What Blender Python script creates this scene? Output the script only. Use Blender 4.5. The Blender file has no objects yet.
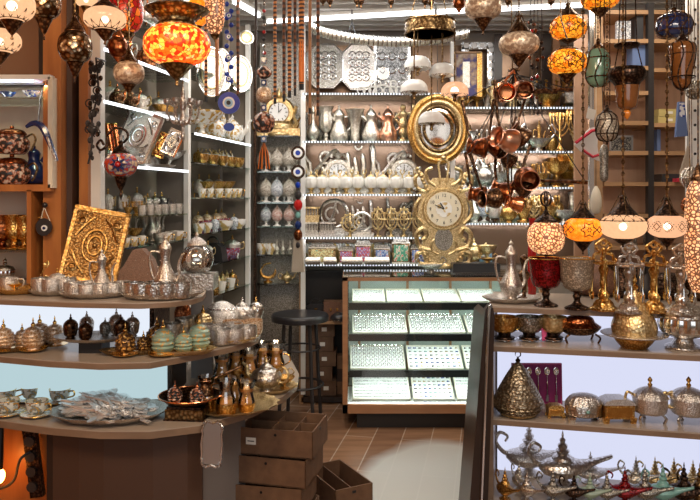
import bpy, math, random
from mathutils import Vector, Matrix
random.seed(7)
C = bpy.context.scene.collection
PI = math.pi
CZ, HZ, F = 1.6, 197.0, 700.0     # eye height, horizon row, focal length in pixels

def W(px, py, Y):                 # point seen at a pixel, at distance Y
    return ((px-350)*Y/F, Y, CZ-(py-HZ)*Y/F)
def PZ(px, py, Z):                # point seen at a pixel, on a level surface of height Z
    Y = (CZ-Z)*F/(py-HZ)
    return ((px-350)*Y/F, Y, Z)

# ------------------------------------------------------------------ materials
MATS = {}
def nt(name):
    m = bpy.data.materials.new(name); m.use_nodes = True
    n = m.node_tree; b = n.nodes.get('Principled BSDF')
    MATS[name] = m
    return m, n, b
def rgb(c): return (c[0], c[1], c[2], 1)
def node(n, t, **k):
    x = n.nodes.new(t)
    for a, v in k.items(): setattr(x, a, v)
    return x
def tex_noise(n, scale, detail=3):
    tc = node(n, 'ShaderNodeTexCoord'); t = node(n, 'ShaderNodeTexNoise')
    t.inputs['Scale'].default_value = scale; t.inputs['Detail'].default_value = detail
    n.links.new(tc.outputs['Object'], t.inputs['Vector']); return t
def tex_vor(n, scale, feature='F1'):
    tc = node(n, 'ShaderNodeTexCoord'); t = node(n, 'ShaderNodeTexVoronoi', feature=feature)
    t.inputs['Scale'].default_value = scale
    n.links.new(tc.outputs['Object'], t.inputs['Vector']); return t
def ramp(n, src, stops, interp='LINEAR'):
    r = node(n, 'ShaderNodeValToRGB'); r.color_ramp.interpolation = interp
    e = r.color_ramp.elements
    while len(e) < len(stops): e.new(.5)
    for i, (p, c) in enumerate(stops): e[i].position = p; e[i].color = rgb(c)
    n.links.new(src, r.inputs['Fac']); return r
def bump(n, b, src, strength=.4, dist=.004):
    bp = node(n, 'ShaderNodeBump'); bp.inputs['Strength'].default_value = strength
    bp.inputs['Distance'].default_value = dist
    n.links.new(src, bp.inputs['Height']); n.links.new(bp.outputs['Normal'], b.inputs['Normal'])
def plain(name, c, rough=.6, metal=0, coat=0, spec=None):
    m, n, b = nt(name); b.inputs['Base Color'].default_value = rgb(c)
    b.inputs['Roughness'].default_value = rough; b.inputs['Metallic'].default_value = metal
    b.inputs['Coat Weight'].default_value = coat
    return m
def metal(name, c, dark, rough=.25, scale=90, bs=.5, feature='F1'):   # chased metal: engraving darkens and dents
    m, n, b = nt(name); b.inputs['Metallic'].default_value = 1
    b.inputs['Roughness'].default_value = rough
    t = tex_vor(n, scale, feature)
    r = ramp(n, t.outputs['Distance'], [(.12, c), (.62, dark)])
    n.links.new(r.outputs['Color'], b.inputs['Base Color'])
    bump(n, b, t.outputs['Distance'], bs)
    return m
def speckle(name, c1, c2, scale=60, rough=.5, metal=0, lo=.45, hi=.55, bs=.15, c3=None):
    m, n, b = nt(name); b.inputs['Metallic'].default_value = metal
    b.inputs['Roughness'].default_value = rough
    t = tex_noise(n, scale)
    st = [(lo, c1), (hi, c2)] + ([(min(.98, hi+.1), c3)] if c3 else [])
    r = ramp(n, t.outputs['Fac'], st)
    n.links.new(r.outputs['Color'], b.inputs['Base Color']); bump(n, b, t.outputs['Fac'], bs)
    return m
def glow(name, c, s):
    m = bpy.data.materials.new(name); m.use_nodes = True; n = m.node_tree; n.nodes.clear()
    e = node(n, 'ShaderNodeEmission'); e.inputs[0].default_value = rgb(c); e.inputs[1].default_value = s
    o = node(n, 'ShaderNodeOutputMaterial'); n.links.new(e.outputs[0], o.inputs[0]); MATS[name] = m
    return m
def glass(name, c, alpha=.25, rough=.03):       # thin glass: a clear sheet with reflections
    m = bpy.data.materials.new(name); m.use_nodes = True; n = m.node_tree; n.nodes.clear()
    tr = node(n, 'ShaderNodeBsdfTransparent'); tr.inputs[0].default_value = rgb(c)
    g = node(n, 'ShaderNodeBsdfGlossy'); g.inputs['Roughness'].default_value = rough
    g.inputs['Color'].default_value = (1, 1, 1, 1)
    fr = node(n, 'ShaderNodeFresnel'); fr.inputs['IOR'].default_value = 1.5
    ad = node(n, 'ShaderNodeMath', operation='ADD'); ad.inputs[1].default_value = alpha
    n.links.new(fr.outputs[0], ad.inputs[0])
    mx = node(n, 'ShaderNodeMixShader'); n.links.new(ad.outputs[0], mx.inputs[0])
    n.links.new(tr.outputs[0], mx.inputs[1]); n.links.new(g.outputs[0], mx.inputs[2])
    o = node(n, 'ShaderNodeOutputMaterial'); n.links.new(mx.outputs[0], o.inputs[0]); MATS[name] = m
    return m
def mosaic(name, stops, scale, strength, line=(.05, .01, .0), width=.06, base=.5):   # lit mosaic tiles with dark grout
    m, n, b = nt(name)
    t = tex_vor(n, scale); sep = node(n, 'ShaderNodeSeparateColor')
    n.links.new(t.outputs['Color'], sep.inputs[0])
    r = ramp(n, sep.outputs[0], stops, 'CONSTANT')
    t2 = tex_vor(n, scale, 'DISTANCE_TO_EDGE')
    r2 = ramp(n, t2.outputs['Distance'], [(width*.6, (0, 0, 0)), (width, (1, 1, 1))])
    mx = node(n, 'ShaderNodeMix', data_type='RGBA'); n.links.new(r2.outputs['Color'], mx.inputs[0])
    mx.inputs[6].default_value = rgb(line); n.links.new(r.outputs['Color'], mx.inputs[7])
    n.links.new(mx.outputs[2], b.inputs['Base Color']); n.links.new(mx.outputs[2], b.inputs['Emission Color'])
    b.inputs['Emission Strength'].default_value = strength; b.inputs['Roughness'].default_value = .25
    bump(n, b, t2.outputs['Distance'], .3)
    return m

metal('silver', (.90, .87, .83), (.50, .45, .40), .30, 120)
metal('spoon_silver', (1, 1, 1), (.95, .95, .95), .5, 60, .1)
metal('silver_fine', (.94, .91, .87), (.62, .57, .52), .36, 200, .6)
metal('silver_plain', (.86, .85, .83), (.7, .69, .68), .15, 40, .05)
metal('pewter', (.62, .60, .55), (.22, .20, .17), .35, 150)
metal('white_silver', (.93, .90, .84), (.62, .58, .50), .38, 110)
metal('gold', (.97, .68, .26), (.50, .25, .06), .30, 110)
metal('gold_dark', (.60, .35, .13), (.24, .11, .03), .36, 110, .8)
metal('gold_dark_relief', (.66, .40, .16), (.34, .18, .05), .34, 75, .5)
metal('gold_plain', (.95, .65, .22), (.8, .5, .15), .18, 40, .05)
metal('pale_gold', (.95, .78, .46), (.58, .42, .2), .38, 90)
metal('copper', (.62, .22, .08), (.18, .05, .02), .28, 60)
metal('copper_plain', (.82, .34, .15), (.7, .25, .10), .2, 30, .08)
metal('bright_copper', (.92, .55, .38), (.7, .35, .22), .3, 30, .05)
metal('bronze', (.36, .20, .10), (.07, .035, .02), .35, 90)
metal('dark_bronze', (.16, .09, .06), (.03, .02, .015), .4, 90)
metal('brass_old', (.55, .38, .18), (.12, .07, .03), .35, 70)
metal('bead_metal', (.80, .66, .48), (.10, .05, .02), .25, 55, 1.0)
plain('chrome', (.8, .8, .8), .12, 1)
plain('steel_brushed', (.55, .55, .55), .35, 1)
plain('iron', (.035, .03, .03), .5, .3)
plain('black', (.012, .012, .013), .45)
plain('black_leather', (.02, .018, .02), .35, 0, .2)
plain('rubber', (.01, .01, .01), .7)
plain('white_paint', (.78, .76, .72), .45)
plain('white_matt', (.85, .85, .83), .7)
plain('cream', (.75, .68, .55), .5)
plain('porcelain', (.85, .83, .78), .15, 0, .5)
plain('red_enamel', (.45, .015, .015), .15, 0, .6)
plain('red_cloth', (.55, .03, .06), .8)
plain('white_cloth', (.8, .78, .76), .8)
plain('orange_tape', (.85, .22, .03), .5)
plain('purple_velvet', (.26, .015, .12), .6)
plain('pink', (.6, .08, .22), .6)
plain('blue_glass', (.001, .035, .36), .3, 0, .25)
plain('dark_blue', (.012, .03, .12), .15, 0, .8)
plain('pale_blue', (.35, .6, .8), .2)
plain('eye_white', (.85, .85, .83), .2)
plain('teal_enamel', (.20, .42, .38), .3, 0, .3)
plain('mint_enamel', (.32, .42, .32), .35, 0, .3)
plain('tea', (1, .46, .10), .12, 0, .3)
plain('amber', (.70, .22, .03), .12, 0, .5)
plain('shelf_wood_edge', (.33, .26, .20), .4)
plain('kick_brown', (.075, .040, .027), .4)
plain('mirror_clear', (.50, .44, .38), .06, 1)
plain('paper_white', (.8, .78, .72), .7)
plain('dial_cream', (.80, .72, .55), .5)
plain('dial_white', (.85, .85, .85), .4)
plain('shade_white', (.80, .82, .82), .3)
plain('green_glass', (.17, .30, .21), .1, 0, .6)
plain('amber_glass_off', (.19, .065, .015), .1, 0, .6)
plain('purple_stone', (.12, .05, .3), .15)
plain('fringe', (.45, .38, .30), .9)
plain('navy_cloth', (.12, .18, .36), .8)
plain('dark_plastic', (.03, .03, .035), .35)
plain('grout', (.06, .02, .01), .5)
plain('pearl', (.8, .8, .82), .2, 0, .6)
plain('gift_box_yellow', (.6, .5, .2), .5)
speckle('ceramic_gold', (.86, .84, .80), (.55, .33, .08), 45, .25, 0, .5, .56, .1)
speckle('white_gold_pot', (.85, .83, .79), (.60, .42, .16), 30, .3, 0, .52, .58, .1)
speckle('lattice_cream', (.75, .70, .62), (.25, .20, .15), 160, .5, 0, .45, .55, .5)
speckle('lattice_blue', (.78, .80, .82), (.22, .25, .32), 160, .5, 0, .45, .55, .5)
speckle('lattice_pink', (.78, .68, .66), (.45, .16, .10), 160, .5, 0, .45, .55, .5)
speckle('mint_gold', (.32, .44, .34), (.70, .40, .12), 70, .3, .2, .55, .6, .3)
speckle('brown_gold', (.10, .045, .02), (.75, .42, .12), 80, .3, .5, .5, .58, .4)
speckle('blush_gold', (.86, .70, .54), (.52, .30, .14), 150, .3, .4, .45, .55, .5)
speckle('iznik_red', (.45, .05, .02), (.05, .08, .25), 45, .25, 0, .48, .52, .1, (.7, .5, .3))
speckle('iznik_cup', (.75, .77, .72), (.12, .22, .28), 60, .2, 0, .5, .55, .05, (.55, .35, .1))
speckle('cappadocia', (.03, .03, .03), (.42, .13, .06), 45, .25, 0, .46, .54, .1, (.75, .65, .55))
speckle('crackle_off', (.45, .30, .20), (.85, .70, .52), 60, .3, .3, .45, .56, .6)
speckle('crackle_grey', (.30, .25, .19), (.75, .66, .52), 140, .35, .4, .5, .62, .6)
speckle('blue_white', (.80, .82, .84), (.03, .06, .35), 55, .2, 0, .5, .54, .05)
speckle('leather_brown', (.20, .09, .05), (.10, .045, .025), 150, .5, 0, .4, .6, .3)
speckle('hessian', (.28, .17, .12), (.18, .10, .07), 260, .8, 0, .4, .6, .3)
speckle('cardboard', (.17, .088, .045), (.13, .066, .034), 25, .75, 0, .35, .65, .05)
speckle('cardboard_dark', (.17, .095, .055), (.13, .07, .04), 25, .75, 0, .35, .65, .05)
speckle('red_glitter', (.30, .006, .01), (.06, .0, .0), 120, .2, .4, .4, .6, .5)
speckle('stone_box_gold', (.30, .20, .08), (.75, .62, .30), 90, .4, .2, .45, .55, .1, (.15, .35, .25))
speckle('stone_box_red', (.45, .06, .05), (.10, .12, .35), 90, .4, .1, .45, .55, .1, (.7, .55, .5))
speckle('stone_box_blue', (.06, .10, .30), (.45, .55, .65), 80, .4, .1, .45, .55, .1, (.5, .1, .08))
speckle('stone_box_green', (.05, .25, .15), (.6, .55, .42), 80, .4, .1, .5, .58, .1, (.5, .06, .06))
speckle('tapestry', (.10, .09, .25), (.5, .35, .25), 14, .7, 0, .45, .55, .05, (.65, .6, .5))
speckle('mirror_mosaic', (.75, .78, .8), (.30, .25, .2), 40, .15, .7, .5, .54, .5)
speckle('dark_relief', (.42, .42, .42), (.12, .12, .12), 110, .35, .8, .42, .58, .8)
speckle('book_pattern', (.05, .05, .06), (.35, .35, .30), 120, .5, 0, .5, .58, 0)
glass('clear_glass', (.90, .95, .93), .03)
glass('shelf_glass', (.72, .86, .80), .12)
glass('tea_glass', (.95, .95, .93), .10)
glass('teapot_glass', (.75, .72, .68), .22, .05)
glass('dome_glass', (.9, .88, .84), .3, .05)
glow('led_white', (.93, .95, 1), 2.6)
glow('led_case', (.9, 1, .96), 6)
glow('tube_light', (.95, .97, 1), 5)
glow('panel_right', (.76, .79, 1.0), .93)
glow('panel_left', (.82, .88, .98), .98)
glow('panel_left_low', (.60, .80, .85), .80)
glow('bulb', (1, .78, .52), 30)
glow('bulb_orange', (1, .35, .06), 30)
mosaic('mosaic_orange', [(0, (1, .50, .06)), (.3, (.95, .14, .01)), (.6, (.75, .03, .005)), (.86, (1, .55, .18))], 70, 1.15, (.35, .04, .0), .05)
mosaic('mosaic_amber', [(0, (1, .36, .02)), (.5, (.95, .20, .005)), (.8, (1, .44, .04))], 60, .88, (.12, .03, .0), .08)
mosaic('mosaic_red', [(0, (.55, .03, .01)), (.5, (.8, .18, .02)), (.8, (.35, .01, .01))], 40, .45, (.05, .01, .0), .06)
mosaic('mosaic_plain', [(0, (1, .30, .02)), (.5, (1, .22, .01))], 80, .95, (.7, .12, .0), .03)
mosaic('lit_rings', [(0, (1, .50, .22)), (.5, (1, .56, .28))], 62, 1.1, (.20, .07, .03), .16)
mosaic('lit_mesh', [(0, (1, .55, .28)), (.5, (1, .45, .2))], 70, .8, (.15, .06, .03), .2)

def lit_shade(name, c, s, tr=.22):
    m = bpy.data.materials.new(name); m.use_nodes = True; n = m.node_tree; n.nodes.clear()
    t = tex_noise(n, 70, 2); r = ramp(n, t.outputs['Fac'], [(.35, [x*.93 for x in c]), (.6, c)])
    e = node(n, 'ShaderNodeEmission'); e.inputs[1].default_value = s; n.links.new(r.outputs[0], e.inputs[0])
    tp = node(n, 'ShaderNodeBsdfTransparent'); g = node(n, 'ShaderNodeBsdfGlossy'); g.inputs['Roughness'].default_value = .15
    m1 = node(n, 'ShaderNodeMixShader'); m1.inputs[0].default_value = tr
    m2 = node(n, 'ShaderNodeMixShader'); m2.inputs[0].default_value = .03
    n.links.new(e.outputs[0], m1.inputs[1]); n.links.new(tp.outputs[0], m1.inputs[2])
    n.links.new(m1.outputs[0], m2.inputs[1]); n.links.new(g.outputs[0], m2.inputs[2])
    o = node(n, 'ShaderNodeOutputMaterial'); n.links.new(m2.outputs[0], o.inputs[0]); MATS[name] = m
lit_shade('lit_peach', (1, .54, .28), 1.2, .10)
lit_shade('lit_white', (1, .74, .58), 1.4, .12)
lit_shade('lit_pink', (1, .50, .27), 1.15, .10)

def stripes(name, c1, c2, scale, vec='Object', axis='Z', rough=.5, dist=0, metal=0):
    m, n, b = nt(name); tc = node(n, 'ShaderNodeTexCoord')
    w = node(n, 'ShaderNodeTexWave', bands_direction=axis); w.inputs['Scale'].default_value = scale
    w.inputs['Distortion'].default_value = dist
    n.links.new(tc.outputs[vec], w.inputs['Vector'])
    r = ramp(n, w.outputs['Fac'], [(.45, c1), (.55, c2)])
    n.links.new(r.outputs[0], b.inputs['Base Color']); b.inputs['Roughness'].default_value = rough
    b.inputs['Metallic'].default_value = metal
    return m
stripes('cane_orange', (.65, .25, .07), (.05, .02, .015), 14, dist=3)
stripes('cane_brown', (.22, .08, .03), (.04, .02, .015), 10, dist=3)
speckle('ring_pad', (.16, .16, .15), (.82, .82, .80), 150, .5, 0, .40, .5, .5)
metal('woven', (.66, .57, .43), (.26, .20, .13), .42, 80, .9)
stripes('slat_ceiling', (.62, .60, .56), (.30, .28, .26), 2.2, axis='Y')
stripes('led_strip_dots', (.85, .9, 1), (.06, .08, .07), 14, axis='X')
MATS['led_strip_dots'].node_tree.nodes['Principled BSDF'].inputs['Emission Strength'].default_value = .9
_n = MATS['led_strip_dots'].node_tree
_n.links.new(_n.nodes['Color Ramp'].outputs[0], _n.nodes['Principled BSDF'].inputs['Emission Color'])

def wood(name, c1, c2, rough=.4, sc=(1, 1, .15), scale=18):
    m, n, b = nt(name); tc = node(n, 'ShaderNodeTexCoord'); mp = node(n, 'ShaderNodeMapping')
    mp.inputs['Scale'].default_value = sc; t = node(n, 'ShaderNodeTexNoise')
    t.inputs['Scale'].default_value = scale; t.inputs['Detail'].default_value = 5
    n.links.new(tc.outputs['Object'], mp.inputs[0]); n.links.new(mp.outputs[0], t.inputs['Vector'])
    r = ramp(n, t.outputs['Fac'], [(.35, c1), (.65, c2)])
    n.links.new(r.outputs[0], b.inputs['Base Color']); b.inputs['Roughness'].default_value = rough
    return m
wood('wood_orange', (.50, .19, .05), (.36, .12, .03), .35)
wood('wood_case', (.42, .21, .10), (.32, .15, .07), .35, (.2, 1, 1))
wood('wood_shelf', (.46, .27, .14), (.34, .19, .09), .5, (.15, 1, 1))
wood('wood_back', (.60, .38, .25), (.50, .30, .19), .55)
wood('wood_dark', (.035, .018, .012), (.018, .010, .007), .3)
wood('counter_edge', (.27, .18, .12), (.20, .13, .085), .4, (.2, 1, 1))
plain('counter_top', (.40, .33, .27), .28)
plain('grey_panel', (.22, .20, .19), .5)
plain('ceiling_slat', (.60, .57, .53), .6)
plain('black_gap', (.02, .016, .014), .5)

# ------------------------------------------------------------------ geometry
class G:
    def __init__(s): s.v = []; s.f = []; s.m = []; s.mats = []; s.T = Matrix()
    def mi(s, mat):
        if mat is None: mat = s.mats[0] if s.mats else 'silver'
        if mat not in s.mats: s.mats.append(mat)
        return s.mats.index(mat)
    def add(s, vs, fs, mat=None):
        k = s.mi(mat); b = len(s.v)
        s.v += [tuple(s.T @ Vector(p)) for p in vs]
        for f in fs: s.f.append(tuple(b+i for i in f)); s.m.append(k)
        return s
    def lathe(s, prof, seg=20, mat=None, at=(0, 0, 0), flute=None, sx=1, sy=1):
        vs = []; fs = []; n = len(prof)
        for (r, z) in prof:
            for i in range(seg):
                a = 2*PI*i/seg; k = r
                if flute: k = r*(1+flute[1]*math.cos(flute[0]*a))
                vs.append((at[0]+k*sx*math.cos(a), at[1]+k*sy*math.sin(a), at[2]+z))
        for j in range(n-1):
            for i in range(seg):
                i2 = (i+1) % seg
                fs.append((j*seg+i, j*seg+i2, (j+1)*seg+i2, (j+1)*seg+i))
        if prof[0][0] > 1e-5: fs.append(tuple(range(seg))[::-1])
        if prof[-1][0] > 1e-5: fs.append(tuple((n-1)*seg+i for i in range(seg)))
        return s.add(vs, fs, mat)
    def cup(s, prof, seg=20, mat=None, at=(0, 0, 0), th=.0015, **k):   # open vessel with an inside wall
        ins = [(max(r-th, .0005), z) for r, z in prof[::-1] if z > prof[0][1]+th]
        ins.append((0, prof[0][1]+th))
        return s.lathe(prof+ins, seg, mat, at, **k)
    def tube(s, pts, r, seg=6, mat=None, closed=False):
        P = [Vector(p) for p in pts]; n = len(P)
        rs = r if isinstance(r, (list, tuple)) else [r]*n
        vs = []; fs = []; up = None
        for i, p in enumerate(P):
            if closed: d = P[(i+1) % n]-P[i-1]
            else: d = P[min(i+1, n-1)]-P[max(i-1, 0)]
            if d.length < 1e-9: d = Vector((0, 0, 1))
            d.normalize()
            if up is None: up = Vector((0, 0, 1)) if abs(d.z) < .9 else Vector((0, 1, 0))
            a = d.cross(up)
            if a.length < 1e-6: a = d.cross(Vector((1, .01, 0)))
            a.normalize(); b = d.cross(a); up = -b
            for k in range(seg):
                t = 2*PI*k/seg; q = p+a*(rs[i]*math.cos(t))+b*(rs[i]*math.sin(t)); vs.append(tuple(q))
        for i in range(n if closed else n-1):
            j = (i+1) % n
            for k in range(seg):
                k2 = (k+1) % seg; fs.append((i*seg+k, i*seg+k2, j*seg+k2, j*seg+k))
        if not closed: fs.append(tuple(range(seg))[::-1]); fs.append(tuple((n-1)*seg+k for k in range(seg)))
        return s.add(vs, fs, mat)
    def box(s, c, d, mat=None, rz=0, rx=0, ry=0, taper=1):
        R = Matrix.Rotation(rz, 4, 'Z') @ Matrix.Rotation(rx, 4, 'X') @ Matrix.Rotation(ry, 4, 'Y'); vs = []
        for z in (-.5, .5):
            t = taper if z > 0 else 1
            for x, y in ((-.5, -.5), (.5, -.5), (.5, .5), (-.5, .5)):
                vs.append(tuple(R @ Vector((x*d[0]*t, y*d[1]*t, z*d[2])) + Vector(c)))
        return s.add(vs, [(0, 3, 2, 1), (4, 5, 6, 7), (0, 1, 5, 4), (1, 2, 6, 5), (2, 3, 7, 6), (3, 0, 4, 7)], mat)
    def prism(s, out, z0, z1, mat=None, plane='XY'):
        n = len(out)
        def q(p, z): return (p[0], p[1], z) if plane == 'XY' else (p[0], z, p[1])
        vs = [q(p, z0) for p in out]+[q(p, z1) for p in out]
        fs = [tuple(range(n))[::-1], tuple(range(n, 2*n))]+[(i, (i+1) % n, n+(i+1) % n, n+i) for i in range(n)]
        return s.add(vs, fs, mat)
    def ball(s, c, r, mat=None, seg=10, sz=1):
        k = max(4, seg//2+1)
        return s.lathe([(r*math.sin(PI*i/k), -r*sz*math.cos(PI*i/k)) for i in range(k+1)], seg, mat, c)
    def ring(s, c, R, r, mat=None, axis='Z', n=24, seg=6, sx=1, sz=1):
        pts = []
        for i in range(n):
            a = 2*PI*i/n; x, y = R*sx*math.cos(a), R*sz*math.sin(a)
            pts.append((c[0]+x, c[1]+y, c[2]) if axis == 'Z' else ((c[0]+x, c[1], c[2]+y) if axis == 'Y' else (c[0], c[1]+x, c[2]+y)))
        return s.tube(pts, r, seg, mat, closed=True)
    def disc(s, c, r, th, mat=None, axis='Z', seg=28, sx=1, sz=1):
        out = [(r*sx*math.cos(2*PI*i/seg), r*sz*math.sin(2*PI*i/seg)) for i in range(seg)]
        if axis == 'Z': return s.prism([(c[0]+a, c[1]+b) for a, b in out], c[2]-th/2, c[2]+th/2, mat)
        return s.prism([(c[0]+a, c[2]+b) for a, b in out], c[1]-th/2, c[1]+th/2, mat, 'XZ')
    def mesh(s, name, smooth=True):
        me = bpy.data.meshes.new(name); me.from_pydata(s.v, [], s.f)
        for k in s.mats or ['silver']: me.materials.append(MATS[k])
        me.polygons.foreach_set('material_index', s.m)
        import bmesh
        bm = bmesh.new(); bm.from_mesh(me); bmesh.ops.recalc_face_normals(bm, faces=bm.faces); bm.to_mesh(me); bm.free()
        if smooth:
            me.polygons.foreach_set('use_smooth', [True]*len(me.polygons)); me.set_sharp_from_angle(angle=math.radians(38))
        me.update(); return me

def curve(pts, n=6):          # smooth path through points
    P = [Vector(p) for p in pts]; out = []
    for i in range(len(P)-1):
        a, b, c, d = P[max(i-1, 0)], P[i], P[i+1], P[min(i+2, len(P)-1)]
        for k in range(n):
            t = k/n
            out.append(.5*((2*b)+(c-a)*t+(2*a-5*b+4*c-d)*t*t+(3*b-a-3*c+d)*t**3))
    out.append(P[-1]); return [tuple(p) for p in out]
def prof(pts, n=4):
    return [(max(0, p[0]), p[2]) for p in curve([(r, 0, z) for r, z in pts], n)]

# ------------------------------------------------------------------ objects
def tag(o, label, cat, group=None):
    o['label'] = label; o['category'] = cat
    if group: o['group'] = group
    return o
def ob(name, g, parent=None, label=None):
    o = bpy.data.objects.new(name, g.mesh(name) if isinstance(g, G) else g); C.objects.link(o)
    if parent: o.parent = parent
    if label: o['label'] = label
    return o
def struct(name, g):
    o = ob(name, g); o['kind'] = 'structure'; return o
def single(name, g, label, cat, group=None, loc=None, rz=0):
    o = ob(name, g); tag(o, label, cat, group)
    if loc: o.location = loc
    o.rotation_euler[2] = rz
    return o
def root(name, label, cat, loc=(0, 0, 0), rz=0, group=None, s=1):
    o = bpy.data.objects.new(name, None); C.objects.link(o); o.location = loc; o.rotation_euler = (0, 0, rz)
    o.empty_display_size = .05; o.scale = (s, s, s)
    return tag(o, label, cat, group)

PROTO = {}
def defproto(key, name, cat, parts, h):
    """parts: list of (part name, G, [sub-parts]); one part only makes the thing itself the mesh"""
    def conv(p): return (p[0], p[1].mesh(p[0]), [conv(q) for q in (p[2] if len(p) > 2 else [])])
    xs = [v[0] for p in parts for v in p[1].v]
    PROTO[key] = dict(name=name, cat=cat, parts=[conv(p) for p in parts], h=h, w=max(xs)-min(xs))
def setmat(o, mats):
    if not mats: return
    for sl in o.material_slots:
        k = sl.material.name
        if k in mats: sl.link = 'OBJECT'; sl.material = MATS[mats[k]]
def place(key, label, loc, rz=0, s=1, group=None, mats=None, name=None, cat=None, rot=None, flat=False):
    p = PROTO[key]
    name = name or p['name']; cat = cat or p['cat']
    if isinstance(s, (int, float)): s = (s, s, s)
    if len(p['parts']) == 1 and not p['parts'][0][2]:
        o = bpy.data.objects.new(name, p['parts'][0][1]); C.objects.link(o); setmat(o, mats)
    else:
        o = bpy.data.objects.new(name, None); C.objects.link(o); o.empty_display_size = .05
        def mk(q, par):
            c = bpy.data.objects.new(q[0], q[1]); C.objects.link(c); c.parent = par; setmat(c, mats)
            for k in q[2]: mk(k, c)
        for q in p['parts']: mk(q, o)
    o.location = loc; o.rotation_euler = rot or (0, 0, rz); o.scale = s
    tag(o, label, cat, group)
    return o
ORD = ['leftmost', 'second from left', 'third from left', 'fourth from left', 'fifth from left', 'sixth from left',
       'seventh from left', 'eighth from left', 'ninth from left', 'tenth from left', 'eleventh from left', 'twelfth from left',
       'thirteenth from left', 'fourteenth from left', 'fifteenth from left', 'sixteenth from left']
def stand(key, px, py, Z, hpx, label, rz=0, **k):        # stands on surface Z, base seen at (px,py)
    x, y, z = PZ(px, py, Z); s = hpx*y/F/PROTO[key]['h']
    return place(key, label, (x, y, Z), rz, s, **k)
def shelf(key, px, Z, Y, hpx, label, rz=0, **k):         # stands on shelf Z at distance Y
    s = hpx*Y/F/PROTO[key]['h']; wm = k.pop('wmax', None)
    if wm:
        q = min(1, wm*Y/F/(PROTO[key]['w']*s)); q = max(q, .62); s = (s*q, s*q, s)
    return place(key, label, ((px-350)*Y/F, Y, Z), rz, s, **k)
def gaps(xs):
    out = []
    for x in xs:
        d = [abs(x-o) for o in xs if abs(x-o) > 3]; out.append(min(d) if d else 60)
    return out
def rowz(key, xs, Z, Y, hpx, desc, where, group=None, rz=None, **k):
    xs = sorted(xs)
    gp = gaps(xs)
    for i, px in enumerate(xs):
        l = desc+', '+ORD[i]+' '+where if len(xs) > 1 else desc+' '+where
        shelf(key, px, Z, Y, hpx, l, rz if rz is not None else random.uniform(-.3, .3), group=group, wmax=gp[i]*1.02, **k)
def text_mesh(txt, size, mat, ext=.0008):
    cu = bpy.data.curves.new('t', 'FONT'); cu.body = txt; cu.size = size; cu.extrude = ext
    cu.align_x = 'CENTER'; cu.align_y = 'CENTER'; cu.resolution_u = 2
    o = bpy.data.objects.new('t', cu); C.objects.link(o)
    me = bpy.data.meshes.new_from_object(o.evaluated_get(bpy.context.evaluated_depsgraph_get()))
    bpy.data.objects.remove(o); bpy.data.curves.remove(cu)
    return me
def add_text(g, txt, size, mat, M):
    me = text_mesh(txt, size, mat)
    T = g.T; g.T = T @ M
    g.add([tuple(v.co) for v in me.vertices], [tuple(p.vertices) for p in me.polygons], mat)
    g.T = T
# ------------------------------------------------------------------ kinds of things
def g_l(pts, mat, seg=20, n=3, **k): return G().lathe(prof(pts, n), seg, mat, **k)
def arc(c, r, a0, a1, n=10, plane='XZ', rz=1):
    o = []
    for i in range(n+1):
        a = math.radians(a0+(a1-a0)*i/n)
        x, z = r*math.cos(a), r*rz*math.sin(a)
        o.append((c[0]+x, c[1], c[2]+z) if plane == 'XZ' else (c[0]+x, c[1]+z, c[2]))
    return o

# ewer: slender body, S handle, beaked spout, domed lid
defproto('ewer', 'ewer', 'ewer', [
    ('body', g_l([(.035, 0), (.042, .006), (.03, .015), (.05, .04), (.062, .075), (.05, .11), (.028, .16), (.024, .20), (.03, .235), (.034, .25)], 'silver')),
    ('spout', G().tube(curve([(.045, 0, .06), (.075, 0, .10), (.07, 0, .16), (.085, 0, .21), (.10, 0, .225)]), [.012-.0003*i for i in range(25)], 6, 'silver')),
    ('handle', G().tube(curve([(-.03, 0, .23), (-.075, 0, .235), (-.085, 0, .18), (-.07, 0, .11), (-.05, 0, .075)]), .006, 6, 'silver')),
    ('lid', g_l([(.034, .25), (.032, .262), (.018, .285), (.008, .30), (.012, .31), (.004, .322), (0, .335)], 'silver'))], .335)
# jug with big spout (dallah)
defproto('dallah', 'coffee_pot', 'coffee pot', [
    ('body', g_l([(.058, 0), (.062, .01), (.07, .04), (.066, .075), (.045, .125), (.034, .16), (.042, .20)], 'white_silver')),
    ('spout', G().tube(curve([(-.035, 0, .165), (-.07, 0, .195), (-.10, 0, .20), (-.11, 0, .19)]), [.018-.0006*i for i in range(19)], 6, 'white_silver')),
    ('handle', G().tube(curve([(.035, 0, .19), (.085, 0, .19), (.088, 0, .12), (.055, 0, .085)]), .006, 6, 'white_silver')),
    ('lid', g_l([(.043, .20), (.038, .215), (.018, .245), (.007, .255), (.01, .265), (0, .285)], 'white_silver'))], .285)
defproto('bottle_vase', 'vase', 'vase', [('vase', g_l([(.04, 0), (.045, .008), (.03, .02), (.05, .06), (.056, .09), (.04, .13), (.016, .17), (.013, .24), (.02, .25), (.012, .26), (.009, .30), (0, .31)], 'white_silver'))], .31)
defproto('goblet_vase', 'goblet', 'goblet', [('goblet', g_l([(.045, 0), (.046, .01), (.016, .03), (.02, .05), (.012, .07), (.04, .10), (.05, .15), (.042, .22), (.055, .27)], 'white_silver', flute=(10, .05)))], .27)
defproto('trumpet_vase', 'vase', 'vase', [('vase', G().cup(prof([(.03, 0), (.032, .03), (.03, .08), (.038, .15), (.06, .21), (.066, .22)]), 20, 'white_silver', th=.004))], .22)
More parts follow.
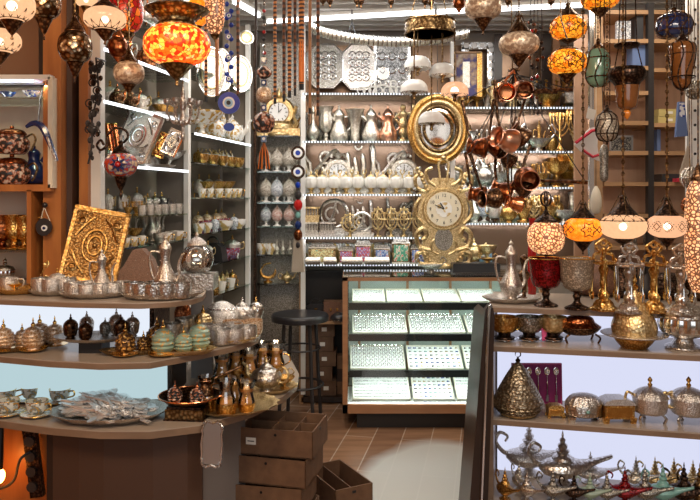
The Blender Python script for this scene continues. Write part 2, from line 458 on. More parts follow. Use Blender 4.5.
def figurine():
    g = G().lathe(prof([(.04, 0), (.035, .02), (.02, .03), (.03, .06), (.024, .09)]), 12, 'pale_gold')
    g.lathe(prof([(.02, .09), (.03, .12), (.022, .16), (.028, .19), (.012, .21)]), 12, at=(0, 0, 0), sy=.7)
    g.ball((0, 0, .23), .02); g.tube(curve([(.02, 0, .19), (.06, 0, .20), (.07, 0, .25)]), .008); g.tube(curve([(-.02, 0, .19), (-.05, 0, .16), (-.02, 0, .12)]), .008)
    return g
defproto('figurine', 'figurine', 'figurine', [('figurine', figurine())], .25)
# calligraphy ornament: standing strokes on a plinth
def calli(k):
    g = G().box((0, 0, .01), (.13, .05, .02), 'white_silver').box((0, 0, .028), (.10, .035, .016))
    if k == 0:
        g.tube(curve([(-.06, 0, .19), (-.045, 0, .10), (-.02, 0, .06), (.03, 0, .05), (.06, 0, .075), (.05, 0, .11)]), [.006+.006*math.sin(PI*i/30) for i in range(31)])
        g.tube(curve([(-.04, 0, .05), (.0, 0, .10), (.04, 0, .15), (.07, 0, .17)]), .008)
        g.tube(arc((.03, 0, .14), .022, 0, 340, 14), .006)
        g.tube(curve([(.05, 0, .09), (.075, 0, .13), (.055, 0, .165)]), .006); g.tube([(-.02, 0, .04), (-.03, 0, .12), (-.055, 0, .15)], .006)
    elif k == 1:
        for x, h in ((-.055, .17), (-.025, .15), (.005, .165), (.045, .20)):
            g.tube(curve([(x, 0, h), (x+.006, 0, h-.05), (x+.002, 0, .07), (x+.02, 0, .05)]), [.005, .007, .009, .01, .01, .01, .01, .01, .01, .01, .01, .009, .009, .008, .008, .007, .006, .006, .005])
        g.tube(curve([(-.08, 0, .10), (-.07, 0, .06), (-.03, 0, .045), (.04, 0, .045), (.06, 0, .07)]), .008)
        g.tube(arc((-.01, 0, .195), .014, 180, 360, 8), .004)
    else:
        g.tube(arc((0, 0, .10), .06, -80, 230, 24), [.004+.006*abs(math.sin(PI*i/24)) for i in range(25)])
        g.tube(curve([(-.03, 0, .05), (0, 0, .10), (.01, 0, .17)]), .007); g.tube(arc((-.01, 0, .10), .028, 0, 300, 12), .005)
        g.tube([(0, 0, .03), (0, 0, .045)], .012)
    return g
for k in range(3): defproto('calligraphy%d' % k, 'calligraphy_ornament', 'ornament', [('ornament', calli(k))], (.19, .20, .17)[k])
# mantel clock
def clock_parts(frame, dial):
    c = G().lathe(prof([(.05, 0), (.048, .012), (.02, .02), (.03, .045)]), 16, frame).ring((0, 0, .095), .05, .014, axis='Y', n=28)
    c.disc((0, .004, .095), .05, .02, axis='Y')
    for s in (-1, 1): c.tube(curve([(s*.045, 0, .02), (s*.07, 0, .05), (s*.058, 0, .08), (s*.07, 0, .12)]), .008)
    fin = G().ball((0, 0, .165), .012, frame).lathe(prof([(.018, .15), (.008, .16), (.01, .175), (.003, .19), (0, .20)]), 10)
    for s in (-1, 1): fin.tube(curve([(0, 0, .155), (s*.02, 0, .175), (s*.03, 0, .16)]), .005)
    d = G().disc((0, -.010, .095), .038, .006, dial, 'Y')
    for i in range(12):
        a = i*PI/6; d.box((.031*math.sin(a), -.0145, .095+.031*math.cos(a)), (.0025, .003, .008), 'black', ry=a)
    h = G().box((0, -.016, .107), (.003, .002, .026), 'black')
    m = G().box((.006, -.0165, .101), (.0025, .002, .018), 'black', ry=.8)
    return [('case', c), ('finial', fin), ('dial', d), ('clock_hand', h), ('clock_hand', m)]
defproto('mantel_clock', 'mantel_clock', 'clock', clock_parts('white_silver', 'dial_white'), .20)
def ribbed_pot():
    b = G().lathe([(.05, .045), (.068, .06), (.074, .085), (.066, .11), (.045, .122)], 40, 'porcelain', flute=(10, .06))
    foot = G().lathe(prof([(.05, 0), (.05, .008), (.02, .018), (.03, .035), (.05, .046)]), 16, 'pale_gold')
    lid = G().lathe(prof([(.045, .122), (.035, .132), (.01, .14), (.012, .15), (0, .165)]), 16, 'pale_gold')
    hs = [('handle', G().tube(curve([(s*.06, 0, .07), (s*.085, 0, .10), (s*.07, 0, .135), (s*.05, 0, .155), (s*.062, 0, .17)]), .006, 6, 'pale_gold')) for s in (-1, 1)]
    return [('bowl', b), ('foot', foot), ('lid', lid)]+hs
defproto('ribbed_pot', 'sugar_bowl', 'sugar bowl', ribbed_pot(), .165)
defproto('lattice_egg', 'egg_ornament', 'ornament', [
    ('egg', g_l([(.018, .045), (.04, .06), (.052, .09), (.05, .12), (.034, .155), (.016, .175), (.008, .185), (.008, .195), (0, .205)], 'lattice_cream', 22)),
    ('foot', g_l([(.036, 0), (.038, .006), (.014, .015), (.012, .03), (.02, .045)], 'white_paint', 16))], .205)
def deco_box(m):
    return [('box_body', G().box((0, 0, .05), (.12, .08, .10), 'brass_old').box((0, 0, .004), (.125, .085, .008), 'white_silver').box((0, 0, .10), (.125, .085, .006), 'white_silver')),
            ('front_panel', G().box((0, -.041, .052), (.098, .004, .078), m)),
            ('lid', G().prism([(-.06, .103), (.06, .103), (.045, .125), (-.045, .125)], -.04, .04, 'pewter', 'XZ'))]
defproto('deco_box', 'trinket_box', 'box', deco_box('stone_box_gold'), .125)
def tower_box():
    g = G().box((0, 0, .02), (.12, .08, .04), 'white_silver').box((0, 0, .045), (.13, .09, .01)).box((0, .01, .075), (.10, .05, .05), 'pewter').box((0, 0, .105), (.13, .09, .012), 'white_silver')
    for i in range(6): g.tube([(-.05+.02*i, -.03, .05), (-.05+.02*i, -.03, .10)], .004, 5)
    return g
defproto('colonnade_box', 'trinket_box', 'box', [('box', tower_box())], .11)
def openwork():
    g = G().lathe(prof([(.03, 0), (.03, .006), (.01, .014), (.012, .035)]), 12, 'pale_gold')
    g.ring((0, 0, .085), .05, .006, axis='Y'); g.ring((0, 0, .085), .05, .005, axis='X'); g.ring((0, 0, .085), .03, .005, axis='Y', n=16)
    for i in range(5):
        a = PI*i/4; g.tube([(0, 0, .085), (.05*math.cos(a), 0, .085+.05*math.sin(a))], .004, 5)
    for i in range(7):
        a = PI*i/6; g.ball((.055*math.cos(a), 0, .085+.055*math.sin(a)), .008, seg=6)
    return g
defproto('openwork', 'filigree_stand', 'ornament', [('ornament', openwork())], .145)
# teapot on short legs
def teapot(m='silver', m2='silver_plain'):
    return [('body', G().lathe(prof([(.025, .012), (.06, .03), (.075, .06), (.06, .09), (.03, .105)]), 30, m, flute=(10, .03)).lathe(prof([(.032, 0), (.03, .006), (.02, .014)]), 14)),
            ('spout', G().tube(curve([(.065, 0, .05), (.095, 0, .07), (.10, 0, .10), (.125, 0, .12)]), [.013-.0004*i for i in range(19)], 6, m2)),
            ('handle', G().tube(curve([(-.05, 0, .09), (-.09, 0, .115), (-.115, 0, .08), (-.095, 0, .045), (-.065, 0, .045)]), .006, 6, m2)),
            ('lid', g_l([(.032, .104), (.03, .112), (.012, .125), (.005, .13)], m, 16), [('knob', g_l([(.006, .129), (.01, .137), (.004, .145), (0, .155)], m2, 10))])]
defproto('teapot', 'teapot', 'teapot', teapot(), .155)
# kinds of covered coffee cups
defproto('lidded_cup', 'covered_coffee_cup', 'coffee cup', [
    ('holder', G().lathe(prof([(.022, 0), (.024, .004), (.018, .008), (.028, .018), (.033, .04), (.034, .058)]), 24, 'silver', flute=(12, .03))),
    ('lid', G().lathe(prof([(.035, .058), (.035, .064), (.03, .078), (.018, .09), (.006, .095)]), 20, 'silver'), [('finial', g_l([(.005, .094), (.008, .10), (.003, .106), (.004, .112), (0, .122)], 'gold_plain', 8))])], .122)
defproto('beehive_jar', 'lidded_jar', 'jar', [
    ('jar', G().lathe([(.02, 0), (.034, .004), (.03, .012), (.040, .018), (.046, .03), (.040, .036), (.047, .046), (.041, .054), (.046, .064)], 22, 'brown_gold')),
    ('lid', G().lathe([(.046, .064), (.043, .070), (.044, .078), (.034, .084), (.033, .092), (.018, .100), (.008, .104)], 22, 'brown_gold'), [('finial', g_l([(.008, .104), (.010, .112), (.003, .122), (.004, .130), (0, .145)], 'gold_plain', 8))]),
    ('rim_plate', g_l([(.02, 0), (.052, .002), (.06, .007)], 'gold_plain', 22))], .145)
defproto('teacup', 'teacup', 'teacup', [
    ('bowl', G().cup(prof([(.02, .004), (.024, .006), (.038, .025), (.043, .055)]), 24, 'iznik_cup')),
    ('gold_rim', G().ring((0, 0, .055), .0425, .0013, 'gold_plain', n=28, seg=5)),
    ('handle', G().tube(curve([(.039, 0, .045), (.062, 0, .048), (.064, 0, .03), (.036, 0, .02)]), .0035, 6, 'gold_plain'))], .056)
defproto('saucer', 'saucer', 'saucer', [('saucer', G().lathe(prof([(.03, 0), (.032, .002), (.055, .008), (.067, .013)]), 30, 'iznik_cup').ring((0, 0, .013), .067, .0015, 'gold_plain', n=30, seg=5))], .014)
defproto('silver_cup', 'coffee_cup', 'coffee cup', [('cup', G().cup(prof([(.03, 0), (.034, .006), (.037, .03), (.036, .055)]), 22, 'silver_fine').tube(curve([(.036, 0, .045), (.058, 0, .045), (.055, 0, .02), (.036, 0, .018)]), .003, 5))], .055)
defproto('glass_tea', 'tea_glass', 'tea glass', [
    ('glass', G().cup(prof([(.02, .004), (.026, .01), (.029, .03), (.022, .055), (.026, .08), (.034, .10)]), 20, 'tea_glass', th=.001)),
    ('tea', g_l([(.018, .006), (.0245, .012), (.0275, .03), (.0205, .055), (.024, .075)], 'tea', 18)),
    ('gold_holder', G().lathe(prof([(.024, 0), (.025, .004), (.0275, .012), (.0305, .028)]), 20, 'gold').tube(curve([(.029, 0, .025), (.05, 0, .04), (.045, 0, .06), (.026, 0, .062)]), .0025, 5, 'gold_plain'))], .10)
defproto('carafe', 'glass_carafe', 'carafe', [
    ('glass', G().cup(prof([(.034, .005), (.04, .012), (.044, .05), (.034, .085), (.028, .11), (.04, .15)]), 22, 'tea_glass', th=.001)),
    ('gold_holder', G().lathe(prof([(.04, 0), (.042, .006), (.045, .02), (.046, .05)]), 22, 'gold').tube(curve([(.042, 0, .05), (.075, 0, .07), (.07, 0, .12), (.035, 0, .13)]), .004, 5, 'gold_plain')),
    ('drink', g_l([(.036, .008), (.041, .03), (.041, .05), (.035, .07)], 'tea', 20))], .15)
def tray_o(mat='silver', n=30, flute=(12, .02), ridge=True):
    return G().lathe([(.01, .002), (.40, .004), (.43, .012), (.5, .026), (.505, .03), (.49, .03), (.43, .018), (.40, .009), (0, .008)], 48, mat, flute=flute)
defproto('round_tray', 'serving_tray', 'tray', [('tray', tray_o())], .03)
defproto('scallop_tray', 'serving_tray', 'tray', [('tray', tray_o(flute=(16, .045)))], .03)
defproto('spoon', 'spoon', 'spoon', [('spoon', G().tube(curve([(0, -.07, 0), (0, 0, .006), (0, .045, .002)]), [.0045, .0043, .004, .0035, .003, .003, .0026, .0024, .0022, .0022, .0022, .0024, .0026], 6, 'silver_plain').lathe([(0, -.003), (.008, -.002), (.0125, .002), (.010, .003), (0, 0)], 14, at=(0, .06, .002), sy=1.5).box((0, -.066, .001), (.012, .03, .002)))], .01)
def aladdin():
    body = G()
    # boat-shaped body drawn out into a long spout
    st = [(-.075, .052, .012, .008), (-.06, .048, .032, .018), (-.03, .046, .047, .026), (0, .045, .05, .028), (.03, .047, .044, .024), (.06, .052, .03, .016), (.09, .060, .018, .010), (.12, .068, .012, .007), (.145, .074, .009, .006), (.155, .078, .010, .005)]
    vs = []; fs = []; sg = 14
    for x, z, ry, rz in st:
        for k in range(sg): a = 2*PI*k/sg; vs.append((x, ry*math.cos(a), z+rz*math.sin(a)))
    for j in range(len(st)-1):
        for k in range(sg): fs.append((j*sg+k, j*sg+(k+1) % sg, (j+1)*sg+(k+1) % sg, (j+1)*sg+k))
    fs += [tuple(range(sg)), tuple((len(st)-1)*sg+k for k in range(sg))]
    body.add(vs, fs, 'silver')
    foot = g_l([(.04, 0), (.042, .005), (.02, .012), (.012, .022), (.03, .032)], 'silver', 18)
    hd = G().tube(curve([(-.06, 0, .055), (-.085, 0, .062), (-.108, 0, .09), (-.095, 0, .115), (-.07, 0, .105), (-.078, 0, .09)]), [.008-.00015*i for i in range(31)], 6, 'silver')
    lid = g_l([(.034, .070), (.030, .078), (.018, .086), (.022, .094), (.012, .10)], 'silver', 16)
    fin = g_l([(.012, .099), (.016, .108), (.008, .116), (.010, .124), (.003, .130), (.004, .136), (0, .15)], 'silver', 10)
    return [('body', body), ('foot', foot), ('handle', hd), ('lid', lid, [('finial', fin)])]
defproto('aladdin_lamp', 'oil_lamp', 'oil lamp', aladdin(), .15)
defproto('casserole', 'covered_dish', 'covered dish', [
    ('dish', G().lathe(prof([(.03, .035), (.08, .045), (.115, .075), (.118, .085)]), 30, 'bronze', sy=.75)),
    ('lid', G().lathe(prof([(.12, .085), (.105, .095), (.085, .11), (.07, .135), (.03, .15), (.008, .152)]), 30, 'copper', sy=.75), [('knob', g_l([(.007, .15), (.012, .162), (.004, .17), (.006, .18), (0, .19)], 'dark_bronze', 10))])]
    + [('leg', G().tube(curve([(x*.07, y*.05, .05), (x*.095, y*.06, .03), (x*.085, y*.055, 0)]), .006, 6, 'bronze')) for x in (-1, 1) for y in (-1, 1)], .19)
defproto('teardrop_dish', 'covered_bowl', 'covered bowl', [
    ('bowl', G().lathe(prof([(.05, 0), (.055, .006), (.075, .03), (.085, .055)]), 30, 'gold')),
    ('lid', G().lathe(prof([(.086, .056), (.090, .085), (.080, .12), (.060, .155), (.042, .185), (.026, .21), (.012, .235)]), 30, 'pale_gold'), [('finial', g_l([(.01, .234), (.018, .25), (.006, .262), (.012, .275), (0, .30)], 'gold', 12))]),
    ('rim_plate', g_l([(.07, .052), (.11, .05), (.13, .056), (.125, .06), (.08, .058)], 'silver_fine', 36))], .30)
defproto('fluted_dish', 'covered_bowl', 'covered bowl', [
    ('bowl', G().lathe(prof([(.045, .045), (.075, .06), (.09, .09), (.088, .12)]), 60, 'silver_plain', flute=(20, .035))),
    ('foot', g_l([(.065, 0), (.068, .01), (.045, .02), (.035, .04), (.05, .048)], 'silver', 24)),
    ('lid', g_l([(.092, .12), (.094, .128), (.08, .15), (.045, .168), (.01, .175)], 'silver', 30), [('finial', g_l([(.01, .174), (.022, .19), (.012, .205), (.02, .22), (.006, .235), (0, .26)], 'silver_plain', 12))])], .26)
defproto('sugar_bowl', 'sugar_bowl', 'sugar bowl', [
    ('bowl', G().lathe(prof([(.03, .03), (.055, .038), (.060, .055), (.062, .09)]), 24, 'silver_fine')),
    ('lid', G().lathe(prof([(.064, .09), (.062, .096), (.045, .115), (.018, .128), (.005, .13)]), 40, 'silver_fine', flute=(14, .04)), [('finial', g_l([(.005, .129), (.009, .138), (.004, .145), (.009, .155), (0, .168)], 'gold', 10))])]
    + [('handle', G().tube(curve([(s*.055, 0, .055), (s*.09, 0, .07), (s*.085, 0, .11), (s*.06, 0, .10)]), .005, 6, 'pale_gold')) for s in (-1, 1)]
    + [('leg', G().tube(curve([(.035*math.cos(a), .035*math.sin(a), .04), (.055*math.cos(a), .055*math.sin(a), .02), (.048*math.cos(a), .048*math.sin(a), 0)]), .006, 6, 'silver_plain')) for a in (PI/2, PI*7/6, -PI/6)], .168)
defproto('casket', 'footed_casket', 'casket', [
    ('body', G().box((0, 0, .045), (.12, .08, .055), 'gold').ring((0, 0, .07), .0001, .0001)),
    ('lid', G().prism([(-.065, .073), (.065, .073), (.055, .088), (.03, .098), (-.03, .098), (-.055, .088)], -.042, .042, 'silver_fine', 'XZ')),
    ('panel', G().box((0, -.041, .045), (.10, .004, .04), 'gold_plain'))]
    + [('leg', G().box((x*.055, y*.035, .012), (.02, .016, .024), 'gold', taper=1.4)) for x in (-1, 1) for y in (-1, 1)], .098)
def ovalbox():
    return [('body', G().lathe([(.05, .015), (.062, .02), (.066, .055), (.062, .06)], 36, 'silver', flute=(12, .02), sy=.75)),
            ('lid', G().lathe(prof([(.064, .06), (.06, .068), (.045, .085), (.02, .093), (0, .095)]), 40, 'silver_fine', flute=(16, .04), sy=.75)),
            ('jewel', G().ball((0, -.048, .04), .007, 'teal_enamel', 8))]+[('leg', G().box((x*.05, y*.03, .009), (.016, .014, .018), 'silver_plain', taper=1.5)) for x in (-1, 1) for y in (-1, 1)]
defproto('oval_box', 'footed_casket', 'casket', ovalbox(), .095)
def cone_jar():
    pr = []
    n = 16
    for i in range(n):
        t = i/(n-1); r = .100*(1-t)**.8*(1)+.012; z = .055+t*.17
        pr += [(r, z), (r-.004, z+.003)]
    return [('base_band', g_l([(.06, 0), (.075, .004), (.085, .015)], 'pale_gold', 30)),
            ('body', G().lathe([(.085, .015), (.094, .022), (.09, .027), (.105, .033), (.1, .038), (.113, .045), (.108, .05)]+pr[0:2], 48, 'woven', flute=(24, .012))),
            ('lid', G().lathe(pr[1:]+[(.004, .232)], 48, 'woven', flute=(24, .015)), [('crescent', G().lathe(prof([(.009, .23), (.011, .238), (.004, .246), (.005, .25)]), 10, 'dark_bronze').tube(arc((0, 0, .263), .012, 120-90-150, 240+60-150+60, 12), [.001+.002*math.sin(PI*i/12) for i in range(13)], 6))])]
defproto('cone_jar', 'conical_jar', 'jar', cone_jar(), .277)
# spoon stand
def spoonstand():
    base = g_l([(.05, 0), (.052, .008), (.04, .016), (.035, .03), (.018, .045)], 'gold', 24, flute=(6, .08))
    col = g_l([(.018, .043), (.022, .06), (.011, .08), (.015, .10), (.013, .13), (.020, .16), (.012, .175)], 'gold', 14)
    rack = G().box((0, 0, .185), (.075, .075, .012), 'gold').ring((0, 0, .185), .05, .005, n=22)
    for i in range(6):
        a = i*PI/3+.3; rack.ball((.052*math.cos(a), .052*math.sin(a), .19), .009, seg=8)
    top = G()
    for s in (-1, 1): top.tube(curve([(s*.04, 0, .19), (s*.035, 0, .215), (s*.012, 0, .225), (s*.03, 0, .25), (0, 0, .275)]), .006, 6, 'gold')
    top.tube([(0, 0, .19), (0, 0, .235)], .008).ring((0, 0, .262), .012, .005, axis='Y', n=14).ball((0, 0, .235), .011)
    return [('base', base), ('column', col), ('rack', rack), ('handle', top)]
defproto('spoon_stand', 'spoon_stand', 'spoon stand', spoonstand(), .28)
# cezve
defproto('cezve', 'coffee_pan', 'coffee pan', [
    ('pan', G().cup(prof([(.036, 0), (.042, .004), (.044, .012), (.036, .04), (.028, .06), (.036, .078)]), 20, 'copper', th=.0015)),
    ('rim', G().ring((0, 0, .078), .035, .002, 'bright_copper', n=22, seg=5)),
    ('handle', G().tube([(.034, 0, .07), (.06, 0, .085), (.19, 0, .125)], [.004, .005, .008], 7, 'bronze'))], .078)
# candelabra with seven branches
def candelabra():
    g = [('base', g_l([(.055, 0), (.058, .01), (.03, .02), (.015, .045), (.02, .07), (.010, .09), (.012, .20)], 'gold', 18))]
    for s in (-1, 1):
        for r in (.03, .06, .09):
            g.append(('branch', G().tube([(s*r, 0, .20)]+[(s*r*math.cos(math.radians(a)), 0, .18-r*math.sin(math.radians(a))) for a in range(0, 91, 15)], .005, 6, 'gold')))
    g += [('candle_cup', G().cup([(.005, .195), (.012, .20), (.013, .218)], 10, 'gold', (x*.03, 0, 0))) for x in range(-3, 4)]
    return g
defproto('candelabra', 'candelabra', 'candelabra', candelabra(), .22)
defproto('footed_bowl', 'footed_bowl', 'bowl', [('bowl', G().cup(prof([(.015, .06), (.06, .075), (.10, .11), (.11, .125)]), 36, 'gold', th=.003, flute=(12, .03))), ('foot', g_l([(.05, 0), (.052, .008), (.016, .025), (.014, .045), (.025, .062)], 'gold', 20))], .125)
defproto('boat_dish', 'handled_dish', 'dish', [('dish', G().cup([(.03, .02), (.06, .03), (.09, .05), (.10, .06)], 36, 'silver', th=.003, flute=(14, .04), sy=.6).lathe([(.03, 0), (.02, .02)], 14)), ('handle', G().tube(curve([(.09, 0, .055), (.13, 0, .09), (.10, 0, .12), (.08, 0, .10)]), .005, 6, 'silver')), ('handle', G().tube(curve([(-.09, 0, .055), (-.13, 0, .09), (-.10, 0, .12), (-.08, 0, .10)]), .005, 6, 'silver'))], .12)
def crown():
    g = G().lathe(prof([(.05, 0), (.055, .01), (.03, .02), (.05, .05), (.07, .08)]), 24, 'gold')
    for i in range(10):
        a = i*PI/5; g.tube([(.07*math.cos(a), .07*math.sin(a), .08), (.078*math.cos(a), .078*math.sin(a), .12)], .005, 5); g.ball((.078*math.cos(a), .078*math.sin(a), .125), .009, seg=6)
    return g
defproto('crown_bowl', 'crown_shaped_bowl', 'bowl', [('bowl', crown())], .134)
defproto('finger_bowl', 'sugar_bowl', 'bowl', [('bowl', G().cup(prof([(.025, 0), (.028, .006), (.045, .025), (.05, .055)]), 20, 'white_gold_pot', th=.002))], .055)
defproto('tiny_cup', 'coffee_cup', 'coffee cup', [('cup', G().cup(prof([(.02, 0), (.024, .004), (.034, .03), (.036, .05)]), 18, 'white_gold_pot', th=.002).tube(curve([(.034, 0, .04), (.055, 0, .04), (.05, 0, .015), (.03, 0, .015)]), .003, 5, 'gold_plain'))], .05)
defproto('footed_cup', 'footed_cup', 'cup', [
    ('cup', G().cup(prof([(.02, .018), (.035, .025), (.043, .045), (.045, .07)]), 24, 'silver_plain', th=.0015)),
    ('foot', g_l([(.032, 0), (.033, .005), (.02, .01), (.022, .02)], 'dark_bronze', 20)),
    ('handle', G().tube(curve([(-.042, 0, .062), (-.065, 0, .055), (-.06, 0, .03), (-.036, 0, .03)]), .004, 6, 'gold_plain'))], .07)
defproto('soup_pot', 'lidded_pot', 'pot', [
    ('pot', g_l([(.05, 0), (.075, .006), (.095, .04), (.098, .075), (.08, .105), (.075, .115)], 'cappadocia', 30)),
    ('lid', g_l([(.08, .115), (.082, .122), (.06, .145), (.02, .152)], 'copper', 26), [('knob', g_l([(.008, .151), (.014, .16), (.01, .168), (0, .172)], 'copper_plain', 10))]),
    ('handle', G().tube(curve([(.085, 0, .10), (.12, 0, .12), (.14, 0, .09), (.125, 0, .045), (.11, 0, .02)]), .006, 6, 'brass_old'))], .172)
defproto('blue_pot', 'coffee_pot', 'coffee pot', [
    ('body', g_l([(.05, 0), (.09, .02), (.10, .06), (.06, .12), (.035, .16), (.04, .20)], 'dark_blue', 24)),
    ('spout', G().tube(curve([(.05, 0, .15), (.10, 0, .20), (.16, 0, .14), (.22, 0, .05)]), [.016-.0006*i for i in range(19)], 7, 'dark_blue')),
    ('lid', g_l([(.042, .20), (.03, .22), (.01, .235), (.012, .245), (0, .255)], 'dark_blue', 16))], .255)
defproto('small_bowl', 'bowl', 'bowl', [('bowl', G().cup(prof([(.03, 0), (.03, .008), (.05, .03), (.065, .05)]), 22, 'blue_white', th=.003))], .05)
defproto('gold_cup_pair', 'ornate_goblet', 'goblet', [('bowl', G().cup(prof([(.03, .05), (.045, .08), (.042, .13), (.055, .17)]), 22, 'gold', th=.003)), ('foot', g_l([(.045, 0), (.046, .008), (.02, .02), (.018, .04), (.032, .052)], 'gold', 18)), ('handle', G().tube(curve([(.045, 0, .15), (.085, 0, .16), (.08, 0, .11), (.045, 0, .08)]), .006, 6, 'gold'))], .17)
def swanthing():
    g = G().lathe(prof([(.03, 0), (.03, .006), (.01, .015), (.012, .03)]), 12, 'gold')
    g.tube([(.05*math.cos(math.radians(a)), 0, .075+.045*math.sin(math.radians(a))) for a in range(160, 381, 20)], [.004, .008, .010, .011, .012, .012, .012, .012, .011, .010, .007, .004], 8)
    g.tube(curve([(-.045, 0, .09), (-.02, 0, .12), (.02, 0, .13)]), .006); return g
defproto('crescent', 'crescent_ornament', 'ornament', [('ornament', swanthing())], .135)
defproto('handbag', 'handbag', 'bag', [('bag', G().prism([(-.12, 0), (.12, 0), (.10, .12), (.05, .15), (-.05, .15), (-.10, .12)], -.04, .04, 'black_leather', 'XZ')), ('strap', G().tube(arc((0, 0, .14), .06, 0, 180), .007, 6, 'black_leather')), ('clasp', G().box((0, -.043, .10), (.03, .006, .02), 'gold_plain'))], .20)
# ------------------------------------------------------------------ the room
CEIL = 2.95
HC = CEIL+.10
def lw(Y): return -.75-(5.3-Y)*.205        # x of the left wall's shelf fronts
LWA = math.atan(.205)                      # its angle
def plank_floor():
    m, n, b = nt('laminate')
    tc = node(n, 'ShaderNodeTexCoord'); mp = node(n, 'ShaderNodeMapping'); mp.inputs['Rotation'].default_value = (0, 0, math.radians(11.3+90))
    br = node(n, 'ShaderNodeTexBrick'); br.inputs['Scale'].default_value = 1
    br.inputs['Brick Width'].default_value = 1.15; br.inputs['Row Height'].default_value = .19; br.inputs['Mortar Size'].default_value = .004
    br.inputs['Color1'].default_value = (.33, .18, .10, 1); br.inputs['Color2'].default_value = (.24, .125, .07, 1); br.inputs['Mortar'].default_value = (.46, .34, .25, 1)
    n.links.new(tc.outputs['Object'], mp.inputs[0]); n.links.new(mp.outputs[0], br.inputs['Vector'])
    ns = node(n, 'ShaderNodeTexNoise'); mp2 = node(n, 'ShaderNodeMapping'); mp2.inputs['Rotation'].default_value = (0, 0, math.radians(101.3)); mp2.inputs['Scale'].default_value = (.2, 1.5, 1)
    n.links.new(tc.outputs['Object'], mp2.inputs[0]); n.links.new(mp2.outputs[0], ns.inputs['Vector']); ns.inputs['Scale'].default_value = 12; ns.inputs['Detail'].default_value = 6
    mx = node(n, 'ShaderNodeMix', data_type='RGBA', blend_type='OVERLAY'); mx.inputs[0].default_value = .55
    n.links.new(br.outputs['Color'], mx.inputs[6]); n.links.new(ns.outputs['Fac'], mx.inputs[7])
    # soft-edged pale grey patch on the laminate in front of the display case
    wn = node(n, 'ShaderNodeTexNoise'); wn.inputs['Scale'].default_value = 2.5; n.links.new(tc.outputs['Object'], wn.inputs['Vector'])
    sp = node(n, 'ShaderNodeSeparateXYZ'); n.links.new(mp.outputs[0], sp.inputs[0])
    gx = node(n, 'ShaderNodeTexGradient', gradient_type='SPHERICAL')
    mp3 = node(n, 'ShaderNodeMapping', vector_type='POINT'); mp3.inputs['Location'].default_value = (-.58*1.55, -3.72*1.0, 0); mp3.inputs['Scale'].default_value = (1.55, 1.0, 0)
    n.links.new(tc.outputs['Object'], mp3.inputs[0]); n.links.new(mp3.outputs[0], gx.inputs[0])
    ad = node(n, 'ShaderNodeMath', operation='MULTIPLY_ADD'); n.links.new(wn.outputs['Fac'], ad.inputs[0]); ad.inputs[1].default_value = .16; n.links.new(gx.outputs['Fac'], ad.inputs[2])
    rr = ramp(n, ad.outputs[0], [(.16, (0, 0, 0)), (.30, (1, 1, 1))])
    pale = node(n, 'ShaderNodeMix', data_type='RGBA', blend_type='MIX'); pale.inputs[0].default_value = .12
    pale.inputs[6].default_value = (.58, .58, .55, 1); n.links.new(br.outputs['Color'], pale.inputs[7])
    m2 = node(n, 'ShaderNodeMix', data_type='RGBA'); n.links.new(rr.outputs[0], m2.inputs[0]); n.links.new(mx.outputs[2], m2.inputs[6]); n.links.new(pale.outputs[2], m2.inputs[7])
    n.links.new(m2.outputs[2], b.inputs['Base Color']); b.inputs['Roughness'].default_value = .26
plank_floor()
plain('case_back', (.42, .48, .43), .4)
plain('wall_beige', (.27, .225, .185), .6)
plain('mirror_back', (.26, .16, .10), .22, .55)
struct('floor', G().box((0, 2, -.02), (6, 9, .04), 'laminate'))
struct('ceiling', G().box((0, 2, HC+.02), (6, 9, .04), 'white_paint'))
cl = G()
for i in range(7): cl.box((0, 5.68-.16*i, CEIL+.05), (6, .035, .10), 'ceiling_slat')
for k in range(9): cl.box((0, 3.9-.7*k, CEIL+.05), (6, .06, .10), 'ceiling_slat')
struct('trim_1', cl)
struct('wall_back', G().box((0, 5.82, 1.525), (6, .06, 3.05), 'wall_beige'))
struct('wall_left', G().box((-1.20, 4.64, 1.525), (.06, 2.4, 3.05), 'wall_beige', rz=-LWA))
struct('wall_left.002', G().box((-2.2, .9, 1.525), (.06, 6.0, 3.05), 'wood_orange'))
struct('wall_right', G().box((2.62, 2, 1.525), (.06, 9, 3.05), 'wall_beige'))
struct('trim_2', G().box((.75, 5.78, 1.95), (2.24, .02, 1.8), 'mirror_back'))
# ---- ceiling tube lights
def tube_light(a, b, label):
    a, b = Vector(a), Vector(b); d = b-a
    t = root('tube_light', label, 'light', a)
    M = Matrix.Rotation(math.atan2(d.y, d.x), 4, 'Z'); L = Vector((d.x, d.y)).length
    g = G(); g.T = M; g.tube([(0, 0, 0), (L, 0, 0)], .015, 8, 'tube_light'); ob('tube', g, t)
    g = G(); g.T = M; g.box((L/2, 0, .075), (L, .06, .12), 'white_paint'); ob('housing', g, t)
tube_light((-.62, 5.25, 2.915), (.60, 4.98, 2.915), 'long white ceiling tube light above the back shelves, left half')
tube_light((.62, 4.98, 2.915), (1.7, 4.78, 2.915), 'white ceiling tube light above back shelves, right half')
tube_light((-.78, 4.72, 2.915), (-.66, 5.08, 2.915), 'short white tube light slanting above the left wall shelves')
tube_light((-1.28, 3.3, 2.915), (-.83, 4.6, 2.915), 'white tube light running towards the entrance above left shelves')

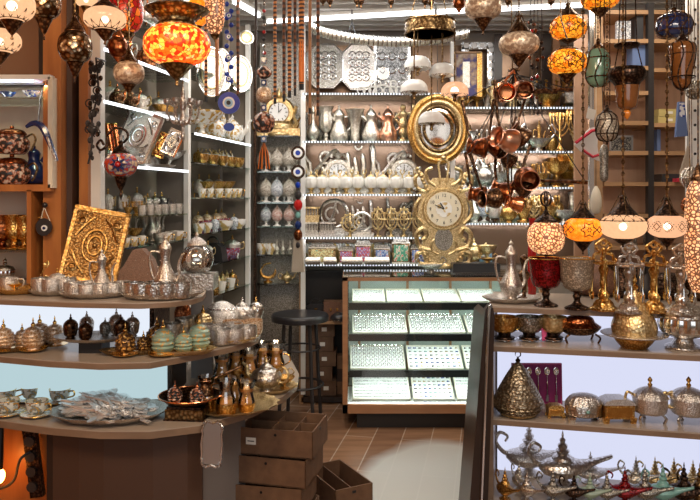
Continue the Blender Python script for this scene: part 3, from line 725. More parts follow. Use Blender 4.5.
# ---- back wall shelving
by0, by1 = 5.4, 5.74
def Zs(py, Y=by0): return CZ-(py-HZ)*Y/F
SH = {}   # shelf heights by the row where their front edge shows
bs = root('wall_shelving', 'tall glass shelving with white uprights covering the back wall', 'shelving', (0, by0, 0))
def bshelf(key, py, x0, x1, led=True, parent=None):
    z = Zs(py); SH[key] = z+.004; a, b = (x0-350)*by0/F, (x1-350)*by0/F
    g = G().box(((a+b)/2, (by1-by0)/2, z), (b-a, by1-by0, .008), 'shelf_glass')
    o = ob('shelf', g, parent or bs)
    if led: ob('led_strip', G().box(((a+b)/2, -.006, z), (b-a, .01, .014), 'led_strip_dots'), o)
for k, py, x0, x1 in (('b0', 94, 303, 452), ('b1', 142, 303, 420), ('b2', 195, 303, 452), ('b3', 238, 303, 452), ('b4', 265, 303, 500),
                      ('r1', 108, 454, 588), ('r2', 152, 454, 588), ('r3', 188, 454, 588), ('r4', 224, 454, 588)):
    bshelf(k, py, x0, x1)
for px in (303, 453, 590):
    ob('upright', G().box(((px-350)*by0/F, .02, 1.5), (.035, .04, 2.85), 'white_paint'), bs)
ob('upright', G().box(((417-350)*by0/F, .3, 1.95), (.02, .02, 1.8), 'wood_shelf'), bs)
# base cabinet under the boxes, open at the left
cab = root('base_cabinet', 'dark open base cabinet beneath the row of decorated boxes', 'cabinet', (0, 5.42, 0))
xa, xb = (301-350)*5.4/F, (500-350)*5.4/F
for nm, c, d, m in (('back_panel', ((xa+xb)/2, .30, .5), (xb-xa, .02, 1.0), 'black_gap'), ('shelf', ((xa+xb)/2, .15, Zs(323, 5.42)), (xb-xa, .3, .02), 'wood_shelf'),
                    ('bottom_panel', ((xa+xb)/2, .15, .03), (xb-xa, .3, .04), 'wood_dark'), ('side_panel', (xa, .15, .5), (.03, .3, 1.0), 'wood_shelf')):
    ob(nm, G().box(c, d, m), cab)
# rolled cream blinds / boxes on the b4 edge
for i, px in enumerate((313, 330, 352, 377)):
    w = (14, 12, 20, 24)[i]*5.4/F
    single('cylinder_box', G().tube([(-w/2, 0, 0), (w/2, 0, 0)], .03, 12, 'white_silver').tube([(-w/2-.004, 0, 0), (w/2+.004, 0, 0)], .012, 8, 'cream'),
           'small cream cylinder box lying on its side under decorated boxes, '+ORD[i], 'box', 'cream cylinder boxes', ((px-350)*5.37/F, 5.37, SH['b4']+.031-.004+.004))

# ---- left wall shelving (runs away from the camera) and corner bay
ls = root('wall_shelving', 'glass shelving with white uprights along the left wall', 'shelving', (lw(5.3), 5.3, 0), -LWA)
def lloc(Y, dx=0): return (lw(Y)+dx*math.cos(LWA), Y-dx*math.sin(LWA))
LS = {}
def k_led(k): return k in ('n3', 'n4', 'f2', 'n2')
def lshelf(key, py, px, Y0, Y1, led=True):      # local frame: y along the wall (towards the back), x outwards
    Yp = (1.8365)/( (350-px)/F+.205)
    z = CZ-(py-HZ)*Yp/F; LS[key] = z+.004
    s0, s1 = (Y0-5.3)/math.cos(LWA), (Y1-5.3)/math.cos(LWA)
    o = ob('shelf', G().box((-.11, (s0+s1)/2, z), (.22, s1-s0, .008), 'shelf_glass'), ls)
    if k_led(key): ob('led_strip', G().box((.004, (s0+s1)/2, z), (.008, s1-s0, .014), 'led_white'), o)
for k, py, px, a, b, led in (('n1', 41, 185, 3.3, 4.2, 1), ('n2', 80, 185, 3.3, 4.2, 1), ('n3', 121, 183, 3.3, 4.2, 1), ('n4', 171, 182, 3.3, 4.2, 1), ('n5', 214, 187, 3.3, 4.2, 0), ('n6', 240, 187, 3.3, 4.2, 0),
                             ('f1', 92, 253, 4.3, 5.28, 1), ('f2', 146, 253, 4.3, 5.28, 1), ('f3', 169, 250, 4.3, 5.28, 0), ('f4', 198, 250, 4.3, 5.28, 0), ('f5', 228, 250, 4.3, 5.28, 1), ('f6', 256, 250, 4.3, 5.28, 0), ('f7', 284, 250, 4.3, 5.28, 0)):
    lshelf(k, py, px, a, b, led)
for Y in (3.3, 4.24, 5.29):
    ob('upright', G().box((-.02, (Y-5.3)/math.cos(LWA), 1.45), (.03, .035, 2.9), 'white_paint'), ls)
    ob('end_panel', G().box((-.12, (Y-5.3)/math.cos(LWA)+.02, 1.45), (.22, .008, 2.9), 'wall_beige'), ls)
cs = root('corner_shelving', 'narrow glass shelving in the corner facing the shop', 'shelving', (0, 5.38, 0))
CSH = {}
for k, py in (('c0', 136), ('c1', 172), ('c2', 203), ('c3', 227), ('c4', 255), ('c5', 284)):
    z = Zs(py, 5.38); CSH[k] = z+.004; a, b = (256-350)*5.38/F, (298-350)*5.38/F
    ob('shelf', G().box(((a+b)/2, .15, z), (b-a, .30, .008), 'shelf_glass'), cs)
ob('upright', G().box(((255-350)*5.38/F, .01, 1.45), (.022, .03, 2.8), 'dark_bronze'), cs)
ob('back_panel', G().box(((278-350)*5.38/F, .32, 1.45), (.36, .01, 2.8), 'pewter'), cs)

# ---- right wooden shelving facing the camera
wy = 4.5
ws = root('wooden_shelving', 'open wooden shelving at upper right with dark brackets', 'shelving', (0, wy, 0))
WS = {}
def wx(px, Y=wy): return (px-350)*Y/F
ob('back_panel', G().box((wx(650), .30, 1.6), (wx(712)-wx(590), .02, 2.5), 'wood_back'), ws)
for k, py, a, b in (('w1', 12, 600, 712), ('w2', 41, 600, 712), ('w3', 68, 604, 650), ('w3b', 70, 650, 712), ('w4', 93, 604, 650), ('w5', 123, 604, 652), ('w5b', 125, 650, 712), ('w6', 153, 604, 654), ('w6b', 153, 652, 712), ('w7', 184, 604, 712), ('w8', 216, 604, 712), ('w9', 248, 604, 712)):
    z = CZ-(py-HZ)*wy/F; WS[k] = z+.013
    ob('shelf', G().box(((wx(a)+wx(b))/2, .15, z), (wx(b)-wx(a), .30, .026), 'wood_shelf'), ws)
for px, w, m in ((597, .07, 'wood_shelf'), (651, .035, 'iron')):
    ob('upright', G().box((wx(px), .02, 1.6), (w, .05, 2.5), m), ws)
ob('upright', G().box((wx(590), -.02, 1.5), (.03, .03, 2.8), 'chrome'), ws, 'chrome upright')
# perforated panel at far right
pg = G().box((wx(695, 3.9), 3.9, 1.75), (.10, .02, 2.3), 'white_paint')
for i in range(24): pg.disc((wx(694, 3.9), 3.888, .8+.08*i), .008, .004, 'black', 'Y', 8)
struct('trim_3', pg)

# ---- top of back wall: big cornice rail (chromed, curved)
pts = [W(px, py, 5.05) for px, py in ((310, 27), (325, 33), (350, 38), (378, 41), (405, 41.5), (435, 39), (468, 33))]
g = G().tube(curve(pts, 5), .036, 10, 'white_silver')
g2 = G()
cp = curve(pts, 6)
for p in cp: g2.ring((p[0], p[1], p[2]), .038, .006, 'silver_plain', axis='X', n=12, seg=5)
t = root('curved_rail', 'curved chrome canopy rail sagging above the silver trays', 'rail', (0, 0, 0))
ob('rail', g, t); ob('ribs', g2, t)
hg = G()
for px in (341, 350): hg.tube([W(px+6, 36, 5.05), W(352, 22, 5.05), (W(352, 22, 5.05)[0], 5.05, CEIL)], .004, 5, 'black')
ob('hanging_wire', hg, t)

# ------------------------------------------------------------------ left counter
TOPZ, MIDZ, LOWZ = 1.21, .983, .73
def front(pxs, Z): return [PZ(x, y, Z)[:2] for x, y in pxs]
topf = front([(-70, 297), (0, 299), (75, 302), (140, 303), (170, 301.5), (192, 299), (203, 295.5), (206, 291)], TOPZ)
midf = front([(-70, 350), (0, 356), (50, 360.5), (100, 363), (150, 362), (200, 353), (230, 346.5), (250, 341), (258, 337), (261, 331)], MIDZ)
lowf = front([(-80, 412), (0, 420), (50, 427), (100, 431), (150, 431), (200, 425), (250, 411), (283, 396), (297, 384), (299, 374)], LOWZ)
lc = root('display_counter', 'stepped display counter at left with curved shelves and backlit panels', 'counter', (-.9, 3.2, 0))
def L(pts): return [(x+.9, y-3.2) for x, y in pts]
def curved_shelf(name, f, back, z, th):
    out = L(f+back)
    o = ob(name, G().prism(out, z-.004, z, 'counter_top').prism([(a*.999, b) for a, b in out], z-th, z-.004, 'counter_edge'), lc)
BT = [(-.72, 3.42), (-1.75, 3.42)]; BM = [(-.36, 3.95), (-.80, 3.95), (-.86, 3.45), (-1.75, 3.45)]
curved_shelf('shelf', topf, BT, TOPZ, .022); curved_shelf('shelf', midf, [(-.44, 3.42), (-.56, 3.66), (-.80, 3.70), (-.86, 3.45), (-1.75, 3.45)], MIDZ, .026); curved_shelf('shelf', lowf, BM, LOWZ, .03)
ob('backlit_panel', G().box((-1.29+.9, -.17+.0, (TOPZ+MIDZ)/2), (.84, .02, TOPZ-MIDZ-.03), 'panel_left'), lc)
ob('backlit_panel', G().box((-1.25+.9, -.23, (LOWZ+MIDZ)/2), (.95, .02, MIDZ-LOWZ-.03), 'panel_left_low'), lc)
ob('divider', G().box((-.855+.9, -.05, (TOPZ+MIDZ)/2), (.02, .26, TOPZ-MIDZ-.024), 'dark_bronze'), lc)
ob('divider', G().box((-.765+.9, -.10, (LOWZ+MIDZ)/2), (.02, .26, MIDZ-LOWZ-.03), 'wood_dark'), lc)
ob('back_post', G().box((-.70+.9, .12, (TOPZ+LOWZ)/2), (.10, .03, TOPZ-LOWZ-.03), 'grey_panel'), lc)
ob('back_post', G().box((-.60+.9, .44, (MIDZ+LOWZ)/2), (.14, .03, MIDZ-LOWZ-.03), 'grey_panel'), lc)
# curved front panel
kp = [PZ(x, y, LOWZ) for x, y in ((44, 424), (75, 427), (100, 428), (150, 427.5), (185, 424), (200, 421))]
g = G(); th = .015
for a, b in zip(kp[:-1], kp[1:]):
    vs = [(p[0]+.9, p[1]-3.2+d, z) for z in (0, LOWZ-.031) for p, d in ((a, .04), (b, .04), (b, .055), (a, .055))]
    g.add(vs, [(0, 1, 5, 4), (1, 2, 6, 5), (2, 3, 7, 6), (3, 0, 4, 7), (0, 3, 2, 1), (4, 5, 6, 7)], 'kick_brown')
ob('front_panel', g, lc)
e = kp[-1]
ob('end_panel', G().box((e[0]+.9+.035, e[1]-3.2+.20, (LOWZ-.03)/2), (.02, .36, LOWZ-.03), 'grey_panel', rz=-.45), lc)
ob('inner_panel', G().box((-1.55+.9, -.10, .35), (.5, .02, .69), 'wood_orange'), lc)
e0 = kp[0]
ob('stile', G().box((e0[0]+.9+.01, e0[1]-3.2+.06, .35), (.03, .05, .69), 'wood_dark'), lc)
# power strip and bulb under the counter
bx = PZ(0, 460, .45)
ps = root('power_strip', 'dark power strip with plugs on orange wall under left counter', 'power strip', W(33, 455, 3.03), 0)
g = G(); g.T = Matrix.Rotation(math.radians(-7), 4, 'Y'); g.box((0, 0, 0), (.055, .03, .36), 'dark_bronze'); ob('housing', g, ps)
for i in range(5):
    g = G().disc((-.003-.012*(i-2)*-.3, -.02, .13-.065*i), .022, .012, 'dark_plastic', 'Y', 14); ob('socket', g, ps)
single('power_cable', G().tube(curve([W(30, 452, 3.0), W(20, 460, 2.98), W(14, 480, 2.98), W(2, 488, 2.98), W(-10, 489, 2.98)]), .006, 6, 'dark_plastic'), 'dark cable curving from the power strip under left counter', 'cable')
lb = root('light_bulb', 'glowing bulb in black holder under the left counter', 'light bulb', W(-2, 476, 2.95))
ob('bulb', G().ball((0, 0, 0), .028, 'bulb_orange', 12, 1.2), lb); ob('lamp_holder', G().tube([(0, 0, .03), (.005, 0, .09), (.02, .0, .30)], [.02, .018, .004], 8, 'black'), lb)

# ---- left wooden pillars and cabinet
for px0, px1, m, Y in ((43, 61, 'wood_orange', 3.12), (61, 72, 'kick_brown', 3.18), (72, 79, 'black_gap', 3.3), (79, 88, 'wood_orange', 3.22)):
    single('pillar', G().box(((wx(px0, Y)+wx(px1, Y))/2, Y+.04, 1.5-.05), ((px1-px0)*Y/F, .08, 2.9), m),
           {'wood_orange': 'orange varnished wooden pillar %s' % ('right of the left cabinet' if px0 < 50 else 'beside the left glass shelves'), 'kick_brown': 'brown panel strip between the two orange pillars', 'black_gap': 'black strip between brown panel and orange pillar'}[m], 'pillar')
single('pillar', G().box((wx(94, 3.25), 3.28, 1.45), (12*3.25/F, .05, 2.9), 'white_paint'), 'cream white post at the start of the left glass shelves', 'pillar')
cb = root('wall_cabinet', 'white lined niche cabinet at far left with copper pots', 'cabinet', (0, 3.1, 0))
xr = wx(53, 3.1); xl = -1.75
zt, zm, zb = CZ-(78-HZ)*3.1/F, CZ-(188-HZ)*3.1/F, TOPZ
ob('top_panel', G().box(((xl+xr)/2, .12, zt), (xr-xl, .30, .02), 'white_paint'), cb)
ob('led_strip', G().box(((xl+wx(35, 3.1))/2, -.02, zt-.016), (wx(35, 3.1)-xl, .012, .01), 'led_white'), cb)
ob('side_panel', G().box((xr-.0, .12, (zt+zm)/2), (.02, .3, zt-zm), 'cream'), cb)
ob('back_panel', G().box(((xl+xr)/2, .28, (zt+zb)/2), (xr-xl, .02, zt-zb), 'cream'), cb)
zg = CZ-(98-HZ)*3.1/F
ob('shelf', G().box(((xl+xr)/2-.02, .12, zg), (xr-xl-.05, .24, .01), 'shelf_glass'), cb)
ob('shelf', G().box(((xl+xr)/2, .12, zm), (xr-xl, .30, .03), 'wood_orange'), cb)
zl = CZ-(251-HZ)*3.1/F
ob('shelf', G().box(((xl+wx(31, 3.1))/2, .12, zl), (wx(31, 3.1)-xl, .28, .01), 'shelf_glass'), cb)
ob('side_panel', G().box((wx(32, 3.1), .12, (zm+zb)/2), (.02, .3, zm-zb-.02), 'wood_orange'), cb)
# framed mirror above the cabinet
mf = root('wall_mirror', 'brown wooden framed mirror high above the left cabinet', 'mirror', W(5, 45, 3.25))
g = G()
w, h = .19, .17
for c, d in (((0, 0, h), (2*w, .04, .05)), ((0, 0, -h), (2*w, .04, .05)), ((-w, 0, 0), (.05, .04, 2*h+.05)), ((w, 0, 0), (.05, .04, 2*h+.05))): g.box(c, d, 'wood_dark')
ob('frame', g, mf); ob('mirror_glass', G().box((0, .01, 0), (2*w, .01, 2*h), 'mirror_back'), mf)
struct('wall_left.001', G().box((-1.82, 3.46, 1.525), (.80, .03, 3.05), 'wood_orange'))

# ------------------------------------------------------------------ right counter
RA = math.radians(13)
rc = root('display_counter', 'stepped display counter at right with glowing white back panels', 'counter', (.62, 3.1, 0), -RA)
Z1, Z2, Z3, Z4 = 1.1, .945, .62, .262
def rl(x, y): return Matrix.Rotation(-RA, 3, 'Z') @ Vector((x, y, 0)) + Vector((.62, 3.1, 0))
RW = 1.1
for z, m in ((Z1, 'counter_top'), (Z2, 'counter_top'), (Z3, 'counter_top'), (Z4, 'counter_top')):
    dep = .62 if z == Z1 else .36; of = .11 if z == Z1 else 0
    dep -= of
    o = ob('shelf', G().box((RW/2, of+dep/2, z-.003), (RW, dep, .006), m).box((RW/2, of+dep/2-.001, z-.017), (RW+.002, dep, .022), 'counter_edge'), rc)
for za, zb_ in ((Z1, Z2), (Z2, Z3), (Z3, Z4), (Z4, .02)):
    ob('backlit_panel', G().box((RW/2+.01, .355, (za+zb_)/2-.014), (RW-.03, .012, za-zb_-.03), 'panel_right'), rc)
ob('side_panel', G().box((.0, .31, Z1/2-.016), (.03, .62, Z1-.032), 'counter_edge'), rc)
ob('side_panel', G().box((RW, .31, Z1/2-.016), (.03, .62, Z1-.032), 'counter_edge'), rc)
ob('back_panel', G().box((RW/2, .60, Z1/2-.016), (RW, .02, Z1-.032), 'wood_dark'), rc)
# leaning dark board with rounded top
bd = root('folded_table', 'dark glossy folded board leaning against the right counter', 'board', (0, 0, 0))
a0, a1 = W(487, 304, 3.05), W(494, 304, 3.05); b0, b1 = W(462, 520, 3.0), W(483, 520, 3.0)
zf = CZ-(605-HZ)*3.0/F
def lean(x0, x1, dy, mat):
    top = (a0[0]+(a1[0]-a0[0])*x0, a0[0]+(a1[0]-a0[0])*x1); bot = (b0[0]-.045+(b1[0]-b0[0]+.02)*x0, b0[0]-.045+(b1[0]-b0[0]+.02)*x1)
    zt_ = a0[2]
    out = [(bot[0], 0.01), (bot[1], 0.01), (top[1], zt_-.03), (top[1]-.01, zt_-.005), ((top[0]+top[1])/2, zt_), (top[0]+.006, zt_-.012), (top[0], zt_-.04)]
    return G().prism(out, dy, dy+.5, mat, 'XZ')
g = lean(0, 1, 0, 'wood_dark'); g.T = Matrix(); 
ob('board', G().prism([(.495, .012), (.585, .012), (.625, 1.08), (.618, 1.12), (.600, 1.135), (.585, 1.115), (.58, 1.08)], 3.02, 3.06, 'wood_dark', 'XZ').prism([(.495, .012), (.53, .012), (.60, 1.10), (.58, 1.08)], 3.06, 3.28, 'wood_dark', 'XZ'), bd)
ob('edge_band', G().tube(curve([(.555, 3.012, .012), (.577, 3.012, .56), (.598, 3.012, 1.08), (.608, 3.012, 1.125)]), .007, 6, 'chrome'), bd)

# ------------------------------------------------------------------ glass display case
cx0, cx1, cyf, cyb = wx(343, 4.8)-.003, 1.34, 4.8, 5.28
ct, cbm = 1.046, .115
dc = root('display_case', 'lit glass jewellery display case with wooden frame', 'display case', (cx0, cyf, 0))
CW, CD = cx1-cx0, cyb-cyf; tk = .035
g = G()
for x in (tk/2, CW-tk/2):
    for y in (tk/2, CD-tk/2): g.box((x, y, (ct+cbm)/2), (tk, tk, ct-cbm), 'wood_case')
for y in (tk/2, CD-tk/2):
    g.box((CW/2, y, ct-.011), (CW, tk, .022), 'wood_case'); g.box((CW/2, y, cbm+.03), (CW, tk, .06), 'wood_case')
for x in (tk/2, CW-tk/2):
    g.box((x, CD/2, ct-.011), (tk, CD, .022), 'wood_case'); g.box((x, CD/2, cbm+.03), (tk, CD, .06), 'wood_case')
ob('frame', g, dc)
ob('plinth', G().box((CW/2+.04, CD/2+.02, cbm/2), (CW-.12, CD-.08, cbm), 'black_gap'), dc)
ob('top_glass', G().box((CW/2, CD/2, ct+.004), (CW-.01, CD-.01, .008), 'clear_glass'), dc)
ob('front_glass', G().box((CW/2, .008, (ct+cbm)/2+.03), (CW-2*tk, .005, ct-cbm-.10), 'clear_glass'), dc)
ob('side_glass', G().box((.01, CD/2, (ct+cbm)/2+.03), (.005, CD-2*tk, ct-cbm-.10), 'clear_glass'), dc)
ob('back_panel', G().box((CW/2, CD-.02, (ct+cbm)/2+.02), (CW-.08, .008, ct-cbm-.10), 'case_back'), dc)
ob('bottom_panel', G().box((CW/2, CD/2, cbm+.055), (CW-.04, CD-.04, .012), 'white_matt'), dc)
for x in (.12, .48, .80, 1.1):
    ob('back_rail', G().box((x+.0, CD-.05, (ct+cbm)/2+.02), (.018, .018, ct-cbm-.10), 'wood_case'), dc)
CSZ = []
for i, py in enumerate((306, 337, 373)):
    z = CZ-(py-HZ)*4.86/F
    o = ob('shelf', G().box((CW/2, CD/2-.03, z), (CW-.08, CD-.14, .016), 'clear_glass').box((CW/2, .042, z), (CW-.085, .014, .048), 'dark_plastic'), dc)
    CSZ.append(z+.009)
    ob('led_strip', G().box((CW/2, .06, z-.014), (CW-.10, .012, .008), 'led_case'), o)
ob('led_strip', G().box((CW/2, .045, ct-.014), (CW-.10, .012, .008), 'led_case'), dc)
CSZ.append(cbm+.062)
# sloped jewellery trays
ring_g = G().ring((0, 0, .012), .009, .0022, 'silver_plain', axis='Y', n=12, seg=5).ball((0, 0, .023), .004, 'pearl', 6)
defproto('ring', 'finger_ring', 'ring', [('ring', ring_g)], .027)
tw = []
def jtray(px0, px1, lev, style, label, ntot):
    z = CSZ[lev]; Yf = 4.875; x0, x1 = wx(px0, Yf), wx(px1, Yf); w = x1-x0-.012
    dp = .26; rise = (.055, .085, .125, .115)[lev]; ang = math.atan2(rise, dp)
    t = root('jewellery_tray', label, 'tray', ((x0+x1)/2, Yf, z), 0, 'white jewellery trays')
    g = G(); g.T = Matrix.Rotation(ang, 4, 'X'); g.box((0, dp/2, .009), (w, dp, .014), 'white_matt'); ob('pad', g, t)
    g = G(); g.T = Matrix.Rotation(ang, 4, 'X')
    for c, d in (((0, .003, .012), (w+.006, .006, .022)), ((0, dp-.003, .012), (w+.006, .006, .022)), ((-w/2, dp/2, .012), (.006, dp, .022)), ((w/2, dp/2, .012), (.006, dp, .022))): g.box(c, d, 'cream')
    ob('rim', g, t)
    g = G().box((0, dp-.03, rise/2-.004), (w*.8, .02, rise-.012), 'white_matt'); ob('support', g, t)
    R = Matrix.Rotation(ang, 4, 'X')
    if style == 'rows':
        for r in range(7):
            g = G(); g.T = R; g.tube([(-w/2+.01, .028+r*.034, .018), (w/2-.01, .028+r*.034, .018)], .0055, 6, 'ring_pad'); ob('ring_pad', g, t)
    elif style == 'earrings':
        g = G(); g.T = R; k = 0
        nx = int(w/.035)
        for r in range(6):
            for c in range(nx):
                xx = -w/2+.02+(w-.04)*c/max(1, nx-1)
                m = random.choice(['black', 'silver_plain', 'gold_plain', 'blue_glass', 'teal_enamel', 'silver'])
                g.ball((xx-.004, .03+r*.04, .021), .0055, m, 6).ball((xx+.006, .03+r*.04, .021), .0045, m, 6)
        ob('earrings', g, t)['kind'] = 'stuff'
    return t, R, w, dp
rings = []
case_where = ('top', 'second', 'third', 'bottom')
layout = [(0, [(352, 386), (387, 423), (424, 461), (462, 499)], ['rows']*4),
          (1, [(352, 408), (410, 466), (468, 499)], ['rings']*3),
          (2, [(350, 406), (408, 464), (466, 499)], ['rings', 'earrings', 'earrings']),
          (3, [(352, 411), (413, 455), (457, 499)], ['rows', 'earrings', 'rows'])]
for lev, trays, styles in layout:
    for i, ((a, b), st) in enumerate(zip(trays, styles)):
        t, R, w, dp = jtray(a, b, lev, st, 'white jewellery tray on %s shelf of display case, %s' % (case_where[lev], ORD[i]), len(trays))
        if st == 'rings':
            nx = int(w/.030)
            for r in range(6):
                for c in range(nx):
                    p = R @ Vector((-w/2+.02+(w-.04)*c/max(1, nx-1), .028+r*.041, .016))+t.location
                    place('ring', 'silver ring standing in the %s tray on %s case shelf' % (ORD[i], case_where[lev]), p, random.uniform(-.4, .4), 1.25, group='rings in %s tray on %s case shelf' % (ORD[i], case_where[lev]), rot=(ang_ := 0, 0, random.uniform(-.5, .5)))
# ---- lights and camera
def area(name, loc, rot, sx, sy, power, col):
    l = bpy.data.lights.new(name, 'AREA'); l.shape = 'RECTANGLE'; l.size = sx; l.size_y = sy; l.energy = power; l.color = col
    o = bpy.data.objects.new(name, l); C.objects.link(o); o.location = loc; o.rotation_euler = rot; return o
area('tube_lamp_back', (.5, 4.85, 2.88), (math.radians(-2), 0, -.2), 2.3, .06, 13, (.95, .97, 1))
area('tube_lamp_left', (-1.0, 4.0, 2.88), (0, 0, math.radians(71)), 1.4, .06, 6, (1, .96, .9))
for k_, a_, b_, w_p in (('b0', 305, 415, .8), ('b1', 305, 415, .9), ('b2', 305, 415, .8), ('b3', 305, 450, .8), ('r1', 456, 586, 2.2), ('r2', 456, 586, 2.2), ('r3', 456, 586, 2.2), ('r4', 456, 586, 2.2)):
    area('shelf_led', (((a_+b_)/2-350)*by0/F, by0-.01, SH[k_]-.018), (math.radians(28), 0, 0), (b_-a_)*by0/F, .012, w_p, (.97, .97, 1))
area('aisle_fill', (.0, 3.9, 2.93), (math.radians(14), 0, 0), 1.2, .3, 17, (1, .90, .78))  # added fill over the aisle, no fixture there
for i_, z_ in enumerate([ct-.03]+[q-.028 for q in CSZ[:3]]): area('case_led', (cx0+CW/2, cyf+.07, z_), (math.radians(18), 0, 0), CW-.12, .012, 3.0, (.95, 1, .98))
area('right_shelf_fill', (1.7, 3.9, 2.93), (math.radians(12), 0, 0), .6, .3, 11, (1, .88, .72))  # extra light added to lift the wooden shelves at right
area('cabinet_led', (-1.5, 3.12, zt-.03), (0, 0, 0), .3, .02, 1.6, (1, .93, .82))
area('left_shelf_fill', (-.62, 4.3, 2.7), (0, math.radians(50), 0), .3, 1.6, 4, (1, .95, .88))  # area light aimed at the left wall shelves, added without a fixture
area('front_fill_left', (-.9, .9, 2.9), (math.radians(38), 0, .35), 1.2, .4, 32, (1, .72, .45))  # warm fill added out of view for the near left side
area('front_fill_right', (.9, 1.0, 2.9), (math.radians(40), 0, -.3), 1.2, .4, 34, (1, .86, .72))  # matching unseen fill, added for the near right side
area('front_fill_soft', (.1, -1.6, 2.0), (math.radians(84), 0, 0), 3.4, 1.8, 32, (.9, .95, 1))  # big soft fill added behind the camera so metals reflect something bright
w_ = bpy.data.worlds.new('World'); bpy.context.scene.world = w_; w_.use_nodes = True
w_.node_tree.nodes['Background'].inputs[0].default_value = (.60, .50, .42, 1); w_.node_tree.nodes['Background'].inputs[1].default_value = .30
cam = bpy.data.cameras.new('Camera'); co = bpy.data.objects.new('Camera', cam); C.objects.link(co)
co.location = (0, 0, CZ); co.rotation_euler = (PI/2, 0, 0); cam.sensor_width = 36; cam.lens = 36*F/700
cam.shift_y = -(250-HZ)/700; cam.clip_start = .05
bpy.context.scene.camera = co
sc = bpy.context.scene
sc.view_settings.view_transform = 'Standard'; sc.view_settings.look = 'None'; sc.view_settings.exposure = 0; sc.view_settings.gamma = 1
sc.view_settings.use_curve_mapping = False
# ------------------------------------------------------------------ things on the back wall
BYI = 5.52
W1 = 'on shelf of pitchers'
shelf('bottle_vase', 313, SH['b1'], BYI, 37, 'grey bottle vase at left end of the pitcher shelf', mats={'white_silver': 'white_silver'})
shelf('goblet_vase', 326, SH['b1'], BYI, 36, 'silver fluted goblet between bottle vase and first pitcher')
shelf('dallah', 339, SH['b1'], BYI, 38, 'pale silver beaked coffee pot, left one on pitcher shelf')
shelf('trumpet_vase', 355, SH['b1'], BYI, 33, 'grey engraved trumpet vase between the two pale coffee pots')
shelf('dallah', 371, SH['b1'], BYI, 38, 'pale silver beaked coffee pot, right one on pitcher shelf')
shelf('dallah', 388, SH['b1'], BYI, 38, 'bright copper beaked coffee pot beside the oval mirror', mats={'white_silver': 'bright_copper'})
shelf('figurine', 403, SH['b1'], BYI, 38, 'pale gold figurine at right end of pitcher shelf')
# calligraphy row
shelf('calligraphy0', 318, SH['b2'], 5.60, 50, 'pale calligraphy ornament with curling strokes left of the left mantel clock')
shelf('mantel_clock', 338, SH['b2'], 5.60, 46, 'pale round mantel clock, left one behind sugar bowls')
shelf('calligraphy1', 361, SH['b2'], 5.60, 50, 'pale calligraphy ornament with tall parallel strokes between two clocks')
shelf('calligraphy0', 386, SH['b2'], 5.60, 48, 'silver calligraphy ornament left of the right mantel clock', mats={'white_silver': 'silver_fine'})
shelf('mantel_clock', 404, SH['b2'], 5.60, 46, 'pale round mantel clock, right one near the oval mirror')
rowz('ribbed_pot', [311, 322, 334, 346, 358, 371, 383, 396, 409, 421], SH['b2'], 5.45, 24, 'small white ribbed sugar bowl', 'under the calligraphy ornaments', 'white ribbed sugar bowls')
# openwork row
for i, (px, m) in enumerate(((311, 'pale_gold'), (311, 'white_silver'), (327, 'silver'))):
    shelf('colonnade_box', px, SH['b3'] if i else SH['b3']+15.1*5.45/F, 5.45, 15, ['gold colonnaded box stacked on a silver one at left end', 'silver colonnaded box at the left end of openwork shelf', 'silver colonnaded box, second on openwork shelf'][i], mats={'white_silver': m})
shelf('calligraphy2', 334, SH['b3'], 5.6, 38, 'silver curling calligraphy ornament behind the colonnaded boxes', mats={'white_silver': 'silver'})
shelf('calligraphy1', 362, SH['b3'], 5.6, 36, 'silver tall calligraphy ornament behind round filigree', mats={'white_silver': 'silver'})
shelf('openwork', 350, SH['b3'], 5.46, 24, 'wide gold filigree ornament left of the round one')
shelf('calligraphy2', 362, SH['b3'], 5.44, 26, 'round cream filigree ornament in front of silver letters')
rowz('openwork', [378, 391, 404, 419], SH['b3'], 5.48, 30, 'gold openwork globe on foot', 'on openwork shelf', 'openwork globes')
shelf('calligraphy0', 399, SH['b3'], 5.64, 38, 'silver letter ornament behind the openwork globes', mats={'white_silver': 'pewter'})
# decorated boxes
for px, w, h, m, l in ((322, 28, 20, 'stone_box_gold', 'wide trinket box with gold and green mosaic front'), (346, 15, 17, 'stone_box_red', 'small trinket box with red tulip front'),
                       (363, 17, 23, 'stone_box_red', 'taller trinket box with red and blue arched front'), (382, 16, 19, 'stone_box_blue', 'trinket box with blue star front'),
                       (401, 18, 26, 'stone_box_green', 'tall trinket box with green oval front'), (418, 15, 19, 'stone_box_blue', 'trinket box with dark blue front beside the baroque clock')):
    s = 5.45/F
    place('deco_box', l, ((px-350)*s, 5.50, SH['b4']), 0, (w*s/.125, 1, h*s/.125), mats={'stone_box_gold': m})
for i, px in enumerate((452, 476)):
    pass
# top shelf: trays, clock
def octagon_tray(px, py, wpx, hpx, mat, label, y=5.62, stepped=True):
    t = root('ornamental_tray', label, 'tray', W(px, py, y)); t.rotation_euler[0] = -.12
    w, h = wpx*y/F/2, hpx*y/F/2; c = .33*w*2*.8
    def oc(k, cc=c): return [(-w*k+cc, -h*k), (w*k-cc, -h*k), (w*k, -h*k+cc), (w*k, h*k-cc), (w*k-cc, h*k), (-w*k+cc, h*k), (-w*k, h*k-cc), (-w*k, -h*k+cc)]
    g = G().prism(oc(1), -.008, .008, 'silver_plain', 'XZ').prism(oc(.92, c*.9), -.012, -.008, mat, 'XZ'); ob('rim', g, t)
    g = G().prism(oc(.70, c*.75), -.018, -.006, mat, 'XZ')
    for r in range(4):
        for q in range(3):
            g.ring(((q-1)*w*.40, -.019, (r-1.5)*h*.32), .028, .005, 'silver_plain', 'Y', 14, 5); g.ball(((q-1)*w*.40, -.02, (r-1.5)*h*.32), .010, 'silver_plain', 6)
    ob('relief', g, t); return t
octagon_tray(325, 66, 38, 46, 'pewter', 'octagonal silver relief tray, left one on the top back shelf')
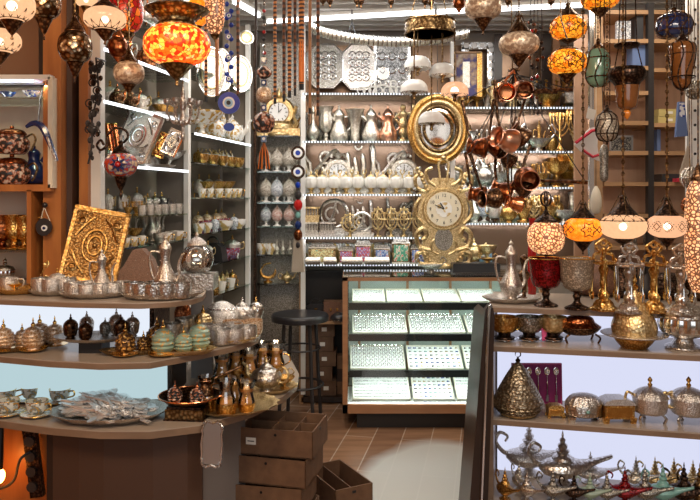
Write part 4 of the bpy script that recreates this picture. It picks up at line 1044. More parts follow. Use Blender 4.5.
octagon_tray(359, 67, 34, 48, 'silver', 'octagonal silver tray with rosettes, beside the square relief')
t = root('relief_panel', 'dark square relief panel behind the white lattice clock', 'panel', W(392, 70, 5.64))
g = G(); w = 17*5.64/F
for c, d in (((0, 0, w*1.45), (2*w, .03, .02)), ((0, 0, -w*1.4), (2*w, .03, .02)), ((w, 0, 0), (.02, .03, 2.9*w)), ((-w, 0, 0), (.02, .03, 2.9*w))): g.box(c, d, 'silver_plain')
ob('frame', g, t); g = G().box((0, .005, 0), (2*w, .02, 2.8*w), 'dark_relief')
for x in (-1, 0, 1):
    for z in (-1, 0, 1): g.ring((x*w*.6, -.008, z*w*.8), .03, .006, 'silver_plain', 'Y', 12, 5)
ob('relief', g, t)
t = root('lattice_clock', 'white lattice shelf clock with round dial on the top shelf', 'clock', ((383-350)*5.48/F, 5.48, SH['b0']))
g = G()
for i in range(4):
    for s in (-1, 1): g.ring((s*(.035+.045*i), 0, .035+.0*i), .03, .007, 'white_paint', 'Y', 14, 5)
for i in range(2):
    for s in (-1, 1): g.ring((s*(.04+.04*i), 0, .09), .024, .006, 'white_paint', 'Y', 14, 5)
g.box((0, 0, .006), (.36, .03, .012), 'white_paint').tube(arc((0, 0, .0), .08, 0, 180, 14), .008)
ob('lattice', g, t)
ob('dial', G().disc((0, -.01, .165), .045, .02, 'dial_white', 'Y').ring((0, -.02, .165), .045, .005, 'silver_plain', 'Y'), t)
for a, l in ((.6, .025), (-1.0, .03)): ob('clock_hand', G().box((l/2*math.sin(a), -.023, .165+l/2*math.cos(a)), (.004, .003, l), 'black', ry=a), t)
# baroque clock
t = root('baroque_clock', 'cream and gold baroque clock standing behind the display case', 'clock', W(443, 268, 5.19)); k = 5.19/F
g = G().lathe(prof([(.10, 0), (.10, .02), (.06, .04)]), 20, 'pale_gold', sy=.5)
g.prism([(x*k, z*k) for x, z in ((-18, 4), (18, 4), (22, 20), (18, 36), (23, 46), (25, 60), (21, 76), (10, 90), (-10, 90), (-21, 76), (-25, 60), (-23, 46), (-18, 36), (-22, 20))], -.03, .03, 'pale_gold', 'XZ')
ob('body', g, t)
g = G()
for s in (-1, 1):
    for path, r in (([(8, 4), (24, 5), (26, 14), (18, 16), (17, 9)], .022), ([(13, 18), (24, 22), (27, 34), (20, 40), (17, 33), (21, 28)], .022), ([(20, 44), (27, 52), (28, 62), (23, 70)], .018),
                    ([(16, 76), (26, 80), (28, 90), (22, 94), (20, 86)], .018), ([(8, 82), (16, 88), (17, 97), (11, 100)], .016), ([(3, 84), (4, 94), (5, 104), (1, 109)], .010), ([(6, 30), (12, 26), (12, 18), (5, 14)], .012)):
        g.tube(curve([(s*x*k, -.03, z*k) for x, z in path]), r*.85, 6, 'pale_gold')
    for i in range(7): g.ball((s*(16+i*1.7)*k, -.04, (78+i*3.5)*k), .016, 'pale_gold', 6)
    for i in range(5): g.ball((s*(14+i*2.5)*k, -.04, (8+i*3)*k), .014, 'pale_gold', 6)
g.ball((0, -.03, 110*k), .02, 'pale_gold', 8)
ob('scrollwork', g, t)
g = G().disc((0, -.035, 59*k), 20*k, .02, 'pale_gold', 'Y', 36).ring((0, -.046, 59*k), 19.5*k, .012, 'pale_gold', 'Y', 40); ob('bezel', g, t)
g = G().disc((0, -.05, 59*k), 17*k, .01, 'dial_cream', 'Y', 36).disc((0, -.056, 59*k), 8*k, .003, 'white_gold_pot', 'Y', 24); ob('dial', g, t)
g = G()
for i in range(1, 13):
    a = i*PI/6; add_text(g, str(i), .034, 'black', Matrix.Translation((13.5*k*math.sin(a), -.057, 59*k+13.5*k*math.cos(a))) @ Matrix.Rotation(PI/2, 4, 'X'))
ob('numerals', g, t)
for a, l, w in ((math.radians(-32), .055, .008), (math.radians(-65), .075, .006)): ob('clock_hand', G().box((l/2*math.sin(a), -.063, 59*k+l/2*math.cos(a)), (w, .003, l), 'black', ry=a), t)
ob('pendulum_panel', G().disc((0, -.035, 29*k), 9*k, .02, 'pewter', 'Y', 20, sz=1.25), t)
# oval mirror
t = root('oval_mirror', 'large oval mirror in a gold frame on the back wall', 'mirror', W(438, 129, 5.33)); k = 5.33/F
for nm, R, r, m in (('outer_frame', 27.0, .030, 'gold'), ('middle_frame', 22.6, .020, 'pale_gold'), ('inner_frame', 19, .013, 'brass_old'), ('bead_frame', 14.0, .012, 'brass_old')):
    ob(nm, G().ring((0, -.02 if R < 25 else 0, 0), R*k, r, m, 'Y', 48, 8, sx=1, sz=1.17), t)
ob('mirror_glass', G().disc((0, .0, 0), 21*k, .01, 'mirror_clear' if 'mirror_clear' in MATS else 'mirror_back', 'Y', 40, sz=1.17), t)
ob('wire', G().tube([(0, .02, 31*k), (0, .05, CEIL-W(438, 129, 5.33)[2])], .003, 5, 'black'), t)
# gold clock in the corner
shelf('mantel_clock', 277, CSH['c0'], 5.5, 50, 'ornate gold mantel clock high in the corner shelves', s_=0) if False else None
PROTO['gold_clock'] = None
defproto('gold_clock', 'mantel_clock', 'clock', clock_parts('pale_gold', 'dial_white')+[('base', G().box((0, 0, .015), (.17, .05, .03), 'pale_gold').lathe(prof([(.07, .03), (.05, .045), (.055, .06)]), 12, 'pale_gold', sy=.5))], .20)
shelf('gold_clock', 279, CSH['c0'], 5.46, 50, 'ornate gold mantel clock high in the corner shelves')

# right half of the back shelves: silver and gold wares
R = ''
def mix(keys, xs, Z, Y, hs, shelfname):
    xs, keys, hs = zip(*sorted(zip(xs, keys, hs), key=lambda q: q[0]))
    gp = gaps(xs)
    for i, (k, px, h) in enumerate(zip(keys, xs, hs)):
        k, mats, w = k if isinstance(k, tuple) else (k, None, None)
        shelf(k, px, Z, Y, h, (w or PROTO[k]['cat'])+', '+ORD[i]+' '+shelfname, random.uniform(-.25, .25), mats=mats, wmax=gp[i]*1.05)
gd = {'silver': 'gold', 'silver_plain': 'gold_plain', 'white_silver': 'gold', 'white_gold_pot': 'gold'}
sv = {'gold': 'silver', 'gold_plain': 'silver_plain', 'pale_gold': 'silver', 'white_gold_pot': 'silver_fine'}
mix([('teapot', None, 'silver teapot'), ('boat_dish', None, 'silver handled dish'), ('teapot', None, 'silver teapot'), ('boat_dish', None, 'wide silver handled dish'), ('candelabra', None, 'gold branched candelabra'), ('candelabra', None, 'gold branched candelabra')],
    [466, 480, 515, 538, 560, 578], SH['r2'], 5.52, [24, 26, 28, 28, 40, 42], 'on the upper right back shelf')
mix([('ewer', gd, 'small gold ewer'), ('figurine', None, 'pale gold figurine'), ('crown_bowl', None, 'gold crown shaped bowl')], [462, 493, 548], SH['r1'], 5.55, [32, 30, 28], 'on the top right back shelf')
mix([('boat_dish', None, 'silver handled dish'), ('teapot', None, 'silver teapot'), ('crown_bowl', sv, 'silver crown shaped bowl'), ('crown_bowl', None, 'gold crown shaped bowl'), ('footed_bowl', None, 'gold footed bowl'), ('footed_bowl', None, 'large gold footed bowl')],
    [464, 484, 500, 541, 557, 575], SH['r3'], 5.5, [28, 30, 25, 24, 26, 33], 'on the middle right back shelf')
mix([('bottle_vase', None, 'slim pale bottle vase'), ('sugar_bowl', None, 'clear silver sugar bowl'), ('teapot', gd, 'gold teapot'), ('crown_bowl', None, 'gold crown shaped bowl'), ('openwork', gd, 'gold openwork ornament'), ('crown_bowl', None, 'gold crown shaped bowl'), ('boat_dish', None, 'silver handled dish'), ('calligraphy1', {'white_silver': 'silver'}, 'silver letter ornament')],
    [474, 494, 509, 523, 534, 549, 564, 580], SH['r4'], 5.5, [34, 27, 27, 25, 28, 28, 26, 30], 'on the lower right back shelf')
mix([('goblet_vase', None, 'small silver goblet'), ('teapot', None, 'small silver teapot'), ('tiny_cup', None, 'white and gold cup'), ('crown_bowl', sv, 'small silver crown bowl'), ('footed_bowl', None, 'small gold footed bowl')],
    [459, 473, 531, 546, 569], SH['r3'], 5.64, [22, 18, 12, 16, 16], 'at the back of the middle right shelf')
mix([('teapot', gd, 'gold teapot'), ('footed_bowl', sv, 'silver footed bowl'), ('figurine', None, 'small gold figurine'), ('ewer', None, 'silver ewer')],
    [457, 493, 503, 527], SH['r2'], 5.64, [20, 16, 22, 26], 'at the back of upper right shelf')
# candle holders and boxes on the b4 shelf right of the clock
mix([('crown_bowl', {'gold': 'pewter'}, 'dark silver tealight holder'), ('footed_bowl', {'gold': 'pale_gold'}, 'pale gold tealight holder')], [428, 437], SH['b4'], 5.46, [10, 12], 'behind the display case')
place('boat_dish', 'low dark silver dish with handles on top of the display case', ((431-350)*5.1/F, 5.08, ct+.009), .3, .9, mats={'silver': 'pewter'})
mix([('teapot', {'silver': 'pale_gold', 'silver_plain': 'pale_gold'}, 'pale gold teapot'), ('footed_bowl', {'gold': 'pale_gold'}, 'pale gold footed bowl')], [474, 487], SH['b4'], 5.5, [26, 18], 'beside the baroque clock')
g = G().box((0, 0, .03), (.34, .16, .06), 'black_leather').box((0, 0, .062), (.33, .15, .006), 'black')
single('black_box', g, 'flat black box on the display case right of the clock', 'box', loc=((474-350)*5.15/F, 5.12, ct+.009))
place('boat_dish', 'small gold boat shaped dish resting on the flat black box', ((487-350)*5.15/F, 5.12, ct+.009+.066), 0, .55, mats={'silver': 'gold'})
g = G().box((0, 0, .05), (.10, .02, .12), 'pale_blue').box((0, -.012, .05), (.06, .004, .07), 'silver_fine')
single('picture_frame', g, 'small pale blue framed card behind the black box', 'frame', loc=((489-350)*5.38/F+.02, 5.62, SH['b4']+.012))
# frames and cabinets at the top right of the back wall
t = root('mosaic_mirror_frame', 'white shell mosaic frame standing above the oval mirror', 'frame', W(478, 70, 5.68))
g = G(); k = 5.68/F
for c, d in (((0, 0, 24*k), (34*k, .03, 7*k)), ((13*k, 0, -4*k), (8*k, .03, 56*k)), ((-13*k, 0, 12*k), (7*k, .03, 22*k))):
    g.box(c, d, 'mirror_mosaic')
ob('frame', g, t)
g = G()
for i in range(7): g.disc((13*k, -.018, (20-8*i)*k), 3*k, .006, 'pearl', 'Y', 6)
for i in range(4): g.disc(((-12+8*i)*k, -.018, 24*k), 3*k, .006, 'pearl', 'Y', 6)
ob('shell_inlay', g, t)
t = root('wall_hanging', 'gold framed picture with blue patterned textile, above the oval mirror', 'picture', W(466, 75, 5.55)); k = 5.55/F
ob('picture', G().box((0, 0, 0), (22*k, .02, 42*k), 'tapestry').box((0, -.012, 0), (7*k, .006, 26*k), 'white_silver'), t)
ob('frame', G().box((13*k, -.01, 0), (5*k, .03, 44*k), 'gold').box((-12*k, -.01, 0), (4*k, .03, 44*k), 'wood_shelf').box((0, -.01, 22*k), (30*k, .03, 2*k), 'wood_shelf'), t)
for px, w, m, l in ((498, 8, 'wood_dark', 'dark tall board standing right of the shell mosaic frame'), (546, 9, 'wood_dark', 'dark upright board behind the hanging copper pans'), (556, 7, 'wood_case', 'brown upright board next to the dark one, near the chrome post')):
    single('upright_board', G().box((0, 0, 0), (w*5.6/F, .03, 72*5.6/F), m), l, 'board', loc=W(px, 70, 5.62))
# base cabinet contents
place('handbag', 'black handbag in the open cabinet beneath decorated boxes', ((316-350)*5.55/F, 5.56, Zs(323, 5.42)+.0105), 0, .8)
t = root('small_chest', 'dark brown leather chest with clasps in the open cabinet', 'chest', ((331-350)*5.5/F+.02, 5.5, Zs(323, 5.42)+.0105))
ob('chest_body', G().box((0, 0, .075), (.15, .12, .15), 'leather_brown'), t); ob('clasp', G().box((-.02, -.062, .09), (.015, .006, .02), 'gold_plain'), t); ob('clasp', G().box((.03, -.062, .09), (.015, .006, .02), 'gold_plain'), t)
t = root('helmet_bowl', 'black domed helmet shaped bowl beside the stool', 'bowl', ((336-350)*5.25/F+.02, 5.46, Zs(323, 5.42)+.0105))
ob('dome', g_l([(.06, 0), (.075, .02), (.06, .05), (.02, .07), (0, .072)], 'black_leather', 20), t); ob('rim', G().ring((0, 0, .01), .065, .006, 'silver_plain'), t)
zc = .05
for i, (dx, w) in enumerate(((.02, .24), (-.01, .25), (.015, .26), (0, .25), (.01, .24))):
    h = .115
    t = root('cardboard_box', 'closed brown cardboard box under the cabinet shelf, '+('bottom', 'second from bottom', 'middle', 'second from top', 'top')[i]+' of stack', 'box', ((318-350)*5.5/F+dx, 5.56, zc+i*h), random.uniform(-.05, .05), 'cardboard boxes under the cabinet shelf')
    ob('box_body', G().box((0, 0, h/2), (w, .20, h-.003), 'cardboard_dark'), t); ob('paper_label', G().box((.04, -.101, h/2), (.04, .002, .03), 'paper_white'), t)
for i in range(3):
    single('small_box', G().box((0, 0, .05), (.09, .12, .1), ['cardboard', 'wood_dark', 'cardboard_dark'][i]), 'small box right of the cardboard stack, '+('bottom', 'middle', 'top')[i]+' one', 'box', 'small boxes beside the stack', loc=((339-350)*5.5/F+.03, 5.56, .05+.1*i))
# ------------------------------------------------------------------ corner shelving
for sh, h in (('c1', 25), ('c2', 26), ('c3', 22)):
    for i, px in enumerate((266, 277, 289)):
        m = {'c1': ('lattice_cream', 'lattice_cream', 'lattice_cream'), 'c2': ('lattice_cream', 'lattice_blue', 'lattice_cream'), 'c3': ('lattice_blue', 'lattice_pink', 'lattice_pink')}[sh][i]
        shelf('lattice_egg', px, CSH[sh], 5.46, h, '%s pierced egg ornament, %s on the %s corner shelf' % ({'lattice_cream': 'cream', 'lattice_blue': 'blue banded', 'lattice_pink': 'pink banded'}[m], ('left', 'middle', 'right')[i], {'c1': 'upper', 'c2': 'middle', 'c3': 'lower'}[sh]), mats={'lattice_cream': m}, group='pierced egg ornaments')
rowz('finger_bowl', [262, 270], CSH['c4'], 5.46, 10, 'small cream bowl', 'on fourth corner shelf', 'small cream bowls')
rowz('bottle_vase', [277, 283, 290], CSH['c4'], 5.46, 14, 'small silver bottle', 'on fourth corner shelf', 'small silver bottles')
shelf('crescent', 268, CSH['c5'], 5.46, 20, 'small gold crescent ornament on the bottom corner shelf', mats={'gold': 'gold'})
shelf('teapot', 287, CSH['c5'], 5.46, 12, 'small pale gold teapot on the bottom corner shelf', mats={'silver': 'pale_gold', 'silver_plain': 'pale_gold'})
rowz('handbag', [262, 283], Zs(318, 5.42), 5.6, 24, 'black small bag', 'below the corner shelving') if False else None

# ------------------------------------------------------------------ left wall shelves
def lrow(key, pxs, sh, hpx, desc, where, group=None, mats=None, back=.10, rz=0, **kw):
    xs = sorted(pxs); g0 = gaps(xs); last = None
    for i, px in list(enumerate(xs))[::-1]:
        # point on the shelf `back` metres behind its front edge
        a = (px-350)/F; Y = (-.75-5.3*.205-back)/(a-.205); ym = 5.19 if sh[0] == 'f' else 4.17
        if Y > ym-(.0 if last is None else 0) or (last is not None and Y > last-.075):
            Y = min(ym, (last-.085) if last is not None else ym); px = 350+F*(.205-(1.8365+back)/Y); a = (px-350)/F
        x = a*Y; s = hpx*Y/F/PROTO[key]['h']; last = Y; q = max(.6, min(1, g0[i]*Y/F*1.35/(PROTO[key]['w']*s))); s = (s*q, s*q, s)
        place(key, desc+(', '+ORD[i] if len(xs) > 1 else '')+' '+where, (x, Y, LS[sh]), rz or random.uniform(-.3, .3)-.2, s, group=group, mats=mats, **kw)
wc = {'silver': 'ceramic_gold', 'silver_plain': 'porcelain'}
lrow('teapot', [214, 244], 'f2', 30, 'white and gold porcelain teapot', 'behind the evil eye disc', 'white and gold porcelain teapots', wc)
lrow('teapot', [219, 232, 246], 'f2', 22, 'low white and gold sugar pot', 'on the upper left wall shelf', 'low white gold pots', wc, back=.06)
lrow('footed_bowl', [202], 'f2', 26, 'gold and white footed bowl', 'at the near end of upper left wall shelf', None, {'gold': 'ceramic_gold'})
lrow('finger_bowl', [202, 212, 222, 231, 241], 'f3', 10, 'gold rimmed small bowl', 'on second left wall shelf', 'gold rimmed bowls', {'white_gold_pot': 'gold'}, back=.06)
lrow('ribbed_pot', [206, 216, 227, 236], 'f3', 17, 'white flowered covered pot', 'behind the gold rimmed bowls', 'white flowered pots', None, back=.14)
lrow('lidded_cup', [232, 241, 249], 'f3', 15, 'white covered cup', 'at the far end of second left wall shelf', 'white covered cups', {'silver': 'porcelain', 'gold_plain': 'porcelain'})
lrow('tiny_cup', [202, 210, 219, 228, 236, 245], 'f4', 9, 'white and gold coffee cup', 'on third left wall shelf', 'white and gold coffee cups', None, back=.06)
lrow('footed_bowl', [206, 219, 233, 246], 'f4', 16, 'gold footed bowl', 'on third left wall shelf', 'gold footed bowls', None, back=.14)
lrow('lidded_cup', [215, 234], 'f5', 15, 'dark blue banded covered jar', 'on fourth left wall shelf', 'blue banded jars', {'silver': 'lattice_blue'}, back=.06)
lrow('finger_bowl', [199, 207, 225, 243], 'f5', 9, 'gilt small bowl', 'on fourth left wall shelf', 'gilt small bowls', None, back=.06)
lrow('tiny_cup', [203, 211, 221, 229, 239, 248], 'f5', 10, 'painted cup', 'at the back of fourth left wall shelf', 'painted cups', {'white_gold_pot': 'stone_box_red'}, back=.14)
lrow('lidded_cup', [233], 'f6', 18, 'mint blue covered jar', 'on fifth left wall shelf', None, {'silver': 'pale_blue'})
lrow('finger_bowl', [224, 242], 'f6', 9, 'pink and red bowl', 'beside the mint jar on left wall', 'pink and red bowls', {'white_gold_pot': 'stone_box_red'})
lrow('handbag', [213], 'f6', 24, 'black handbag', 'standing on the fifth left wall shelf')
lrow('tiny_cup', [222, 231], 'f7', 9, 'white cup', 'on lowest left wall shelf', 'white cups on lowest shelf', {'white_gold_pot': 'porcelain'}, back=.06)
lrow('teapot', [222, 234, 245], 'f7', 16, 'pale gold teapot', 'on lowest left wall shelf', 'pale gold teapots', {'silver': 'pale_gold', 'silver_plain': 'pale_gold'}, back=.14)
lrow('round_tray', [207, 235], 'f1', 2, 'x', 'y') if False else None
def upright_plate(px, py, wpx, Y, mat, label, hpx=None, lean=.15, rz=None):
    t = root('ornamental_plate', label, 'plate', W(px, py, Y), rz if rz is not None else 0)
    t.rotation_euler = (-lean, 0, rz if rz is not None else math.radians(20)); r = wpx*Y/F/2; q = (hpx or wpx)/wpx
    ob('rim', G().disc((0, 0, 0), r, .012, mat, 'Y', 36, sz=q).ring((0, -.008, 0), r*.97, .008, 'silver_plain', 'Y', 36, sz=q), t)
    ob('well', G().disc((0, -.008, 0), r*.66, .008, 'silver' if mat == 'pewter' else mat, 'Y', 30, sz=q).ring((0, -.012, 0), r*.66, .006, 'pale_gold', 'Y', 30, sz=q), t)
upright_plate(211, 72, 30, 4.62, 'pewter', 'large silver rimmed plate standing high on left wall, near one', 52)
upright_plate(246, 38, 14, 5.0, 'silver_fine', 'small round plate high on the left wall shelves')
upright_plate(240, 74, 24, 5.05, 'silver', 'oval silver plate behind the evil eye string', 38)
upright_plate(222, 70, 20, 4.85, 'silver', 'engraved silver plate between two plain plates', 44)
lrow('bottle_vase', [202, 250], 'f1', 22, 'silver bottle', 'on the highest left wall shelf', 'silver bottles high left')
# near bay of the left wall
lrow('teapot', [118, 146], 'n2', 34, 'copper teapot', 'on near left wall shelf', 'copper teapots high left', {'silver': 'copper', 'silver_plain': 'copper_plain'}, back=.12)
lrow('teapot', [168], 'n2', 28, 'silver teapot', 'on near left wall shelf', None, None, back=.10)
lrow('round_tray', [150], 'n3', 2.2, 'flat silver tray', 'lying on the third near left shelf', None, None, back=.12)
lrow('footed_bowl', [163, 177], 'n3', 14, 'gold footed bowl', 'on third near left wall shelf', 'gold footed bowls near left', None, back=.10)
lrow('teapot', [117, 131], 'n3', 26, 'dark copper teapot', 'on third near left wall shelf', 'dark copper teapots', {'silver': 'bronze', 'silver_plain': 'copper_plain'})
lrow('teapot', [162, 174], 'n5', 18, 'dark pewter teapot', 'on fifth near left wall shelf', 'dark pewter teapots', {'silver': 'iron', 'silver_plain': 'pewter'})
lrow('lidded_cup', [167, 179, 157], 'n5', 22, 'pewter covered cup', 'on fifth near left wall shelf', 'pewter covered cups', {'silver': 'pewter'}, back=.14)
lrow('ewer', [152], 'n6', 40, 'tall slim silver ewer', 'on lowest near left wall shelf', None)
lrow('finger_bowl', [160, 171, 180], 'n6', 9, 'silver filigree bowl', 'on lowest near left wall shelf', 'silver filigree bowls', {'white_gold_pot': 'silver_fine'}, back=.05)
lrow('crown_bowl', [137, 128], 'n5', 14, 'gold crown shaped bowl', 'on fifth near left wall shelf', 'gold crown bowls near left', None)
lrow('footed_bowl', [134, 122, 112], 'n6', 16, 'gold footed bowl', 'on lowest near left wall shelf', 'gold footed bowls lowest', None)
lrow('lidded_cup', [109, 121, 146], 'n4', 20, 'silver covered cup', 'on fourth near left wall shelf', 'silver covered cups', None)
# leaning silver book tray and books
def ornate_book(name, px, py, wpx, hpx, Y, th, mat, rimmat, label, cat, rot, edge=None):
    t = root(name, label, cat, W(px, py, Y)); t.rotation_euler = rot; w, h = wpx*Y/F/2, hpx*Y/F/2
    ob('cover', G().box((0, 0, 0), (2*w, th, 2*h), mat), t)
    g = G()
    for c, d in (((0, -th/2, h*.94), (2*w, .012, h*.12)), ((0, -th/2, -h*.94), (2*w, .012, h*.12)), ((w*.94, -th/2, 0), (w*.12, .012, 2*h)), ((-w*.94, -th/2, 0), (w*.12, .012, 2*h))): g.box(c, d, rimmat)
    ob('border', g, t)
    g = G().ring((0, -th/2-.004, 0), w*.42, .006, rimmat, 'Y', 28, sz=h/w).ring((0, -th/2-.004, 0), w*.25, .006, rimmat, 'Y', 24, sz=h/w).ball((0, -th/2-.004, 0), w*.10, rimmat, 8)
    for sx_ in (-1, 1):
        for sz_ in (-1, 1):
            g.ring((sx_*w*.62, -th/2-.004, sz_*h*.62), w*.14, .006, rimmat, 'Y', 14, 5); g.tube(curve([(sx_*w*.2, -th/2-.004, sz_*h*.75), (sx_*w*.5, -th/2-.006, sz_*h*.5), (sx_*w*.75, -th/2-.004, sz_*h*.2)]), .006, 5, rimmat)
    ob('relief', g, t)
    if edge: ob('page_edge', G().box((w*1.0+.002, 0, 0), (.006, th*.7, 2*h*.96), edge), t)
    return t
ornate_book('ornate_case', 138, 137, 34, 54, 3.75, .05, 'silver_fine', 'silver_plain', 'large ornate silver panel leaning on the left wall shelves', 'case', (-.25, math.radians(20), math.radians(8)))
ornate_book('ornate_book', 172, 143, 14, 27, 3.85, .04, 'silver', 'silver_plain', 'small silver covered book leaning beside the large silver panel', 'book', (-.2, math.radians(24), math.radians(10)), 'orange_tape')
ornate_book('ornate_book', 162, 146, 12, 26, 3.93, .03, 'copper', 'gold_plain', 'small copper red covered book behind the small silver book', 'book', (-.2, math.radians(22), math.radians(10)))
single('serving_tray', tray_o('silver_fine'), 'small scalloped silver tray under the leaning silver panel', 'tray', loc=(W(152, 168, 3.8)[0], 3.8, LS['n4']+.001)).scale = (.25, .25, .5)
for i, px in enumerate((107, 114)):
    single('rolled_scroll', G().tube([(0, 0, 0), (.03, .0, -.17)], .016, 10, 'copper_plain').ring((0, 0, 0), .016, .004, 'gold_plain', 'Z', 12), 'copper red tube leaning behind the swan neck lamp, '+ORD[i], 'tube', 'copper red tubes', loc=W(px, 124, 3.6))

# ------------------------------------------------------------------ right wooden shelves
def wbox(px, sh, w, h, d, mat, label, cat='box', name='box', rz=0, Y=4.6):
    return single(name, G().box((0, 0, h*Y/F/2), (w*Y/F, d, h*Y/F), mat), label, cat, loc=((px-350)*Y/F, Y, WS[sh]), rz=rz)
wbox(623, 'w2', 14, 21, .03, 'lattice_blue', 'white and grey patterned box on top right wooden shelf')
wbox(636, 'w2', 7, 25, .12, 'dark_plastic', 'dark upright case beside the patterned box on wooden shelf')
t = root('blue_box', 'navy blue upright box on the wooden shelf behind bell lamp', 'box', ((638-350)*4.6/F, 4.6, WS['w3']))
ob('box_body', G().box((0, 0, 12*4.6/F), (17*4.6/F, .1, 21*4.6/F), 'navy_cloth'), t)
for i, (px, h) in enumerate(((663, 0), (663, 1))):
    single('small_carton', G().box((0, 0, .024), (.115, .08, .046), 'gift_box_yellow').box((.02, -.041, .024), (.03, .003, .016), 'paper_white'), 'small yellow carton on right wooden shelf, '+('lower', 'upper')[i]+' one', 'box', 'yellow cartons', loc=((px-350)*4.6/F, 4.58, WS['w5b']+.048*i), rz=.05*i)
t = root('framed_picture', 'grey framed dark patterned picture on right wooden shelf', 'picture', ((623-350)*4.6/F, 4.64, WS['w6']))
w, h = 22*4.6/F/2, 16*4.6/F
ob('picture', G().box((0, 0, h/2), (2*w, .01, h), 'book_pattern'), t); g = G()
for c, d in (((0, -.008, .006), (2*w+.012, .01, .012)), ((0, -.008, h), (2*w+.012, .01, .012)), ((w, -.008, h/2), (.012, .01, h)), ((-w, -.008, h/2), (.012, .01, h))): g.box(c, d, 'steel_brushed')
ob('frame', g, t)
wbox(670, 'w7', 27, 8, .16, 'dark_plastic', 'flat dark box on right wooden shelf right of the bracket')
wbox(681, 'w7', 17, 3.5, .12, 'red_cloth', 'flat red packet in front of the flat dark box', Y=4.52)
wbox(655.5, 'w6b', 3.5, 22, .1, 'navy_cloth', 'thin dark blue book beside the bracket')
for i, px in enumerate((635, 645, 600)):
    shelf('figurine', px, WS['w9'], 4.6, 16, 'small dark figurine on wooden shelf behind lit lamps, '+ORD[(1, 2, 0)[i]], mats={'pale_gold': 'pewter'}, group='dark figurines') if px > 610 else None
wbox(597, 'w8', 10, 24, .04, 'pale_blue', 'pale blue white packet at left end of wooden shelf', Y=4.42) if False else None

# ------------------------------------------------------------------ more wares filling the shelves
mix([('sugar_bowl', None, 'silver lidded sugar bowl'), ('footed_bowl', gd, 'gold fluted bowl'), ('ewer', {'silver': 'silver_fine'}, 'slim silver ewer'), ('dallah', {'white_silver': 'pale_gold'}, 'pale gold beaked pot'), ('lattice_egg', None, 'cream pierced egg'), ('trumpet_vase', {'white_silver': 'silver'}, 'small silver trumpet vase'), ('sugar_bowl', gd, 'gold lidded sugar bowl')],
    [463, 477, 488, 512, 524, 536, 571], SH['r1'], 5.66, [30, 22, 34, 32, 30, 30, 32], 'at back of top right shelf')
mix([('sugar_bowl', None, 'silver sugar bowl'), ('crown_bowl', sv, 'silver crown bowl'), ('ribbed_pot', None, 'white ribbed bowl'), ('ewer', gd, 'slim gold ewer'), ('lidded_cup', gd, 'gold covered cup'), ('openwork', None, 'gold openwork globe')],
    [470, 484, 514, 539, 551, 583], SH['r2'], 5.68, [30, 24, 26, 34, 24, 34], 'at far back of upper right shelf')
mix([('ewer', None, 'small silver ewer'), ('lidded_cup', None, 'silver covered cup'), ('ribbed_pot', None, 'white ribbed bowl'), ('dallah', {'white_silver': 'pale_gold'}, 'pale gold beaked pot'), ('goblet_vase', {'white_silver': 'gold'}, 'gold fluted goblet'), ('openwork', None, 'gold openwork globe')],
    [478, 490, 512, 524, 553, 565], SH['r3'], 5.7, [32, 26, 26, 30, 30, 30], 'at far back of middle right shelf')
mix([('sugar_bowl', None, 'silver sugar bowl'), ('lattice_egg', {'lattice_cream': 'lattice_blue'}, 'blue pierced egg'), ('ribbed_pot', None, 'white ribbed bowl'), ('dallah', None, 'pale silver beaked pot'), ('footed_bowl', None, 'gold footed bowl'), ('lidded_cup', gd, 'gold covered cup'), ('goblet_vase', None, 'silver fluted goblet')],
    [463, 484, 501, 515, 541, 556, 574], SH['r4'], 5.68, [28, 26, 26, 30, 24, 28, 30], 'at far back of lower right shelf')
lrow('dallah', [112, 138, 160], 'n1', 40, 'tall copper beaked pot', 'on the top near left shelf', 'copper beaked pots', {'white_silver': 'copper'}, back=.12)
lrow('teapot', [150, 174], 'n1', 26, 'silver teapot', 'on the top near left shelf', 'silver teapots top near left', None, back=.06)
lrow('dallah', [128, 156, 180], 'n2', 36, 'silver beaked pot', 'at back of second near left shelf', 'silver beaked pots near left', {'white_silver': 'silver'}, back=.17)
lrow('sugar_bowl', [110, 140, 160], 'n3', 30, 'pewter sugar bowl', 'on the third near left shelf', 'pewter sugar bowls', {'silver_plain': 'pewter'}, back=.16)
lrow('footed_bowl', [128, 172], 'n4', 20, 'silver footed bowl', 'on the fourth near left shelf', 'silver footed bowls fourth', {'gold': 'silver'}, back=.10)
lrow('dallah', [133, 148, 163, 176], 'n4', 34, 'silver beaked pot', 'at back of fourth near left shelf', 'silver beaked pots fourth', {'white_silver': 'silver_fine'}, back=.18)
lrow('sugar_bowl', [108, 122, 137], 'n5', 28, 'silver sugar bowl', 'at back of fifth near left shelf', 'silver sugar bowls fifth', None, back=.17)
lrow('silver_cup', [142, 150, 158, 166, 174, 182], 'n5', 10, 'small silver cup', 'on the edge of fifth near left shelf', 'small silver cups fifth', None, back=.04)
lrow('ewer', [112, 128, 144, 168], 'n6', 36, 'silver ewer', 'at back of lowest near left shelf', 'silver ewers lowest', None, back=.17)
lrow('tiny_cup', [118, 126, 134, 142, 166, 178], 'n6', 9, 'white gilt cup', 'on the edge of lowest near left shelf', 'white gilt cups lowest', None, back=.03)
lrow('sugar_bowl', [200, 210, 220, 232], 'f1', 32, 'white and gold lidded bowl', 'on the highest far left shelf', 'white gold lidded bowls highest', {'silver_plain': 'ceramic_gold'}, back=.12)
lrow('dallah', [200, 212, 224], 'f2', 34, 'white and gold tall pot', 'at back of upper far left shelf', 'white gold tall pots', {'white_silver': 'ceramic_gold'}, back=.17)
lrow('lidded_cup', [198, 206, 214, 222], 'f3', 18, 'gilt covered cup', 'at far back of second far left shelf', 'gilt covered cups', {'silver': 'gold'}, back=.18)
lrow('sugar_bowl', [199, 209, 219], 'f4', 24, 'gold sugar bowl', 'at far back of third far left shelf', 'gold sugar bowls far', {'silver_plain': 'gold'}, back=.18)
